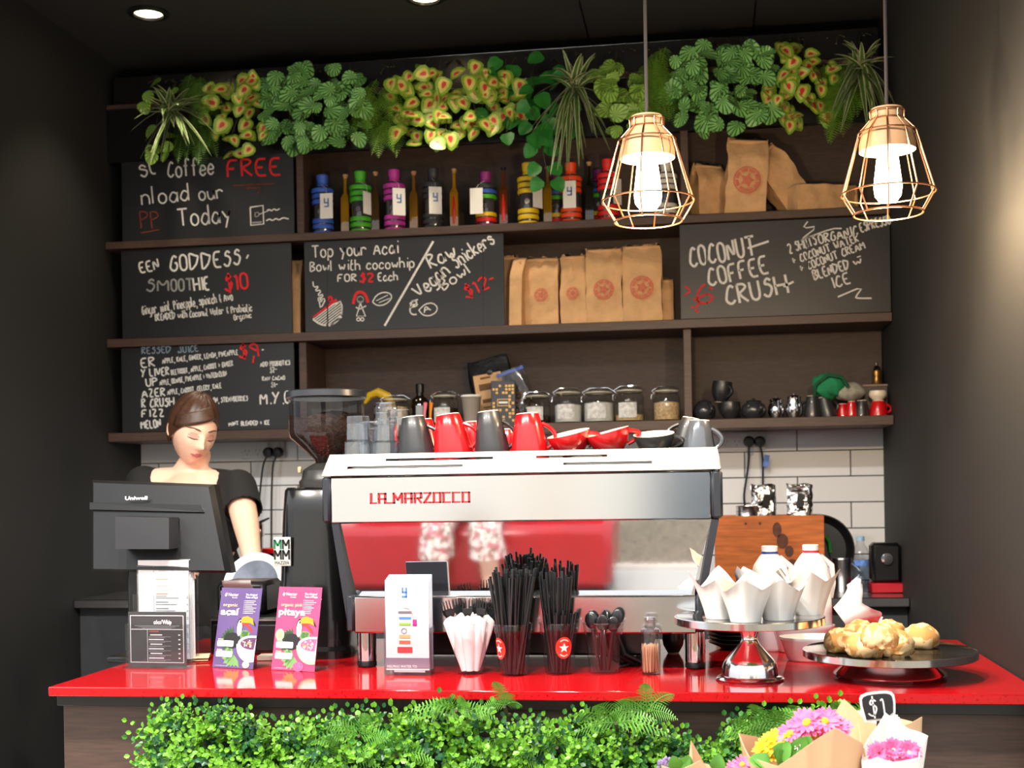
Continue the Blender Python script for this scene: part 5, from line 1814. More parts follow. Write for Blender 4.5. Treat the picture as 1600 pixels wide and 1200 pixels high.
# --- acrylic poster stands
def quad(mb, pts, m, y, ctx):
    mb.add([ctx(u, v, y) for u, v in pts], [tuple(range(len(pts)))], m)
def ell(cx, cy, rx, ry, n=24, a0=0, a1=360):
    return [(cx + rx * math.cos(math.radians(a0 + (a1 - a0) * i / n)), cy + ry * math.sin(math.radians(a0 + (a1 - a0) * i / n))) for i in range(n + (0 if a1 - a0 == 360 else 1))]
def poster(px, py, W, H, rz, tilt, base, deep, title1, title2, tag_, fruit, nm, label, badge):
    P = cnt(px, py)
    r = thing('poster_stand', label, 'poster', P, rz, 'clear poster stands on the red counter')
    T = RX(-tilt)
    mb = MB().box((0, .0, H / 2), (W + .002, .003, H + .002), 0, .0005)
    mb.xf(T)
    mb.box((0, .035, .0015), (W, .07, .003), 0, 0)
    mb.build('acrylic_stand', m_pet, r)
    ctx = lambda u, v, y: T @ V(((u - .5) * W, -.0022 - y, v * H))
    pm = [mat(nm + '_poster_ground', base, .45, var=.12, scale=9), mat('poster_white', (240, 240, 238), .5), mat('poster_cream', (236, 200, 160), .5), mat('poster_black', (28, 30, 32), .5),
          mat('poster_orange', (232, 150, 40), .5), mat('poster_red', (206, 56, 50), .5), mat('poster_leaf', (110, 160, 96), .5), mat(nm + '_fruit', fruit, .5, var=.4, scale=300), mat('poster_pale', (206, 200, 214), .5), mat('poster_dark_leaf', (52, 84, 56), .5), mat('poster_skin', (226, 196, 170), .5), mat(nm + '_deep', deep, .5)]
    mb = MB()
    quad(mb, [(0, 0), (1, 0), (1, 1), (0, 1)], 0, 0, ctx)
    # leaves fanned behind the bird
    for cx, cy, a0, a1, L, mi in ((.42, .34, 95, 215, .30, 9), (.50, .16, 130, 300, .30, 6), (.70, .38, 40, 140, .16, 6)):
        for k in range(9):
            a = math.radians(a0 + (a1 - a0) * k / 8)
            d = (math.cos(a), math.sin(a) * W / H)
            n_ = (-d[1] * .05, d[0] * .05)
            quad(mb, [(max(0, cx + n_[0] * .3), cy), (min(1, max(0, cx + d[0] * L * .6 + n_[0])), max(0, cy + d[1] * L * .6 + n_[1])), (min(1, max(0, cx + d[0] * L)), max(0.01, cy + d[1] * L)), (min(1, max(0, cx + d[0] * L * .6 - n_[0])), max(0, cy + d[1] * L * .6 - n_[1]))], mi, .0003, ctx)
    quad(mb, ell(.42, .34, .20, .10), 3, .0005, ctx)
    quad(mb, ell(.56, .52, .075, .10), 3, .0006, ctx)
    quad(mb, ell(.56, .50, .06, .10), 1, .0007, ctx)
    quad(mb, [(.55, .56), (.60, .635), (.72, .65), (.86, .62), (.93, .56), (.90, .54), (.80, .565), (.66, .565)], 4, .0009, ctx)
    quad(mb, [(.60, .575), (.75, .56), (.86, .50), (.90, .44), (.84, .46), (.72, .525), (.60, .545)], 5, .0008, ctx)
    quad(mb, [(.86, .62), (.93, .56), (.96, .52), (.90, .54)], 3, .001, ctx)
    quad(mb, ell(.565, .575, .018, .016, 10), 3, .0011, ctx)
    # the bowl
    quad(mb, [(u, v) for u, v in ell(.90, .30, .36, .22, 20, 180, 286)] + [(1, .32)], 2 if badge else 1, .0012, ctx)
    quad(mb, [(1, .12), (1, .41)] + ell(.92, .31, .35, .10, 16, 80, 180)[1:] + [(.60, .25), (.70, .14)], 1, .0013, ctx)
    quad(mb, [(1, .385)] + ell(.92, .31, .29, .075, 16, 80, 280), 7, .0014, ctx)
    for k in range(26):
        a, rr = random.uniform(95, 265), random.uniform(.1, .9)
        c = (.92 + .28 * rr * math.cos(math.radians(a)), .31 + .07 * rr * math.sin(math.radians(a)))
        quad(mb, ell(min(.98, c[0]), c[1], .016, .011, 6), (2, 10, 4, 8)[k % 4], .0015, ctx)
    # write-on boxes, flower or sticker
    for v0, b_ in ((.265, 0), (.135, 0)):
        quad(mb, [(u + .26, v + v0 + .035) for u, v in rrect(.40, .075, .02, 3)], 1, .0012, ctx)
    quad(mb, ell(.82, .05, .09, .045, 8) if not badge else ell(.62, .05, .13, .06, 9), 10 if not badge else 7, .0016, ctx)
    if badge:
        quad(mb, ell(.13, .42, .10, .07), 2, .0012, ctx)
        for k in range(4):
            quad(mb, [(.08, .445 - .02 * k), (.18, .45 - .02 * k), (.18, .457 - .02 * k), (.08, .452 - .02 * k)], 4, .0014, ctx)
    quad(mb, [(.10, .90), (.13, .935), (.17, .925), (.14, .885)], 1, .0012, ctx)
    quad(mb, [(.13, .935), (.165, .95), (.17, .925)], 5, .0012, ctx)
    def TM(u, v, y=.0012):
        return T @ pz((u - .5) * W, v * H, -.0022 - y)
    printed(mb, 'Nectar', H * .040, TM(.19, .895), 1, W * .25)
    printed(mb, 'foods', H * .018, TM(.29, .868), 1, W * .13)
    printed(mb, 'The Original', H * .026, TM(.62, .905), 1, W * .28, bold=.01)
    printed(mb, tag_, H * .026, TM(.62, .872), 1, W * .30, bold=.01)
    for k in range(8):
        w_ = random.uniform(.16, .30)
        quad(mb, [(.63, .835 - .022 * k), (.63 + w_, .835 - .022 * k), (.63 + w_, .843 - .022 * k), (.63, .843 - .022 * k)], 8, .0012, ctx)
        quad(mb, ell(.608, .839 - .022 * k, .008, .006, 6), 8, .0012, ctx)
    printed(mb, title1, H * .042, TM(.09, .765), 2, W * (.50 if badge else .36), bold=.008)
    printed(mb, title2, H * .085, TM(.05, .66), 1, W * (.62 if badge else .46), bold=.03)
    for v in (.345, .215):
        quad(mb, [(.07, v), (.20, v), (.20, v + .012), (.07, v + .012)], 2, .0012, ctx)
    printed(mb, 'nectarfoods.com.au', H * .016, TM(.06, .018), 8, W * .30)
    mb.build('printed_sheet', pm, r, smooth=0, fix=False)
    return r
poster(364, 1044, .124, .198, -.30, .22, (96, 78, 130), (60, 44, 92), 'organic', 'a\u00e7a\u00ed', 'Taste of A\u00e7a\u00ed', (96, 60, 96), 'purple', 'purple poster with a toucan and a dark fruit bowl, left of the pink poster', False)
poster(458, 1048, .124, .202, -.28, .20, (212, 70, 116), (150, 40, 80), 'organic pink', 'pitaya', 'Taste of Pitaya', (226, 92, 140), 'pink', 'pink poster with a toucan and a pink fruit bowl, right of the purple poster', True)

# --- menus in clear holders at the left
P = cnt(250, 1036)
s = mpp(P)
r = thing('menu_holder', 'clear stand full of white printed menus at the left end of the counter', 'menu', P, -.06)
Wm, Hm = .165, .262
MB().box((0, .02, Hm * .33), (Wm, .0025, Hm * .66)).box((0, .052, Hm * .45), (Wm, .0025, Hm * .9)).box((0, .035, .0015), (Wm, .06, .003)).build('clear_holder', m_pet, r)
for k in range(4):
    o = MB().box((0, .026 + .006 * k, Hm / 2 + .003), (Wm - .012 - .004 * (3 - k), .0016, Hm - .003 * (3 - k)), 0, 0).build('menu_sheet', m_paper, r)
    if k == 0:
        mb = MB()
        y = .0245
        for x0, x1, z0, z1 in ((-.073, .071, .245, .246), (-.073, .071, .222, .2228), (-.027, -.0262, .02, .246), (-.073, -.0722, .02, .246), (.0702, .071, .02, .246)):
            mb.box(((x0 + x1) / 2, y, (z0 + z1) / 2), (x1 - x0, .0006, z1 - z0), 0)
        for col in (-.022,):
            z = .212
            rr = random.Random(3 + int(col * 100))
            while z > .03:
                mb.box((col + .018, y, z), (.034, .0006, .0022), 1 if rr.random() < .25 else 0)
                z -= .006
                for q in range(rr.choice((1, 2, 3))):
                    w_ = rr.uniform(.03, .07)
                    mb.box((col + w_ / 2, y, z), (w_, .0006, .0013), 0)
                    mb.box((col + .088, y, z), (.004, .0006, .0016), 0)
                    z -= .0045
                z -= .006
        printed(mb, 'ORDER AT THE COUNTER', .0038, pz(-.012, .232, y - .0005), 0, .072)
        mb.build('menu_print', [mat('pale_grey_ink', (168, 166, 164), .7), mat('orange_ink', (206, 132, 100), .7)], o, smooth=0)
P = cnt(246, 1043)
r = thing('menu_stand', 'low black and white printed menu in a clear stand before the tall white menus', 'menu', P, -.06)
Wk, Hk = .155, .135
MB().box((0, -.004, Hk * .4), (Wk + .012, .002, Hk * .8)).box((0, .008, Hk * .4), (Wk + .012, .002, Hk * .8)).box((0, 0, .0015), (Wk + .012, .05, .003)).build('clear_holder', m_pet, r)
o = MB().box((0, .002, Hk / 2 + .003), (Wk, .003, Hk)).build('menu_card', mat('charcoal_card', (58, 58, 60), .55, var=.05), r)
mb = MB()
y = -.0002
for x0, x1, z0, z1 in ((-.072, .072, .094, .0955), (-.072, .072, .128, .1295), (.0705, .072, .012, .1295), (-.072, -.0705, .012, .1295), (-.072, .072, .012, .0135), (-.026, -.0252, .012, .094)):
    mb.box(((x0 + x1) / 2, y, (z0 + z1) / 2), (x1 - x0, .0006, z1 - z0), 0)
printed(mb, 'c\u00f3co\u2019Whip', .0105, pz(-.008, .108, y - .0005), 0, .048, bold=.025)
for k in range(3):
    mb.box((0, y, .1035 - .003 * k), (.12 - .02 * k, .0005, .0012), 2)
for col in (-.022,):
    mb.box((col + .014, y, .0895), (.026, .0005, .003), 1)
    for k in range(6):
        z = .081 - .0115 * k
        mb.box((col + .02, y, z), (.04 if k % 2 else .032, .0005, .0026), 0)
        mb.box((col + .082, y, z), (.005, .0005, .0026), 0)
        mb.box((col + .03, y, z - .0045), (.06, .0005, .001), 2)
        mb.box((col + .022, y, z - .0068), (.044, .0005, .001), 2)
mb.build('menu_print', [m_paper, mat('dull_red_ink', (190, 70, 60), .6), mat('mid_grey_ink', (150, 150, 150), .6)], o, smooth=0)

# --- leaflet dispenser
P = cnt(637, 1055)
s = mpp(P)
r = thing('leaflet_holder', 'white leaflets with a blue letter in a clear counter holder', 'leaflet holder', P, -.03)
Wl, Hl = 72 * s, 148 * s
mb = MB().box((0, -.002, Hl * .27), (Wl + .004, .002, Hl * .54)).box((0, .038, Hl * .4), (Wl + .004, .002, Hl * .8)).box((-Wl / 2 - .001, .018, Hl * .25), (.002, .042, Hl * .5)).box((Wl / 2 + .001, .018, Hl * .25), (.002, .042, Hl * .5)).box((0, .018, .004), (Wl + .004, .042, .003))
mb.build('clear_holder', m_pet, r)
for k in range(6):
    MB().box((.0004 * k, .004 + .0055 * k, .006 + (Hl + .0022 * k) / 2), (Wl - .003, .004, Hl + .0022 * k - .01), 0, .0006).build('leaflet', m_paper if k % 2 == 0 else mat('leaflet_blue_edge', (150, 170, 206), .6), r)
mb = MB()
y = .0012
U = lambda px: (px - 637) * s
Zz = lambda py: (1055 - py) * s
for x0, x1, y0, y1, m in ((629, 632, 918, 926, 0), (629, 638, 924, 927, 0), (635, 638, 918, 934, 0), (629, 638, 931, 934, 0), (623, 645, 955, 959, 1), (624, 644, 964, 968, 0), (624, 643, 973, 977, 2), (646, 653, 968, 978, 3), (624, 642, 992, 997, 4), (624, 642, 1001, 1006, 5), (621, 645, 1011, 1020, 6), (601, 672, 1028, 1044, 7)):
    mb.box((U((x0 + x1) / 2), y, Zz((y0 + y1) / 2)), ((x1 - x0) * s, .0006, (y1 - y0) * s), m, 0)
for rr, c in ((4, (632, 986)),):
    mb.tube([(U(c[0]) + rr * s * math.cos(a), y, Zz(c[1]) + rr * s * math.sin(a)) for a in [2 * PI * i / 20 for i in range(20)]], .0005, 1, 4, closed=True)
mb.tube([(U(632), y, Zz(950)), (U(640), y, Zz(951)), (U(646), y, Zz(960)), (U(648), y, Zz(968))], .0007, 6, 4)
printed(mb, 'HELPING WATER TO', 4.2 * s, pz(U(604), Zz(1043.5), y - .0006), 8, 48 * s, bold=.02)
mb.box((U(640), y, Zz(1049)), (50 * s, .0006, 3 * s), 9)
mb.build('leaflet_print', [m_tagb, mat('slate_ink', (96, 100, 108), .6), mat('lime_ink', (140, 196, 70), .6), mat('magenta_ink', (176, 40, 130), .6), mat('peach_ink', (240, 200, 140), .6), mat('coral_ink', (236, 120, 90), .6), mat('scarlet_ink', (228, 70, 74), .6), mat('mauve_ink', (150, 132, 150), .6), m_paper, mat('pale_lilac_ink', (206, 200, 210), .6)], r, smooth=0)

# --- clear cups of straws, cutlery, spoons
m_straw = mat('black_straw', (20, 21, 24), .3, coat=.3)
def clear_cup(px, py, label, wt=60, wb=43, h=79, sticker=None):
    P = cnt(px, py - 3)
    s = mpp(P)
    r = thing('plastic_cup', label, 'cup', P, group='clear plastic cups in a row on the counter')
    R0, R1, H = wb * s / 2, wt * s / 2, h * s
    rr = lambda t: R0 + (R1 - R0) * t
    prof = [(0, .001), (R0 * .94, .0), (R0, .004), (rr(.3), H * .3), (rr(.31) + .0006, H * .305), (rr(.34) + .0006, H * .335), (rr(.34), H * .34), (rr(.84), H * .84), (rr(.85) + .001, H * .85), (rr(.9) + .001, H * .9), (rr(.9), H * .905), (rr(.99), H * .985)]
    MB().lathe(prof, 0, 36).build('cup_body', m_pet, r)
    MB().tube([(R1 * math.cos(2 * PI * i / 36), R1 * math.sin(2 * PI * i / 36), H) for i in range(36)], .0017, 0, 6, closed=True).build('rolled_rim', m_pet, r)
    if sticker is not None:
        o = lambda a, z, k=.0006: ((rr(z / H) + k) * math.sin(a), -(rr(z / H) + k) * math.cos(a), z)
        mb = MB()
        zc, rad = H * .54, 15.5 * s
        n = 28
        Rm = rr(.54)
        disc = [o(sticker, zc)] + [o(sticker + rad * .85 * math.cos(2 * PI * i / n) / Rm, zc + rad * 1.1 * math.sin(2 * PI * i / n)) for i in range(n)]
        mb.add(disc, [(0, 1 + i, 1 + (i + 1) % n) for i in range(n)], 0)
        star = [o(sticker, zc, .0011)] + [o(sticker + (rad * (.52 if i % 2 == 0 else .21)) * math.sin(2 * PI * i / 10) / Rm, zc + (rad * (.52 if i % 2 == 0 else .21)) * math.cos(2 * PI * i / 10), .0011) for i in range(10)]
        mb.add(star, [(0, 1 + i, 1 + (i + 1) % 10) for i in range(10)], 1)
        for a0, a1 in ((50, 130), (230, 310)):
            for i in range(8):
                t0, t1 = math.radians(a0 + (a1 - a0) * i / 8), math.radians(a0 + (a1 - a0) * (i + .6) / 8)
                q = [o(sticker + rad * k * .85 * math.cos(t) / Rm, zc + rad * k * 1.1 * math.sin(t), .0011) for k, t in ((.68, t0), (.8, t0), (.8, t1), (.68, t1))]
                mb.add(q, [(0, 1, 2, 3)], 1)
        mb.build('star_sticker', [mat('orange_red_sticker', (222, 52, 34), .45), m_paper], r, smooth=0)
    return r, P, s, R0, R1, H
def lean(P, R0, R1, H, L, k, n, rnd, minr=0.0):
    """bottom point and top direction of a stick standing in a cup"""
    a = rnd.uniform(0, 2 * PI)
    t = minr + (1 - minr) * math.sqrt(rnd.random())
    b = V((R0 * .72 * t * math.cos(a), R0 * .72 * t * math.sin(a), .004))
    a2 = a + rnd.uniform(-.5, .5)
    q = V((R1 * .84 * t * math.cos(a2), R1 * .84 * t * math.sin(a2), H))
    return b, (q - b).normalized()
def stick_copies(src, P, R0, R1, H, n, L, label, grp, seed, minr=0.0, spin=True):
    rnd = random.Random(seed)
    for k in range(n):
        b, d = lean(P, R0, R1, H, L, k, n, rnd, minr)
        q = d.to_track_quat('Z', 'Y')
        o = src if (k == 0 and src.get('fresh')) else copy_tree(src)
        if 'fresh' in o:
            del o['fresh']
        o.location = P + b
        o.rotation_mode = 'QUATERNION'
        o.rotation_quaternion = q @ Euler((0, 0, rnd.uniform(0, 6.28))).to_quaternion() if spin else q
        sc = L * rnd.uniform(.93, 1.05)
        o.scale = (1, 1, sc)
        o['label'] = label
        o['group'] = grp
def straw_src(name, cat):
    mb = MB()
    n = 10
    mb.lathe([(.0032, 0), (.0032, 1), (.0026, 1), (.0026, 0)], 0, 9)
    o = mb.build(name, m_straw)
    o['category'] = cat
    o['fresh'] = 1
    return o
r, P, s, R0, R1, H = clear_cup(803, 1057, 'clear cup packed with long black straws, star sticker cut at its left', sticker=-.85)
stick_copies(straw_src('drinking_straw', 'straw'), P, R0, R1 * 1.05, H, 62, .235, 'long black drinking straw in the fuller straw cup', 'long black straws in the fuller cup', 21)
r, P, s, R0, R1, H = clear_cup(874, 1055, 'clear cup of straws with the whole red star sticker facing front', sticker=.42)
stick_copies(straw_src('drinking_straw', 'straw'), P + V((-.006, .004, 0)), R0 * .8, R1 * .85, H, 24, .222, 'long black drinking straw in the cup with the whole star sticker', 'long black straws in the star sticker cup', 22)
stick_copies(straw_src('drinking_straw', 'straw'), P + V((.003, -.004, 0)), R0 * .8, R1 * .95, H, 34, .140, 'short black straw in the cup with the whole star sticker', 'short black straws in the star sticker cup', 23)
# napkin-wrapped forks
r, P, s, R0, R1, H = clear_cup(735, 1055, 'clear cup of black forks wrapped in white napkins')
fk = thing('wrapped_fork', 'black plastic fork wrapped in a white paper napkin', 'fork', P)
mb = MB()
mb.sheet(lambda u, v: ((.009 + .010 * v) * math.sin((u - .5) * 5.2) * (1 - .1 * v), -(.006 + .004 * v) * math.cos((u - .5) * 5.2), .004 + .112 * v + (.022 * (1 - abs(u - .5) * 2) if v > .9 else 0) + .0), 14, 6)
mb.build('napkin', m_paper, fk, smooth=50)
mb = MB().box((0, 0, .07), (.007, .0022, .13), 0, .0008)
mb.prism([(-.0045, .13), (.0045, .13), (.011, .142), (.0115, .152), (-.0115, .152), (-.011, .142)], -.001, .001, 0, STAND)
for k in range(4):
    x = -.0105 + .007 * k
    mb.prism([(x - .0012, .150), (x + .0030 - .0012, .150), (x + .0016, .172), (x + .0002, .172)], -.001, .001, 0, STAND @ TR(0, 0, 0))
mb.build('fork', m_straw, fk, smooth=30)
fk['fresh'] = 1
for k, (ax, ay, tx, ty, sp) in enumerate(((-.010, -.008, -.22, -.10, 0), (.002, -.014, -.03, -.12, .2), (.012, -.006, .16, -.10, -.2), (-.012, .004, -.28, .05, .5), (.0, .006, .05, .12, .1), (.012, .008, .26, .08, -.4), (-.004, .012, -.10, .18, .6), (.006, -.002, .10, -.02, -.1))):
    o = fk if k == 0 else copy_tree(fk)
    o.location = P + V((ax, ay, .004))
    o.rotation_euler = (-ty, tx, sp)
    o['group'] = 'napkin-wrapped forks in a cup'
    o['label'] = 'black plastic fork wrapped in a white napkin in the clear cup'
if 'fresh' in fk:
    for o in scn.objects:
        if 'fresh' in o and o.name.startswith('wrapped_fork'):
            del o['fresh']
# spoons, bowls upward
r, P, s, R0, R1, H = clear_cup(944, 1054, 'clear cup of black plastic spoons, rightmost of the cups', wt=64, wb=44)
sp0 = MB().box((0, 0, .055), (.006, .002, .11), 0, .0008)
sp0.sph((0, 0, .128), (.0145, .004, .021), 0, 16, 8)
so = sp0.build('plastic_spoon', m_straw)
so['category'] = 'spoon'
for k in range(9):
    rnd = random.Random(40 + k)
    a = 2 * PI * k / 9
    o = so if k == 0 else so.copy()
    if k:
        C.objects.link(o)
    o.location = P + V((.011 * math.cos(a), .011 * math.sin(a), .006))
    o.rotation_euler = (-.17 * math.sin(a), .17 * math.cos(a), rnd.uniform(-.9, .9))
    o.scale = (1, 1, rnd.uniform(.84, .98))
    o['label'] = 'black plastic spoon standing bowl up in the rightmost clear cup'
    o['group'] = 'black spoons in the rightmost cup'
# toothpick jar
P = cnt(1017, 1053)
s = mpp(P)
r = thing('toothpick_jar', 'small clear dispenser of wooden toothpicks right of the spoon cup', 'toothpick holder', P)
MB().lathe([(0, .002), (14.5 * s, 0), (15 * s, .002), (15.5 * s, 42 * s), (16.2 * s, 43 * s), (16.2 * s, 46 * s), (15 * s, 48 * s), (15 * s, 64 * s)], 0, 28).build('jar_body', thin_glass('frosted_clear_plastic', (226, 226, 224), 1.2, .2), r)
MB().lathe([(15.4 * s, 60 * s), (16 * s, 66 * s), (14.5 * s, 70 * s), (9 * s, 73 * s), (8 * s, 82 * s), (10.5 * s, 86 * s), (9 * s, 89 * s), (0, 90 * s)], 0, 12).build('cap', thin_glass('clear_cap', (236, 238, 240), 1.6, .1), r)
tp = MB().lathe([(0, 0), (.0012, .004), (.0012, .061), (0, .065)], 0, 6).build('toothpick', mat('pale_wood_pick', (226, 186, 150), .7))
tp['category'] = 'toothpick'
rnd = random.Random(77)
for k in range(64):
    o = tp if k == 0 else tp.copy()
    if k:
        C.objects.link(o)
    a, t = rnd.uniform(0, 6.28), math.sqrt(rnd.random()) * 12.2 * s
    o.location = P + V((t * math.cos(a), t * math.sin(a), .003 + rnd.random() * .004))
    o.rotation_euler = (rnd.uniform(-.06, .06), rnd.uniform(-.06, .06), 0)
    o['label'] = 'wooden toothpick standing in the small clear dispenser'
    o['group'] = 'toothpicks in the dispenser'

# --- cake stands
m_stand = mat('polished_stand_steel', (226, 226, 226), .14, 1.0, bump=.004, scale=6)
def cake_stand(P, prof_low, rp, zp, label, s, dark=False):
    r = thing('cake_stand', label, 'cake stand', P, group=None)
    MB().lathe([(a * s, b_ * s) for a, b_ in prof_low], 0, 48).build('pedestal', m_stand, r)
    MB().lathe([(0, (zp - 3) * s), (rp * .95 * s, (zp - 3) * s), (rp * .99 * s, (zp - 10) * s), (rp * s, (zp - 9) * s), (rp * s, (zp + 1) * s), (rp * .985 * s, (zp + 2) * s), (rp * .94 * s, (zp - 1) * s), (0, (zp - 1) * s)], 0, 64).build('plate', m_stand, r)
    return r
P1 = cnt(1172, 1061)
s1 = mpp(P1)
cake_stand(P1, [(0, 1), (52, 0), (53, 2), (50, 5), (44, 7), (43, 18), (41, 26), (36, 33), (16, 55), (12.5, 62), (12.5, 68), (18, 82), (30, 88), (38, 93), (0, 93)], 116, 97, 'tall polished steel cake stand holding paper-wrapped muffins', s1)
P2 = cnt(1390, 1056)
s2 = mpp(P2)
cake_stand(P2, [(0, 1), (82, 0), (86, 4), (84, 7), (60, 24), (55, 32), (0, 34)], 132, 40, 'low steel cake stand holding savoury scones, cut by the right edge', s2)
m_wrap = mat('white_baking_paper', (246, 242, 236), .75, var=.03, scale=12, sub=.0)
m_muf = speck_mat('muffin_crumb', (222, 168, 118), (176, 104, 60), (244, 214, 170), 70, .85)
def muffin(P, h, label, rz=0, rot=None, wb=23, wt=47, s=s1, seed=0):
    r = thing('muffin', label, 'muffin', P, rz, 'muffins in white tulip papers', rot=rot)
    rnd = random.Random(seed)
    ph = rnd.uniform(0, 6)
    pk = [rnd.uniform(.86, 1.06) for _ in range(8)]
    N = 64
    def pt(u, v, k=1.0):
        a = 2 * PI * u
        tri = abs(((4 * a / (2 * PI) + ph) % 1) * 2 - 1) ** 1.25
        tips = (.66 + .34 * tri) * (1 + .06 * math.sin(3 * a + ph))
        R = (wb + (wt - wb) * v ** 1.2 * (.75 + .35 * tri)) * s * k
        R *= 1 + .02 * math.sin(13 * a + ph) * v
        z = h * s * v * (1 - (1 - tips) * v ** 2)
        return V((R * math.cos(a), R * math.sin(a), z + .0005))
    mb = MB().sheet(pt, N, 10)
    n0 = len(mb.v)
    mb.add([pt(i / N, 0) for i in range(N)], [tuple(range(N))])
    o = mb.build('paper_wrap', m_wrap, r, smooth=50)
    mb = MB()
    mb.lathe([(0, 0.003), ((wb - 1.5) * s, .003), ((wb + .5) * s, h * .35 * s), ((wb + 1) * s, h * .48 * s), ((wb - 3) * s, h * .56 * s), ((wb - 12) * s, h * .60 * s), (0, h * .61 * s)], 0, 24)
    for i in range(len(mb.v)):
        q = mb.v[i]
        mb.v[i] = q * (1 + .02 * math.sin(q.x * 300 + seed) * math.cos(q.y * 260))
    mb.build('crumb', m_muf, r, smooth=60)
    return r
zpl = ZC + 96.2 * s1
for px, py, hh, lb, sd in ((1126, 966, 75, 'leftmost paper-wrapped muffin on the tall cake stand', 1), (1165, 971, 71, 'paper-wrapped muffin nearest us at the front of the tall cake stand', 2), (1216, 968, 69, 'paper-wrapped muffin right of the front one on the tall stand', 3), (1264, 960, 78, 'rightmost paper-wrapped muffin on the tall cake stand', 4), (1190, 951, 70, 'paper-wrapped muffin at the back of the tall cake stand', 5)):
    P = onz(px, py, zpl)
    muffin(P, hh, lb, rz=sd * 1.3, seed=sd)
zp2 = ZC + 39.4 * s2
m_scone = speck_mat('savoury_scone', (206, 146, 82), (236, 200, 146), (126, 140, 50), 42, .8, .5, .66)
def scone(px, py, R, label, seed, dz=0.0):
    P = onz(px, py, zp2 + dz)
    r_ = random.Random(seed)
    mb = MB().sph((0, 0, 0), 1, 0, 28, 16)
    fs = [(r_.uniform(3, 12), r_.uniform(0, 6), r_.uniform(3, 12)) for _ in range(9)]
    for i in range(len(mb.v)):
        q = mb.v[i]
        d = 1 + sum(.035 * math.sin(a * q.x + b_) * math.cos(c * q.y + a * q.z) for a, b_, c in fs)
        mb.v[i] = V((q.x * R * d, q.y * R * d * .95, max(-.62, q.z) * R * .82 * d + R * .52))
    o = mb.build('savoury_scone', m_scone, smooth=70)
    o.location = P
    o.rotation_euler = (0, 0, r_.uniform(0, 6))
    tag(o, label, 'scone', 'savoury scones on the low cake stand')
scone(1313, 1018, 27 * s2, 'green-flecked scone at the left edge of the low stand', 1)
scone(1352, 1026, 29 * s2, 'scone at the front of the low cake stand', 2)
scone(1345, 1005, 28 * s2, 'golden scone behind the front one on the low stand', 3)
scone(1398, 1024, 30 * s2, 'scone at the front right of the low stand, cut by the photo edge', 4)
scone(1390, 1004, 28 * s2, 'scone at the middle of the low stand, underneath the top one', 5)
scone(1375, 1012, 27 * s2, 'topmost scone piled on the others on the low stand', 6, dz=22 * s2)
scone(1440, 1012, 29 * s2, 'scone at the far right of the low cake stand', 7)
P = onz(1322, 1003, zp2)
muffin(onz(1318, 990, zp2) + V((0, .06, .032)), 66, 'paper-wrapped muffin lying on its side behind the scones', rot=(.25, .95, .3), seed=9)

# --- white dishes, saucers, small cup
m_porc = mat('white_porcelain', (240, 240, 240), .15, coat=.4)
def dish(px, py, w, h, label, yy=0.0):
    P = cnt(px, py)
    s = mpp(P)
    r = thing('baking_dish', label, 'dish', P, .1, 'white baking dishes on the counter')
    R = w * s / 2
    MB().lathe([(0, .002), (R * .70, .002), (R * .74, 0), (R * .80, .004), (R * .97, h * s * .85), (R * 1.0, h * s * .9), (R, h * s), (R * .95, h * s), (R * .93, h * s * .85), (R * .76, .008), (0, .007)], 0, 48, sy=.72).build('dish_body', m_porc, r)
    return r
dish(1256, 1018, 98, 42, 'white oval dish behind the other white dish, right of the cake stand foot')
dish(1275, 1031, 112, 37, 'white oval dish in front, between the two cake stands')
PS = cnt(1152, 1020)
PS = V((PS.x, PS.y + .10, ZC + .0005))
PS = onz(1152, 1012, ZC + .0005)
ss = mpp(PS)
sau = None
names = ['bottom', 'second', 'third', 'fourth', 'fifth', 'top']
for k in range(6):
    R = (45 + k * .8) * ss
    m_o, m_i = m_blackm, (m_mred if k in (3, 5) else m_mblk)
    r = thing('saucer', 'dark saucer, %s from below in the stack behind the tall cake stand' % (names[k] if k else 'lowest') if k < 5 else 'topmost red-rimmed saucer of the stack behind the tall cake stand', 'saucer', PS + V((.001 * (k % 2), 0, k * 6.4 * ss)), group='stacked saucers behind the cake stand')
    MB().lathe([(0, .001), (R * .55, 0), (R * .6, .002), (R * .96, 8.5 * ss), (R, 10 * ss), (R * .97, 11 * ss), (R * .9, 9.3 * ss), (R * .6, .0045), (0, .004)], [0] * 4 + [1] * 4, 40).build('saucer_body', [m_o, m_i], r)
P = cnt(1051, 1022)
P = onz(1052, 1020, ZC + .0005)
s = mpp(P)
mug(P, 17 * s, 34 * s, m_mblk, 'small round black cup under the right end of the machine', 'loose cups on the counter', prof=BOWLP, shandle=False, inner=m_mblk)
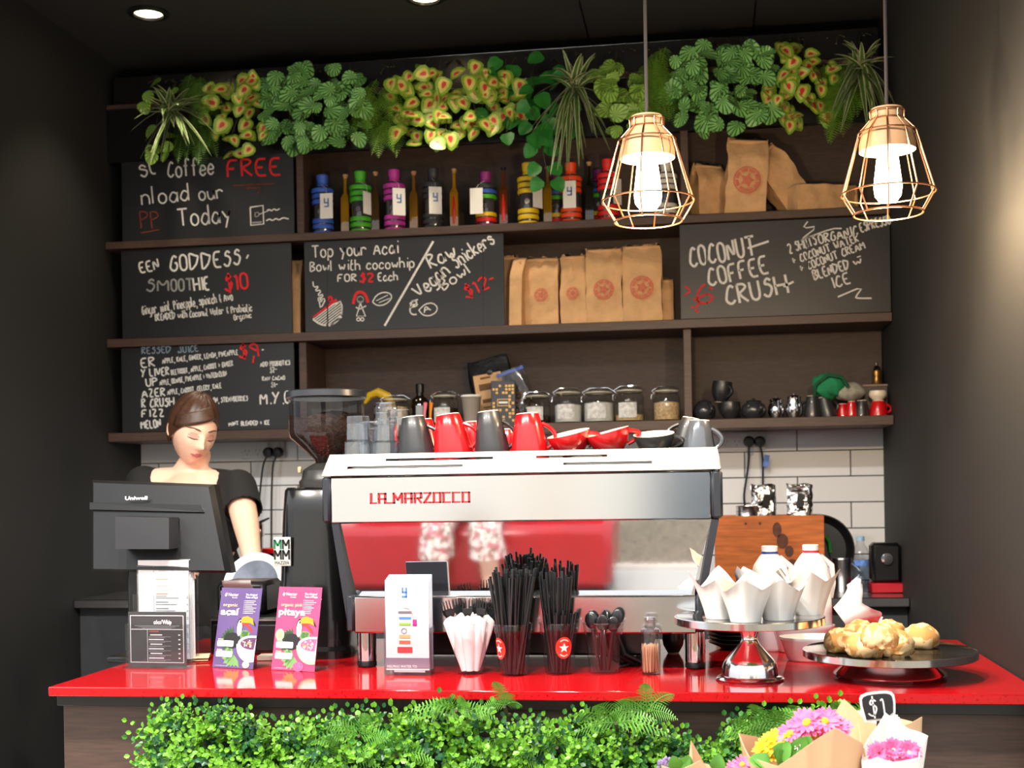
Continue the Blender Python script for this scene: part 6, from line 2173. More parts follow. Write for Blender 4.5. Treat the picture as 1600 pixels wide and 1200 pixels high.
# --- milk bottles
def milk(px, pytop, Y, colr, nm, label):
    P = at(px, 900, Y)
    P = V((P.x, Y, ZC + .0005))
    s = mpp(P)
    H = at(px, pytop, Y).z - ZC
    r = thing('milk_bottle', label, 'milk bottle', P, group='white plastic milk bottles')
    R = 31 * s
    prof = [(0, .001), (R * .9, 0), (R, .008), (R, H - 62 * s), (R * .97, H - 48 * s), (R * .80, H - 30 * s), (R * .52, H - 17 * s), (R * .40, H - 13 * s), (R * .40, H - 10 * s), (0, H - 10 * s)]
    MB().lathe(prof, 0, 40).build('bottle_body', mat('milk_white_plastic', (238, 240, 244), .4, sub=.2), r)
    MB().lathe([(0, H - 9 * s), (12.5 * s, H - 9 * s), (12.5 * s, H - 1 * s), (11 * s, H), (0, H)], 0, 32).build('cap', m_white, r)
    MB().lathe([(11.5 * s, H - 12 * s), (13.2 * s, H - 12 * s), (13.2 * s, H - 9.6 * s), (11.5 * s, H - 9.6 * s)], 0, 32).build('seal_ring', mat(nm, colr, .4), r)
    MB().box((R + .0, .01, H * .32), (.002, .03, .06), 0, 0).build('label', mat(nm, colr, .4), r)
    mb = MB().tube([(R * .5, .02, H - 20 * s), (R * 1.06, .03, H - 34 * s), (R * 1.12, .03, H - 62 * s), (R * .95, .02, H - 84 * s)], .009, 0, 8)
    mb.build('handle', mat('milk_white_plastic', (238, 240, 244), .4), r)
milk(1203, 853, 3.40, (30, 70, 170), 'blue_milk_seal', 'white milk bottle with a blue seal ring, behind the muffins')
milk(1267, 851, 3.38, (220, 40, 70), 'red_milk_seal', 'white milk bottle with a red seal ring, behind the rightmost muffin')

# --- till: monitor seen from behind, drawer, printer
PT = at(250, 900, 3.14)
PT = V((PT.x, 3.14, ZC))
r = thing('till_monitor', 'black point of sale monitor seen from behind at the left', 'monitor', PT)
def lp(px, py, Y):
    return at(px, py, Y) - PT
q = [lp(140, 750, 3.20), lp(331, 757, 3.18), lp(358, 896, 3.10), lp(140, 893, 3.12)]
mb = MB()
sh_ = V((0, .05, 0))
ins = [q[i].lerp((q[0] + q[1] + q[2] + q[3]) / 4, .06) + V((0, .0, 0)) for i in range(4)]
fr = [p + V((0, .016, 0)) for p in q]
bk = [p + sh_ for p in q]
vs = ins + fr + bk
fs = [(0, 1, 2, 3)] + [(i, (i + 1) % 4, (i + 1) % 4 + 4, i + 4) for i in range(4)] + [(i + 4, (i + 1) % 4 + 4, (i + 1) % 4 + 8, i + 8) for i in range(4)] + [(11, 10, 9, 8)]
mb.add(vs, fs)
o = mb.build('screen_housing', mat('till_black_plastic', (22, 22, 24), .32, var=.08), r, smooth=20)
mb = MB()
c4 = [lp(140, 785, 3.172), lp(312, 789, 3.155), lp(318, 800, 3.15), lp(140, 796, 3.165)]
mb.add(c4 + [p + V((0, .03, 0)) for p in c4], [(0, 1, 2, 3), (7, 6, 5, 4), (0, 4, 5, 1), (1, 5, 6, 2), (2, 6, 7, 3), (3, 7, 4, 0)])
mb.build('housing_rib', m_black, r, smooth=0)
mb = MB()
a0 = lp(196, 781, 3.165)
printed(mb, 'Uniwell', .0095, TR(a0.x, a0.y - .004, a0.z) @ RX(-.25) @ STAND, 0, .062, bold=.03)
mb.build('brand_lettering', m_white, r, smooth=0)
bx_ = [lp(180, 807, 3.09), lp(264, 809, 3.09), lp(264, 858, 3.07), lp(180, 858, 3.07)]
mb = MB().add(bx_ + [p + V((0, .06, 0)) for p in bx_], [(0, 1, 2, 3), (7, 6, 5, 4), (0, 4, 5, 1), (1, 5, 6, 2), (2, 6, 7, 3), (3, 7, 4, 0)]) or MB()
mb = MB()
mb.add(bx_ + [p + V((0, .06, 0)) for p in bx_], [(0, 1, 2, 3), (7, 6, 5, 4), (0, 4, 5, 1), (1, 5, 6, 2), (2, 6, 7, 3), (3, 7, 4, 0)])
mb.build('rear_cover', mat('till_grey_plastic', (32, 32, 35), .4), r, smooth=0)
nk = lp(225, 893, 3.15)
MB().box((nk.x, nk.y + .02, nk.z / 2 + .02), (.09, .05, nk.z + .04), 0, .006).box((nk.x, nk.y + .02, .008), (.16, .16, .016), 0, .005).build('stand', m_black, r)
PD = V((at(400, 1000, 3.24).x, 3.24, ZC + .0005))
r = thing('cash_drawer', 'low black cash drawer on the counter behind the two posters', 'cash drawer', PD)
dw = at(440, 1000, 3.24).x - at(310, 1000, 3.24).x
MB().box((-.02, .17, .05), (dw, .3, .1), 0, .004).build('housing', m_black, r)
MB().box((-.02, .018, .092), (dw * .96, .006, .004), 0, 0).build('steel_strip', m_steel, r)
MB().box((-.02, .016, .045), (dw * .9, .006, .07), 0, .002).build('drawer_front', m_blackm, r)
PR = V((at(376, 1000, 3.30).x, 3.32, ZC + .1007))
r = thing('receipt_printer', 'black receipt printer on the cash drawer under the monitor edge', 'printer', PR)
MB().box((0, .06, .045), (.14, .15, .09), 0, .012).build('housing', m_black, r)
MB().box((-.005, -.017, .06), (.10, .004, .012), 0, 0).build('paper_slot', m_white, r)
MB().sheet(lambda u, v: ((u - .5) * .08, -.016 - .03 * math.sin(v * 1.6), .066 + .03 * v), 2, 6, th=.0004).build('receipt', m_paper, r)
P = cnt(318, 1040)
r = thing('order_docket', 'pale folded docket lying between the menus and the purple poster', 'paper', onz(312, 1030, ZC + .0006), .3)
MB().sheet(lambda u, v: ((u - .5) * .05, (v - .5) * .09, .0015 + .004 * math.sin(PI * v)), 4, 6, th=.0005).build('slip', mat('buff_paper', (214, 190, 150), .7), r)
MB().sheet(lambda u, v: ((u - .5) * .046 + .004, (v - .5) * .085, .0075 + .006 * math.sin(PI * v)), 4, 6, th=.0005).build('folded_half', mat('buff_paper', (214, 190, 150), .7), r)
P = cnt(430, 1034)
r = thing('note_pad', 'small cream note pad behind the gap between the posters', 'note pad', onz(432, 1030, ZC + .0006), .1)
MB().box((0, 0, .006), (.09, .05, .012), 0, .001).build('pages', mat('cream_paper', (216, 206, 188), .7), r)
MB().box((0, .021, .0125), (.09, .008, .001), 0, 0).build('binding', mat('rust_tape', (130, 60, 40), .6), r)

# ================================================================ ON THE BACK BENCH
def bench(px, Y):
    return V((at(px, 900, Y).x, Y, ZBN + .0005))
P = bench(1203, 4.62)
s = mpp(P)
hb = at(1203, 806, 4.62).z - ZBN
r = thing('wooden_box', 'orange-brown wooden box with a dark knot on the back bench', 'box', P)
m_ow = mat('orange_stained_pine', (184, 100, 44), .45, var=.3, scale=9, stretch=(1, 4, 9))
bw_ = 168 * s
MB().box((0, .006, hb / 2), (bw_, .014, hb), 0, .002).build('front_board', m_ow, r)
MB().box((0, .16, hb / 2), (bw_, .014, hb), 0, .002).build('back_board', m_ow, r)
for sx in (-1, 1):
    MB().box((sx * (bw_ / 2 - .008), .083, hb / 2), (.014, .138, hb - .002), 0, .001).build('side_board', m_ow, r)
MB().box((0, .083, hb - .012), (bw_ - .034, .136, .014), 0, .001).build('top_shelf', m_ow, r)
m_knot = mat('burnt_knot', (86, 44, 24), .5, var=.3, scale=60)
for cx, cz, rx, rz_ in ((.0, -22, 7, 12), (8, -40, 9, 12), (18, -56, 7, 9), (-48, -12, 2.2, 2.2), (-26, -12, 2.2, 2.6), (22, -76, 9, 8)):
    pl = [(a * s + 12 * s, hb + b_ * s) for a, b_ in ell(cx, cz, rx, rz_, 14)]
    MB().prism(pl, 0, .0006, 0, TR(0, -.0008, 0) @ STAND).build('dark_knot', m_knot, r, smooth=0)
ztop_ = ZBN + hb - .0045
m_foil = mat('crinkled_foil', (210, 210, 212), .12, 1.0, bump=1.0, scale=26)
def foil(px, label, rz):
    P = V((at(px, 800, 4.72).x, 4.70, ztop_ + .0005))
    s = mpp(P)
    r = thing('foil_bag', label, 'bag', P, rz, 'silver foil bags on the wooden box')
    rnd = random.Random(int(px))
    mb = MB()
    N = 24
    rows = []
    for j in range(13):
        v = j / 12
        row = []
        for i in range(N):
            a = 2 * PI * i / N
            row.append(len(mb.v))
            th = .03 * (1 - v * .9) + .002
            j_ = rnd.uniform(-1, 1) * .004
            mb.v.append(V((19 * s * math.copysign(abs(math.cos(a)) ** .5, math.cos(a)) + j_, th * math.copysign(abs(math.sin(a)) ** .7, math.sin(a)) + j_, (50 * s * v + .003 * math.sin(5 * math.cos(a)) * v))))
        rows.append(row)
    for j in range(12):
        for i in range(N):
            mb.f.append((rows[j][i], rows[j][(i + 1) % N], rows[j + 1][(i + 1) % N], rows[j + 1][i])); mb.m.append(0)
    mb.f += [tuple(rows[0]), tuple(rows[-1])]
    mb.m += [0, 0]
    mb.build('foil_body', m_foil, r, smooth=25)
    MB().prism([(-6 * s, 14 * s), (5 * s, 14 * s), (8 * s, 34 * s), (-3 * s, 36 * s)], 0, .001, 0, TR(.004, -.031, 0) @ STAND).build('dark_label', m_black, r)
foil(1193, 'crinkled silver foil bag on the left of the wooden box', .1)
foil(1249, 'crinkled silver foil bag on the right of the wooden box', -.15)
P = V((at(1167, 800, 4.66).x, 4.665, ztop_ + .0005))
r = thing('food_tin', 'low silver tin on the left end of the wooden box', 'tin', P)
MB().lathe([(0, 0), (17 * s, 0), (17.5 * s, .001), (17 * s, .003), (17 * s, 16 * s), (17.5 * s, 17 * s), (16.5 * s, 17.5 * s), (16 * s, 15 * s), (0, 15 * s)], 0, 32).build('tin_body', m_steel, r)
MB().tube([(17.2 * s * math.cos(2 * PI * i / 28), 17.2 * s * math.sin(2 * PI * i / 28), 9 * s) for i in range(28)], .0015, 0, 5, closed=True).build('ridge', m_steel, r)
P = bench(1345, 4.60)
s = mpp(P)
hbt = at(1345, 838, 4.6).z - ZBN
r = thing('water_bottle', 'clear plastic water bottle with a blue cap on the back bench', 'water bottle', P)
k = hbt
MB().lathe([(0, .004), (12 * s, 0), (13.5 * s, .006), (13.5 * s, k * .3), (12.6 * s, k * .32), (13.5 * s, k * .34), (13.5 * s, k * .42), (12.6 * s, k * .44), (13.5 * s, k * .46), (13.5 * s, k * .68), (11 * s, k * .78), (6 * s, k * .86), (5.6 * s, k * .92)], 0, 28).build('bottle_body', m_pet, r)
MB().lathe([(0, .006), (11.5 * s, .006), (12.8 * s, .01), (12.8 * s, k * .6), (0, k * .6)], 0, 24).build('water', thin_glass('water_clear', (214, 228, 240), 1.0, .02), r)
MB().lathe([(0, k * .92), (6.6 * s, k * .92), (6.6 * s, k * .99), (5.6 * s, k), (0, k)], 0, 24).build('cap', mat('pale_blue_cap', (150, 186, 220), .4), r)
MB().sheet(lambda u, v: (13.6 * s * math.sin(-.9 + 1.8 * u), -13.6 * s * math.cos(-.9 + 1.8 * u), k * (.49 + .1 * v)), 10, 1).build('label', mat('blue_label', (90, 130, 206), .5, var=.5, scale=120), r)
for px, w, h0, lb in ((1316, 18, 872, 'taller steel canister left of the water bottle'), (1304, 14, 880, 'narrower steel canister behind the milk, by the taller one')):
    P = bench(px, 4.68 if w > 15 else 4.76)
    s = mpp(P)
    H = at(px, h0, P.y).z - ZBN
    r = thing('steel_canister', lb, 'canister', P, group='steel canisters on the back bench')
    MB().lathe([(0, 0), (w * .75 * s, 0), (w * .78 * s, .003), (w * .78 * s, H * .96), (w * .82 * s, H * .97), (w * .8 * s, H), (w * .7 * s, H), (w * .7 * s, .006), (0, .006)], 0, 32).build('canister_body', m_steel, r)
    mb = MB()
    handle(mb, w * .76 * s, H * .85, w * .76 * s, H * .3, .03, .004)
    mb.build('handle', m_steel, r)
P = V((at(1299, 862, 4.66).x, 4.76, ZBN + .006))
r = thing('stirring_spoon', 'green-handled spoon leaning out of the narrower steel canister', 'spoon', V((at(1303, 880, 4.76).x, 4.76, ZBN + .008)), rot=(0, -.09, 0))
MB().tube([(0, 0, 0), (0, 0, .12), (0, 0, .16)], .002, 0, 6).build('shaft', m_steel, r)
MB().tube([(0, 0, .13), (0, 0, .17), (-.012, 0, .192)], .0055, 0, 8).build('handle', mat('bright_green_plastic', (60, 190, 70), .4), r)
P = bench(1386, 4.62)
s = mpp(P)
r = thing('small_appliance', 'small black appliance at the right edge of the back bench', 'appliance', P)
MB().box((0, .05, .105), (.10, .1, .14), 0, .012).build('housing', m_black, r)
MB().box((0, .05, .0175), (.11, .11, .035), 0, .004).build('red_base', mat('dull_red_plastic', (190, 30, 44), .4), r)
MB().lathe([(0, 0), (.02, 0), (.02, .01), (0, .012)], 0, 20, (0, -.0, .12), M=RX(PI / 2)).build('dial', m_chrome, r)
P = bench(1291, 4.80)
r = thing('frying_pan', 'black pan standing on edge behind the wooden box, rim showing at right', 'pan', P + V((-.028, .0, .145)), rot=(PI / 2 - .1, 0, 0))
MB().lathe([(0, 0), (.105, 0), (.125, .02), (.128, .034), (.124, .034), (.118, .02), (.10, .004), (0, .004)], 0, 40).build('pan_body', m_blackm, r)
MB().tube([(-.12, 0, .02), (-.2, 0, .03), (-.27, 0, .03)], .009, 0, 8).build('handle', m_black, r)
# tap by the barista
P = bench(406, 4.72)
s = mpp(P)
r = thing('sink_tap', 'chrome mixer tap on the back bench beside the barista', 'tap', P)
ht = at(406, 818, 4.72).z - ZBN
MB().lathe([(0, 0), (.028, 0), (.026, .012), (.016, .02), (.016, ht * .8), (.02, ht * .82), (.02, ht), (0, ht)], 0, 28).build('column', m_chrome, r)
MB().tube([(0, -.01, ht * .72), (0.01, -.08, ht * .8), (.015, -.13, ht * .72), (.016, -.14, ht * .55)], .010, 0, 10).build('spout', m_chrome, r)
MB().tube([(0, 0, ht), (.012, -.01, ht + .006), (.05, -.03, ht + .02)], [.008, .006, .004], 0, 8).build('lever', m_chrome, r)
P = bench(432, 4.58)
r = thing('red_container', 'small red lidded tub on the bench left of the grinder', 'tub', P)
hr = at(432, 856, 4.58).z - ZBN
MB().lathe([(0, 0), (.045, 0), (.05, hr * .92), (0, hr * .92)], 0, 28).build('tub_body', m_black, r)
MB().lathe([(0, hr * .9), (.054, hr * .9), (.054, hr * .98), (.05, hr), (0, hr)], 0, 28).build('lid', m_mred, r)

# ================================================================ THE BARISTA
m_skin = mat('fair_skin', (236, 190, 166), .5, var=.05, scale=18, sub=.12)
m_lip = mat('rose_lips', (204, 104, 110), .45)
m_lid = mat('rosy_eyelid', (206, 146, 128), .5)
m_lash = mat('dark_lashes', (58, 38, 32), .6)
m_hair = mat('brown_hair', (40, 24, 18), .42, var=.45, scale=90, stretch=(1, 1, 8), col2=(86, 54, 36))
m_shirt = mat('black_jersey', (10, 10, 11), .85, var=.15, scale=40)
YBA = 4.08
HC = at(303, 672, YBA)                       # middle of the head
sb = mpp(HC)
BR = V((HC.x - .01, YBA + .05, 0.0))         # on the floor beneath
br = thing('person', 'barista in a black T-shirt looking down behind the till, brown hair tied back', 'person', BR)
hc = HC - BR
def remeshed(mb, vox, smooth_it=6):
    o = mb.build('tmp', m_skin, None, smooth=0)
    r_ = o.modifiers.new('r', 'REMESH')
    r_.mode = 'VOXEL'
    r_.voxel_size = vox
    s_ = o.modifiers.new('s', 'SMOOTH')
    s_.iterations = smooth_it
    s_.factor = .6
    dg = bpy.context.evaluated_depsgraph_get()
    dg.update()
    me = bpy.data.meshes.new_from_object(o.evaluated_get(dg))
    out = MB()
    out.v = [v.co.copy() for v in me.vertices]
    out.f = [tuple(p.vertices) for p in me.polygons]
    out.m = [0] * len(out.f)
    old = o.data
    bpy.data.objects.remove(o)
    bpy.data.meshes.remove(old)
    bpy.data.meshes.remove(me)
    return out
def limb(mb, pts, rad, n=14, flat=1.0):
    """tapering limb through joints; rounded ends"""
    P, R_ = [], []
    pts = [V(p) for p in pts]
    for i in range(len(pts) - 1):
        for t in range(6):
            P.append(pts[i].lerp(pts[i + 1], t / 6)); R_.append(rad[i] + (rad[i + 1] - rad[i]) * t / 6)
    P.append(pts[-1]); R_.append(rad[-1])
    for _ in range(2):
        P = [P[0]] + [(P[i - 1] + P[i] * 2 + P[i + 1]) / 4 for i in range(1, len(P) - 1)] + [P[-1]]
    mb.tube(P, R_, 0, n)
    mb.sph(P[0], R_[0], 0, n, 8)
    mb.sph(P[-1], R_[-1], 0, n, 8)
def hand(mb, P, d, nrm, s=1.0, curl=.5, side=1):
    """palm, four fingers of unequal length and a thumb; d along the hand, nrm out of the back of the hand"""
    d = V(d).normalized()
    nrm = (V(nrm) - d * V(nrm).dot(d)).normalized()
    x = d.cross(nrm) * side
    P = V(P)
    mb.sph(P + d * .045 * s, (1, 1, 1), 0, 14, 8, M=Matrix((x * .042 * s, nrm * .015 * s, d * .052 * s)).transposed().to_4x4())
    for k, (off, L) in enumerate(((-.030, .064), (-.010, .076), (.011, .070), (.031, .054))):
        b0 = P + d * .082 * s + x * off * s
        pts, q, a = [P + d * .05 * s + x * off * .8 * s, b0], b0, 0
        for j, f in enumerate((.45, .32, .23)):
            a += curl * (.7 + .1 * k)
            q = q + (d * math.cos(a) - nrm * math.sin(a) + x * off * .8) * (L * f * s)
            pts.append(q)
        mb.tube(pts, [.010 * s, .0095 * s, .009 * s, .0082 * s, .006 * s], 0, 8)
        mb.sph(pts[-1], .006 * s, 0, 8, 6)
    t0 = P + d * .018 * s - x * .03 * s
    t1 = t0 - x * .028 * s + d * .03 * s - nrm * .006 * s
    t2 = t1 - x * .006 * s + d * .03 * s - nrm * .014 * s
    mb.tube([t0, t1, t2], [.014 * s, .011 * s, .0085 * s], 0, 8)
    mb.sph(t2, .0085 * s, 0, 8, 6)
NB = hc + V((.0, .03, -.115))                # base of the skull
def bp(px, py, dy=0.0):
    return at(px, py, YBA + dy) - BR
body = MB()
neck0, neck1 = NB + V((-.004, .012, .03)), bp(288, 742, .045)
limb(body, [neck0, neck1 + V((0, .01, .01)), neck1 + V((0, .02, -.07))], [.044, .046, .058])
shl, shr = bp(225, 756, .05), bp(372, 762, .02)
limb(body, [shl, neck1 + V((-.03, .015, -.03))], [.052, .06])
limb(body, [shr, neck1 + V((.03, .015, -.03))], [.050, .06])
ch = (shl + shr) / 2 + V((0, .01, -.16))
hp_ = V((ch.x, .06, .98))
for zt, c, rx, ry in ((1.0, ch, .165, .10), (.5, (ch + hp_) / 2, .14, .095), (0, hp_, .165, .115)):
    body.sph(c, (rx, ry, .16), 0, 20, 12)
limb(body, [ch + V((0, 0, .08)), (ch + hp_) / 2, hp_], [.13, .115, .13], 20)
# her left arm (towards the right of the photo): elbow out, forearm down to the dish
el, wr = bp(385, 822, -.10), bp(394, 872, -.30)
limb(body, [shr, el, wr], [.052, .043, .029])
hand(body, wr, bp(392, 905, -.34) - wr, (.5, -.6, .5), .95, .35, 1)
el2, wr2 = bp(206, 838, -.02), bp(262, 868, -.30)
limb(body, [shl, el2, wr2], [.05, .042, .029])
hand(body, wr2, bp(312, 885, -.36) - wr2, (0, -.3, 1), .95, .45, -1)
for sx in (-1, 1):
    limb(body, [hp_ + V((sx * .085, 0, -.02)), V((hp_.x + sx * .09, .03, .52)), V((hp_.x + sx * .095, .07, .09))], [.092, .062, .042], 16)
    limb(body, [V((hp_.x + sx * .095, .07, .06)), V((hp_.x + sx * .10, -.07, .035)), V((hp_.x + sx * .105, -.14, .027))], [.042, .036, .026], 12)
skin = remeshed(body, .0085, 5)
# head: shaped sphere, front = -Y before turning
HM = TR(hc) @ RZ(.74) @ RX(.36) @ RY(.12)
NU, NV = 72, 56
def gs(a, b_, c, w):
    return math.exp(-(((a - b_) ** 2) + 0) / (2 * w * w))
def headpt(u, v):
    th = 2 * PI * u
    ph = PI * v
    x, y, z = math.sin(ph) * math.sin(th), -math.sin(ph) * math.cos(th), -math.cos(ph)
    X, Y, Z = x * .072, y * .092, z * .113
    if z < 0:                                   # jaw narrows to the chin
        k = 1 - .36 * (-z) ** 1.5
        X *= k
        Y = Y * (1 - .18 * (-z) ** 2) - .010 * (-z) * (1 if y < 0 else -2.2)
    f = max(0, -y)
    G = lambda cx, cz, wx, wz: math.exp(-((X - cx) / wx) ** 2 - ((Z - cz) / wz) ** 2) * f
    d = 0
    d += .0215 * G(0, -.030, .0105, .012) + .012 * G(0, -.008, .008, .020) + .006 * G(.011, -.034, .006, .007) + .006 * G(-.011, -.034, .006, .007)
    d -= .0085 * (G(.031, .006, .017, .010) + G(-.031, .006, .017, .010))
    d += .0062 * (G(.031, .004, .014, .008) + G(-.031, .004, .014, .008))
    d += .004 * (G(.032, .024, .022, .007) + G(-.032, .024, .022, .007))
    d += .0065 * G(0, -.058, .017, .0045) + .0075 * G(0, -.069, .014, .005) - .004 * G(0, -.0635, .02, .0022) - .004 * G(0, -.080, .02, .005)
    d += .008 * G(0, -.100, .018, .012) + .004 * (G(.042, -.028, .018, .018) + G(-.042, -.028, .018, .018))
    Y -= d
    return V((X, Y, Z))
def add_head(skin, HM):
    o0 = len(skin.v)
    rows = [[headpt(i / NU, j / NV) for i in range(NU)] for j in range(NV + 1)]
    for j in range(NV + 1):
        for i in range(NU):
            skin.v.append(HM @ rows[j][i])
    for j in range(NV):
        for i in range(NU):
            a = o0 + j * NU + i
            b_ = o0 + j * NU + (i + 1) % NU
            skin.f.append((a, b_, b_ + NU, a + NU))
            c = (rows[j][i] + rows[j + 1][(i + 1) % NU]) / 2
            m_ = 0
            if c.y < -.05:
                if ((c.x / .0235) ** 2 + ((c.z + .064) / (.0095 - .006 * abs(c.x) / .0235)) ** 2) < 1:
                    m_ = 1
                elif any(((c.x - sx * .031) / .017) ** 2 + ((c.z - .003) / .009) ** 2 < 1 for sx in (-1, 1)):
                    m_ = 2
            skin.m.append(m_)
    # ears
    for sx in (-1, 1):
        k = len(skin.v)
        skin.sph((0, 0, 0), (.008, .018, .030), 0, 14, 10)
        skin.tube([(sx * .006, .012 * math.cos(t), .024 * math.sin(t)) for t in [i * .5 - 1.6 for i in range(9)]], .004, 0, 6)
        skin.xf(HM @ TR(sx * .072, .012, -.006) @ RX(-.15) @ RZ(-sx * .35), k)
    # lashes and brows
    for sx in (-1, 1):
        pts = []
        for i in range(9):
            t = -1 + 2 * i / 8
            x = sx * .031 + t * .0165
            z = -.0035 - .0035 * (1 - t * t)
            pts.append((x, z))
        def face_y(x, z):
            best = min((abs(p.x - x) + abs(p.z - z), p.y) for row in rows[10:48] for p in row if p.y < 0)
            return best[1]
        skin.tube([HM @ V((x, face_y(x, z) - .001, z)) for x, z in pts], [.0006, .0012, .0016, .0017, .0017, .0017, .0016, .0012, .0006], 3, 6)
        br_ = [(sx * (.012 + .044 * i / 8), .019 + .009 * math.sin(PI * (.15 + .7 * i / 8))) for i in range(9)]
        skin.tube([HM @ V((x, face_y(x, z) - .0006, z)) for x, z in br_], [.0012, .0024, .0028, .0028, .0026, .0024, .002, .0014, .0007], 4, 6)
add_head(skin, HM)
skin.build('body', [m_skin, m_lip, m_lid, m_lash, mat('brown_eyebrow', (96, 62, 44), .7)], br, smooth=80)
# hair: a cap swept back from a side parting, low bun
def hair_cap(HM):
    hair = MB()
    N, Mv = 64, 30
    for j in range(Mv + 1):
        for i in range(N):
            th = 2 * PI * i / N
            fr = math.cos(th)                    # 1 at the face
            top = PI
            # lowest polar angle the hair reaches, measured from the crown
            lim = 2.02 - .98 * max(0, fr) ** .75 - .10 * max(0, fr) * math.sin(th)
            if fr < -.1:
                lim = 2.15
            ph = lim * j / Mv
            x, y, z = math.sin(ph) * math.sin(th), -math.sin(ph) * math.cos(th), math.cos(ph)
            k = 1.10 + .05 * math.cos(ph) + (.05 if fr < 0 else 0) * math.sin(ph)
            k *= 1 + .010 * math.sin(16 * th + 3 * ph)
            edge = 1 - .06 * (j / Mv) ** 6
            hair.v.append(HM @ V((x * .0745 * k * edge, y * .094 * k * edge + .006, z * .113 * k * edge)))
    for j in range(Mv):
        for i in range(N):
            hair.f.append((j * N + i, j * N + (i + 1) % N, (j + 1) * N + (i + 1) % N, (j + 1) * N + i)); hair.m.append(0)
    k = len(hair.v)
    hair.sph((0, .118, -.03), (.045, .04, .042), 0, 18, 12)
    for t in range(3):
        hair.tube([(.038 * math.cos(a + t), .128 + .012 * math.sin(a * 2 + t), -.03 + .036 * math.sin(a + t)) for a in [i * .5 for i in range(13)]], .011, 0, 8)
    # sweep of the fringe across the brow to her right ear
    for q in range(9):
        f = q / 8
        pts = []
        for i in range(10):
            t = i / 9
            ang = .55 - 1.95 * t
            ph = .62 + .30 * f + (.62 - .08 * f) * t ** 1.3
            pts.append((math.sin(ph) * math.sin(ang) * .0765 * 1.04, -math.sin(ph) * math.cos(ang) * .0985 * 1.02 + .004, math.cos(ph) * .117 * 1.02))
        hair.tube(pts, [.006] + [.0095] * 8 + [.004], 0, 8)
    hair.xf(HM, k)
    return hair
hair = hair_cap(HM)
hair.build('hair', m_hair, br, smooth=80)
# T-shirt: shell over shoulders and trunk with a scooped neck and short sleeves
sh_mb = MB()
limb(sh_mb, [shl + V((0, 0, -.004)), neck1 + V((-.085, .02, -.032))], [.062, .056])
limb(sh_mb, [shr + V((0, 0, -.004)), neck1 + V((.085, .02, -.032))], [.060, .054])
for c, rx, ry in ((ch + V((0, 0, .03)), .178, .115), ((ch + hp_) / 2, .155, .108), (hp_, .178, .128)):
    sh_mb.sph(c, (rx, ry, .17), 0, 22, 14)
limb(sh_mb, [ch + V((0, .015, .07)), (ch + hp_) / 2, hp_], [.135, .126, .14], 22)
limb(sh_mb, [shr, shr.lerp(el, .66)], [.062, .064])
limb(sh_mb, [shl, shl.lerp(el2, .66)], [.062, .062])
shirt = remeshed(sh_mb, .008, 5)
# cut the scoop neck and the sleeve ends
cutc = neck1 + V((.012, -.075, -.030))
def keep(p):
    q = p - cutc
    if (q.x / .090) ** 2 + (q.y / .13) ** 2 + (q.z / .085) ** 2 < 1:
        return False
    if (p - shr).dot((el - shr).normalized()) > (el - shr).length * .60 and p.x > shr.x - .03 and p.z < shr.z:
        if (p - shr.lerp(el, .66)).length < .10 and (p - shr).dot((el - shr).normalized()) > (el - shr).length * .62:
            return False
    return True
shirt.f = [f for f in shirt.f if all(keep(shirt.v[i]) for i in f)]
shirt.m = [0] * len(shirt.f)
so_ = shirt.build('t_shirt', m_shirt, br, smooth=80)
tm = so_.modifiers.new('cloth', 'SOLIDIFY')
tm.thickness = .004
tm.offset = 0
tr_ = MB()
limb(tr_, [hp_ + V((0, 0, .02)), hp_ + V((0, 0, -.06))], [.135, .14], 20)
for sx in (-1, 1):
    limb(tr_, [hp_ + V((sx * .085, 0, -.04)), V((hp_.x + sx * .09, .03, .52)), V((hp_.x + sx * .095, .07, .12))], [.104, .076, .062], 16)
remeshed(tr_, .012, 4).build('trousers', mat('black_denim', (26, 27, 30), .8), br, smooth=80)
# the white round dish she is holding over the counter
PW = at(398, 912, 3.70)
r = thing('serving_dish', 'large round white dish with a grey hollow held up by the barista behind the grinder', 'dish', PW, rot=(1.15, .12, -.1))
R = 50 * mpp(PW)
MB().lathe([(0, -.018), (R * .55, -.016), (R * .80, -.002), (R, .006), (R, .010), (R * .80, .004), (R * .76, .002)], 0, 48).build('dish_rim', m_porc, r)
MB().lathe([(0, -.012), (R * .52, -.010), (R * .77, .003)], 0, 48).build('hollow', mat('blue_grey_glaze', (112, 120, 136), .2, var=.3, scale=12), r)

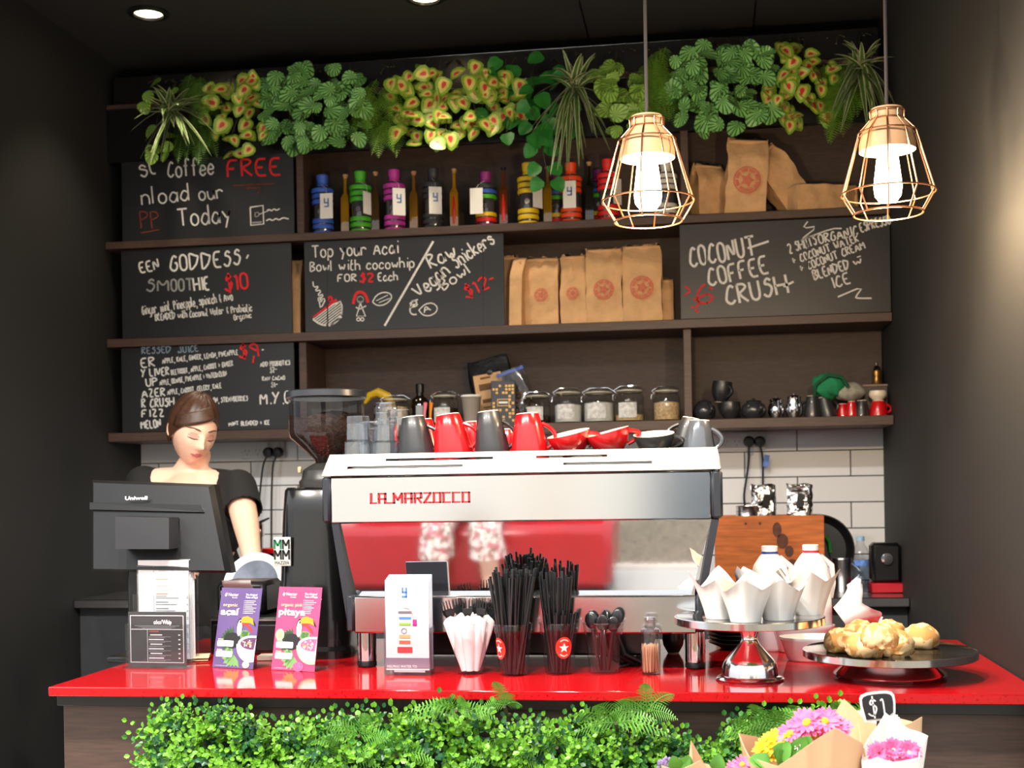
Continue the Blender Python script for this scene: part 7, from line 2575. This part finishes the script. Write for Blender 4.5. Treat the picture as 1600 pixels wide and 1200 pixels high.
# ================================================================ HEDGE BELOW THE COUNTER
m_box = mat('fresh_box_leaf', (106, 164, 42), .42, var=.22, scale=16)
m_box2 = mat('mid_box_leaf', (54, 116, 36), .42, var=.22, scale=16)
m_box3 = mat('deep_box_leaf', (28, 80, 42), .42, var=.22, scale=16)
HX0, HX1 = at(214, 1120, CF - .06).x, at(1392, 1120, CF - .06).x
HY = CF + .045
hroot = V(((HX0 + HX1) / 2, HY, 0))
hd = thing('hedge_panel', 'leafy green artificial box hedge covering the counter front', 'hedge', hroot)
MB().box((0, -.012, .455), (HX1 - HX0, .02, .80), 0, .002).build('backing_mat', mat('dark_green_mesh', (22, 44, 22), .8, var=.3, scale=40), hd)
rnd = random.Random(12)
lv = MB()
def oval(mb, P, d, nrm, L, w, m):
    d = d.normalized()
    s = nrm.cross(d)
    s = s.normalized() if s.length > 1e-4 else d.orthogonal().normalized()
    n = d.cross(s)
    o = len(mb.v)
    cup = .18
    pr = ((0, 0, 0), (.3, .42, cup), (.68, .46, cup), (1, 0, .05), (.68, -.46, cup), (.3, -.42, cup))
    for a, b_, c in pr:
        mb.v.append(P + d * (a * L) + s * (b_ * w) + n * (c * L * .5))
    mb.v.append(P + d * (.5 * L))
    for i in range(6):
        mb.f.append((o + 6, o + i, o + (i + 1) % 6)); mb.m.append(m)
def sprig(mb, P, d, n, L, m):
    d = d.normalized()
    a0 = rnd.uniform(0, 6.28)
    u = d.orthogonal().normalized()
    v = d.cross(u)
    for k in range(n):
        t = k / n
        c = P + d * (L * 3.0 * t)
        for q in range(2):
            a = a0 + k * 1.57 + q * PI
            out = u * math.cos(a) + v * math.sin(a)
            ll = L * rnd.uniform(.75, 1.1) * (1 - .35 * t)
            oval(mb, c, out * .9 + d * .55, d * .8 - out * .3 + V((0, -.3, .4)), ll, ll * .82, m)
    oval(mb, P + d * L * 3.0, d + u * .3, V((0, -1, .3)), L * .7, L * .55, m)
dens = 3300
for k in range(dens):
    x = rnd.uniform(HX0 + .01, HX1 - .01)
    z = .92 - (rnd.random() ** 1.35) * .50
    env = .018 * math.sin(x * 9) + .012 * math.sin(x * 23 + 1)
    pxl = x
    dip = .075 * math.exp(-((x - at(1105, 1120, 2.65).x) / .06) ** 2)
    top = .885 + env - dip
    if z > top:
        z = top - rnd.random() * .1
    bulge = .05 + .06 * math.sin(max(0, min(1, (top - z) / .16)) * PI / 2) + .02 * math.sin(x * 14 + z * 30)
    y = -.022 - bulge * rnd.uniform(.35, 1.0)
    up = max(0, 1 - (top - z) / .10)
    d = V((rnd.uniform(-.7, .7), -1 + .6 * up, rnd.uniform(-.3, .5) + .9 * up))
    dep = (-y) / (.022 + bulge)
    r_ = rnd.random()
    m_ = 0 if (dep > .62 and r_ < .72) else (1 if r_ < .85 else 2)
    P = V((x - hroot.x, y, z))
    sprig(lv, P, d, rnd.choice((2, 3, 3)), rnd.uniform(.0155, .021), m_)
for k in range(130):        # tall sprigs along the top
    x = rnd.uniform(HX0 + .02, HX1 - .02)
    env = .018 * math.sin(x * 9) + .012 * math.sin(x * 23 + 1) - .075 * math.exp(-((x - at(1105, 1120, 2.65).x) / .06) ** 2)
    sprig(lv, V((x - hroot.x, -.03 - rnd.random() * .05, .865 + env)), V((rnd.uniform(-.4, .4), -.2, 1)), 5, rnd.uniform(.012, .016), rnd.choice((0, 0, 1)))
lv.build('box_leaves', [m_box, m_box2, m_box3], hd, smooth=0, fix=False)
m_hf = mat('bright_fern', (92, 150, 50), .5, var=.2, scale=40)
def hedge_fern(px, py, label, n=9, L=.16, spread=1.0, up=.6, m=m_hf, Y=2.64):
    P = at(px, py, Y)
    r = thing('fern', label, 'fern', V((P.x, HY - .03, P.z - .03)), group='ferns growing through the counter hedge')
    mb = MB()
    o = P - r.location
    n = max(4, int(n * .65))
    for k in range(n):
        a = PI * (.12 + .76 * k / max(1, n - 1))
        d = V((math.cos(a) * spread, -.35 + rnd.uniform(-.15, .15), math.sin(a) * up + rnd.uniform(-.15, .2)))
        frond(mb, o + V((0, rnd.uniform(0, .02), 0)), d, .68 * L * rnd.uniform(.7, 1.2), L * .13, .4, 13, 0, V((rnd.uniform(-.5, .5), -1, rnd.uniform(.1, .8))))
    mb.build('fronds', m, r, smooth=60, fix=False)
    MB().tube([(0, 0, 0), o * .5 + V((0, 0, -.01)), o], .004, 0, 6).build('stem', m_stem, r)
hedge_fern(560, 1150, 'soft fern in the hedge below the pink poster, left of centre', 10, .16, 1, .5)
hedge_fern(525, 1185, 'low fern at the bottom of the hedge left of the leaflets', 8, .15)
hedge_fern(712, 1110, 'drooping fern at the top of the hedge below the wrapped forks', 10, .15, 1.1, .45)
hedge_fern(788, 1104, 'upright fern tips reaching over the counter edge below the straws', 5, .13, .5, 1.0)
hedge_fern(790, 1180, 'fern low in the hedge below the fuller straw cup', 9, .15)
hedge_fern(870, 1168, 'fern in the hedge below the star sticker cup', 9, .14)
hedge_fern(962, 1130, 'broad fern in the hedge below the spoon cup', 10, .17, 1, .6)
hedge_fern(1010, 1115, 'fern at the top of the hedge below the toothpicks', 8, .15, .8, .8)
hedge_fern(620, 1180, 'fern low in the hedge below the leaflet holder', 8, .14)
hedge_fern(1195, 1150, 'tall fern rising in front of the tall cake stand foot', 10, .19, .8, .9, Y=2.6)
hedge_fern(1240, 1135, 'fern behind the pink flowers, right of the tall fern', 9, .15, .9, .8, Y=2.6)
hedge_fern(1330, 1130, 'fern half hidden behind the rightmost paper cones', 7, .15, .9, .8, Y=2.6)

# ================================================================ BOUQUETS IN A BUCKET STAND
YBQ = 2.36
m_pinkp = mat('pink_petal', (226, 72, 132), .55, var=.2, scale=80, col2=(240, 116, 164))
m_magp = mat('magenta_petal', (186, 40, 130), .55, var=.2, scale=80)
m_yelp = mat('yellow_petal', (246, 196, 20), .55, var=.12, scale=80)
m_whitep = mat('white_petal', (240, 236, 230), .6, var=.05)
m_purp = mat('lavender_bud', (150, 130, 176), .6, var=.2, scale=80)
m_eye = mat('yellow_flower_eye', (214, 184, 40), .7, var=.2, scale=200)
m_wrapk = mat('brown_wrapping_paper', (214, 172, 132), .7, var=.06, scale=6, bump=.1)
m_wrapw = mat('white_wrapping_paper', (238, 230, 222), .7, var=.03, scale=6, bump=.1)
m_leafb = mat('bouquet_leaf', (84, 140, 50), .4, var=.2, scale=30)
def daisy(name, parent, P, nrm, R, mp, n=22, layers=2, eye=True):
    nrm = nrm.normalized()
    u = nrm.orthogonal().normalized()
    v = nrm.cross(u)
    mb = MB()
    for l in range(layers):
        for k in range(n - 4 * l):
            a = 2 * PI * (k + .5 * l) / (n - 4 * l) + random.uniform(-.05, .05)
            d = u * math.cos(a) + v * math.sin(a)
            s_ = nrm.cross(d)
            el_ = .10 + .35 * l + random.uniform(-.08, .12)
            rr = R * (1 - .22 * l) * random.uniform(.9, 1.08)
            w = R * .115
            q = [P + d * R * .12 + nrm * R * .1, P + d * rr * .55 + nrm * rr * el_ * .7 + s_ * w, P + d * rr * .85 + nrm * rr * el_ * .85 + s_ * w * .8, P + d * rr + nrm * rr * el_ * .8, P + d * rr * .85 + nrm * rr * el_ * .85 - s_ * w * .8, P + d * rr * .55 + nrm * rr * el_ * .7 - s_ * w]
            mb.add(q, [tuple(range(6))], 0)
    if eye:
        k = len(mb.v)
        M = Matrix((u, v, nrm)).transposed().to_4x4()
        mb.sph((0, 0, 0), (R * .24, R * .24, R * .16), 1, 12, 6)
        mb.xf(TR(P + nrm * R * .16) @ M, k)
    return mb.build(name, [mp, m_eye], parent, smooth=40, fix=False)
def cone(base, top, r0, r1, wav, name, parent, m, tips=5, ph=0.0, front=1.0, th=.0012):
    """paper twisted round the stems, its mouth folded into points"""
    ax = (top - base)
    L = ax.length
    d = ax.normalized()
    u = d.cross(V((0, 1, 0))).normalized()
    v = d.cross(u)
    def pt(a_, t):
        a = 2 * PI * a_
        tr_ = abs(((a * tips / (2 * PI) + ph) % 1) * 2 - 1)
        z = L * t * (1 - wav * (1 - tr_) * t ** 2 * 1.0)
        if v.y * math.sin(a) + u.y * math.cos(a) < 0:
            z *= 1 - (1 - front) * t * t
        R = (r0 + (r1 - r0) * t ** 1.1) * (1 + .06 * math.sin(3 * a + ph * 5) * t + .10 * tr_ * t)
        return base + d * z + (u * math.cos(a) + v * math.sin(a)) * R
    mb = MB().sheet(pt, 60, 10, 0, th)
    return mb.build(name, m, parent, smooth=50)
def wrapleaf(parent, pts, name='leaves', m=None):
    mb = MB()
    for P, d, L in pts:
        leaf(mb, P, d, V((0, -.8, .6)), L, 'plain')
    return mb.build(name, m or m_leafb, parent, smooth=60, fix=False)
# bucket and crate hold them up
bk0 = V((at(1270, 1190, YBQ).x, YBQ, 0))
cr = thing('wooden_crate', 'upturned wooden crate under the flower buckets, in front of the hedge', 'crate', bk0)
for k in range(3):
    MB().box((0, -.17, .06 + .10 * k), (.62, .014, .085), 0, .002).build('slat', m_wood, cr)
    MB().box((0, .17, .06 + .10 * k), (.62, .014, .085), 0, .002).build('slat', m_wood, cr)
for sx in (-1, 1):
    MB().box((sx * .302, 0, .155), (.014, .326, .31), 0, .002).build('end_board', m_wood, cr)
MB().box((0, 0, .317), (.62, .354, .014), 0, .002).build('lid_board', m_wood, cr)
def bucket(px, R, H, label):
    P = V((at(px, 1190, YBQ).x, YBQ, .3245))
    r = thing('flower_bucket', label, 'bucket', P, group='metal buckets under the bouquets')
    MB().lathe([(0, .002), (R * .8, 0), (R, H), (R * 1.04, H + .002), (R * 1.03, H + .008), (R * .97, H + .006), (R * .78, .008), (0, .007)], 0, 36).build('pail', m_steel, r)
    return P
BKS = [bucket(1110, .075, .26, 'metal bucket under the small left bouquet'), bucket(1248, .080, .26, 'metal bucket under the pink and yellow bouquet'), bucket(1385, .080, .26, 'metal bucket under the two right-hand bouquets')]
def bouquet(label, bk, mouth, m, dx=0.0):
    """mouth: the folded paper edge, a closed loop of photograph points each at its own depth"""
    base = V((bk.x + dx, bk.y, bk.z + .03))
    r = thing('bouquet', label, 'bouquet', base, group='paper-wrapped bouquets before the hedge')
    loop = [at(*q) - base for q in mouth]
    n = len(loop)
    K = 8
    ring_ = []
    for i in range(n):
        for t in range(K):
            f = t / K
            ring_.append(loop[i].lerp(loop[(i + 1) % n], f))
    c = sum(ring_, V((0, 0, 0))) / len(ring_)
    N = len(ring_)
    def pt(u, t):
        i = int(round(u * N)) % N
        q = ring_[i]
        h = V((q.x - c.x, q.y - c.y, 0))
        b0 = h.normalized() * .022
        mid = V((c.x * .5, c.y * .5, q.z * .5)) + h * .50
        p = b0 * ((1 - t) ** 2) + mid * (2 * t * (1 - t)) + q * (t * t)
        return p + h.normalized() * (.006 * math.sin(6.28 * 3 * u) * t)
    MB().sheet(pt, N, 12, 0, .0012).build('paper_wrap', m, r, smooth=45)
    st = MB()
    for k in range(7):
        a = k * .9
        st.tube([(.01 * math.cos(a), .01 * math.sin(a), -.012), c * .5 + V((.02 * math.cos(a), .02 * math.sin(a), 0)), c * .85 + V((.04 * math.cos(a), .03 * math.sin(a), 0))], .0028, 0, 5)
    st.build('stems', m_leafb, r)
    return r, base
def bq(base, px, py, Y):
    return at(px, py, Y) - base
r, B0 = bouquet('pink and yellow daisy bouquet in brown paper, the largest bouquet', BKS[1], [(1155, 1146, 2.36), (1176, 1182, 2.31), (1215, 1197, 2.27), (1262, 1166, 2.25), (1305, 1137, 2.25), (1342, 1160, 2.28), (1352, 1188, 2.33), (1345, 1130, 2.42), (1320, 1150, 2.46), (1262, 1158, 2.46), (1215, 1168, 2.45), (1185, 1152, 2.41)], m_wrapk)
for px, py, R, m, n in ((1236, 1148, .030, m_pinkp, 18), (1262, 1132, .036, m_pinkp, 20), (1288, 1130, .034, m_pinkp, 20), (1310, 1140, .028, m_pinkp, 18), (1272, 1152, .030, m_pinkp, 18), (1294, 1150, .026, m_pinkp, 16), (1282, 1164, .022, m_magp, 16), (1268, 1172, .020, m_magp, 16)):
    daisy('daisy', r, bq(B0, px, py, YBQ - .03), V((random.uniform(-.5, .3), -.7, .75)), R, m, n, 2)
for px, py in ((1203, 1172), (1216, 1160)):
    daisy('sunflower', r, bq(B0, px, py, YBQ - .03), V((-.25, -.55, .8)), .034, m_yelp, 26, 3, False)
wrapleaf(r, [(bq(B0, px, py, YBQ - .06), V((dx, -.3, dz)), L) for px, py, dx, dz, L in ((1205, 1192, -.7, .3, .032), (1222, 1192, .2, .9, .04), (1236, 1186, .6, .6, .036), (1196, 1190, -.9, .2, .03), (1246, 1180, .3, 1, .036), (1230, 1196, -.3, .6, .034), (1253, 1172, .5, .9, .03), (1215, 1186, .5, .8, .038))])
for px, py in ((1258, 1168), (1250, 1160), (1246, 1166)):
    daisy('white_bud', r, bq(B0, px, py, YBQ - .06), V((0, -1, .5)), .008, m_whitep, 9, 2, False)
r, B1 = bouquet('brown paper bouquet of small white flowers behind the price sign', BKS[2], [(1298, 1136, 2.52), (1322, 1092, 2.50), (1352, 1128, 2.45), (1400, 1136, 2.45), (1440, 1120, 2.50), (1440, 1130, 2.58), (1380, 1118, 2.60), (1330, 1120, 2.58)], m_wrapk, dx=.03)
for px, py in ((1354, 1126), (1366, 1128), (1380, 1126), (1394, 1128), (1346, 1122)):
    daisy('white_flower', r, bq(B1, px, py, 2.50), V((0, -.8, .6)), .018, m_whitep, 18, 3, False)
r, B2 = bouquet('white paper bouquet of pink pompom flowers at the bottom right corner', BKS[2], [(1346, 1190, 2.27), (1362, 1150, 2.34), (1382, 1112, 2.36), (1420, 1140, 2.36), (1450, 1150, 2.32), (1440, 1185, 2.24), (1396, 1190, 2.22), (1368, 1184, 2.23)], m_wrapw, dx=-.02)
for px, py in ((1374, 1178), (1396, 1172), (1420, 1176), (1388, 1188)):
    daisy('pompom', r, bq(B2, px, py, YBQ - .09), V((0, -.85, .5)), .024, m_pinkp, 26, 3, False)
r, B3 = bouquet('small brown paper bouquet with lavender buds, bottom right of centre', BKS[0], [(1030, 1194, 2.34), (1062, 1203, 2.28), (1094, 1188, 2.28), (1110, 1206, 2.28), (1140, 1200, 2.30), (1165, 1212, 2.36), (1140, 1200, 2.42), (1100, 1192, 2.44), (1081, 1158, 2.42), (1076, 1196, 2.42), (1050, 1204, 2.40)], m_wrapk)
for px, py, R, m in ((1160, 1196, .022, m_pinkp), (1148, 1202, .02, m_pinkp), (1062, 1203, .016, m_pinkp)):
    daisy('daisy', r, bq(B3, px, py, YBQ - .04), V((0, -.7, .7)), R, m, 16, 2)
lb = MB()
for k in range(46):
    px, py = random.uniform(1028, 1062), random.uniform(1184, 1202)
    q = bq(B3, px, py, YBQ - .03)
    lb.sph(q, .0036, 0, 6, 4)
    if k % 4 == 0:
        lb.tube([q, q + V((.004, .0, -.05))], .0012, 1, 4)
lb.build('lavender', [m_purp, m_leafb], r)
wrapleaf(r, [(bq(B3, px, 1205, YBQ - .05), V((dx, -.2, .8)), .03) for px, dx in ((1058, -.2), (1070, .2), (1064, .4), (1120, .1))])
# price tablet
PS_ = at(1372, 1104, YBQ + .01)
r = thing('price_sign', 'small blackboard price sign with white border on a stick in the bouquets', 'sign', V((PS_.x, PS_.y, .36)))
zc = PS_.z - .36
sg = mpp(PS_)
W_, H_ = 56 * sg, 44 * sg
sh = [(-W_ * .42, -H_ / 2), (W_ * .42, -H_ / 2), (W_ / 2, H_ * .30), (W_ * .40, H_ / 2), (0, H_ * .54), (-W_ * .40, H_ / 2), (-W_ / 2, H_ * .30)]
sh = chaikin(sh + [sh[0]])[:-1]
T = TR(0, 0, zc) @ RY(-.12) @ STAND
MB().prism(sh, -.003, 0, 0, T).build('white_border', m_white, r, smooth=30)
MB().prism([(x * .87, y * .85) for x, y in sh], 0, .0012, 0, T).build('tablet_face', m_board, r, smooth=30)
mb = MB()
for gi, ch in enumerate('$1'):
    for st in pen_strokes(ch):
        st = chaikin(chaikin(st))
        k = H_ * .10
        pts = [T @ V(((x - 1.5) * k - W_ * .17 + gi * W_ * .36, (y - 5) * k, .0022)) for x, y in st]
        ribbon(mb, pts, .0026)
mb.build('chalk_price', m_chalk, r, smooth=0, fix=False)
MB().tube([(0, .004, 0), (0, .004, zc)], .003, 0, 6).build('stick', m_wood, r)

# ================================================================ THE CUSTOMER SEATED OPPOSITE, MIRRORED IN THE MACHINE
XS = -1.22
rs = thing('red_sofa', 'red vinyl bench seat facing the counter, mirrored in the machine', 'seat', (XS, -0.62, 0))
m_vinyl = mat('red_vinyl', (170, 16, 26), .3, var=.06, scale=8, coat=.3)
MB().box((0, 0, .25), (1.5, .60, .34), 0, .04).build('seat_cushion', m_vinyl, rs)
MB().box((0, -.30, .58), (1.5, .14, .56), 0, .04).build('backrest', m_vinyl, rs)
MB().box((0, .0, .04), (1.44, .52, .08), 0, .004).build('plinth', m_dark, rs)
cu_ = thing('person', 'seated customer in a floral dress on the red bench, seen mirrored in the machine', 'person', (XS, -0.66, 0))
m_flor = speck_mat('floral_print', (236, 226, 220), (196, 90, 110), (120, 104, 84), 26, .8, .5, .52)
bd_ = MB()
limb(bd_, [(0, .02, .48), (0, .0, .72), (0, .01, .92)], [.15, .12, .13], 20)
limb(bd_, [(-.16, .01, .93), (0, .01, .96), (.16, .01, .93)], [.05, .07, .05])
limb(bd_, [(0, .01, .96), (0, .02, 1.08)], [.055, .048])
for sx in (-1, 1):
    limb(bd_, [(sx * .09, .02, .50), (sx * .12, .44, .47), (sx * .14, .42, .09)], [.085, .060, .040], 16)
    limb(bd_, [(sx * .14, .42, .07), (sx * .145, .54, .035), (sx * .15, .60, .027)], [.04, .034, .026], 12)
    limb(bd_, [(sx * .18, .01, .92), (sx * .21, .10, .68), (sx * .10, .34, .60)], [.046, .038, .026], 14)
    hand(bd_, (sx * .10, .33, .60), (-sx * .25, 1, -.15), (0, .15, 1), .95, .3, sx)
cs_ = remeshed(bd_, .010, 5)
H2 = TR(0, .03, 1.13) @ RZ(PI) @ RX(.15)
add_head(cs_, H2)
cs_.build('body', [m_skin, m_lip, m_lid, m_lash, _M['brown_eyebrow']], cu_, smooth=80)
hair_cap(H2).build('hair', mat('dark_hair', (38, 28, 26), .45, var=.4, scale=80), cu_, smooth=80)
dr = MB()
limb(dr, [(0, .02, .48), (0, .0, .72), (0, .01, .90)], [.17, .135, .15], 20)
for sx in (-1, 1):
    limb(dr, [(sx * .09, .03, .50), (sx * .12, .44, .47), (sx * .14, .46, .22)], [.11, .085, .095], 16)
    limb(dr, [(sx * .15, .01, .93), (sx * .20, .07, .78)], [.062, .06])
dd = remeshed(dr, .011, 5)
dd.f = [f for f in dd.f if all(dd.v[i].z > .30 for i in f)]
dd.m = [0] * len(dd.f)
dd.build('floral_dress', m_flor, cu_, smooth=80)
for sx in (-1, 1):
    MB().box((sx * .148, .52, .011), (.085, .24, .022), 0, .01).build('sandal', mat('tan_leather', (150, 104, 70), .6), cu_)
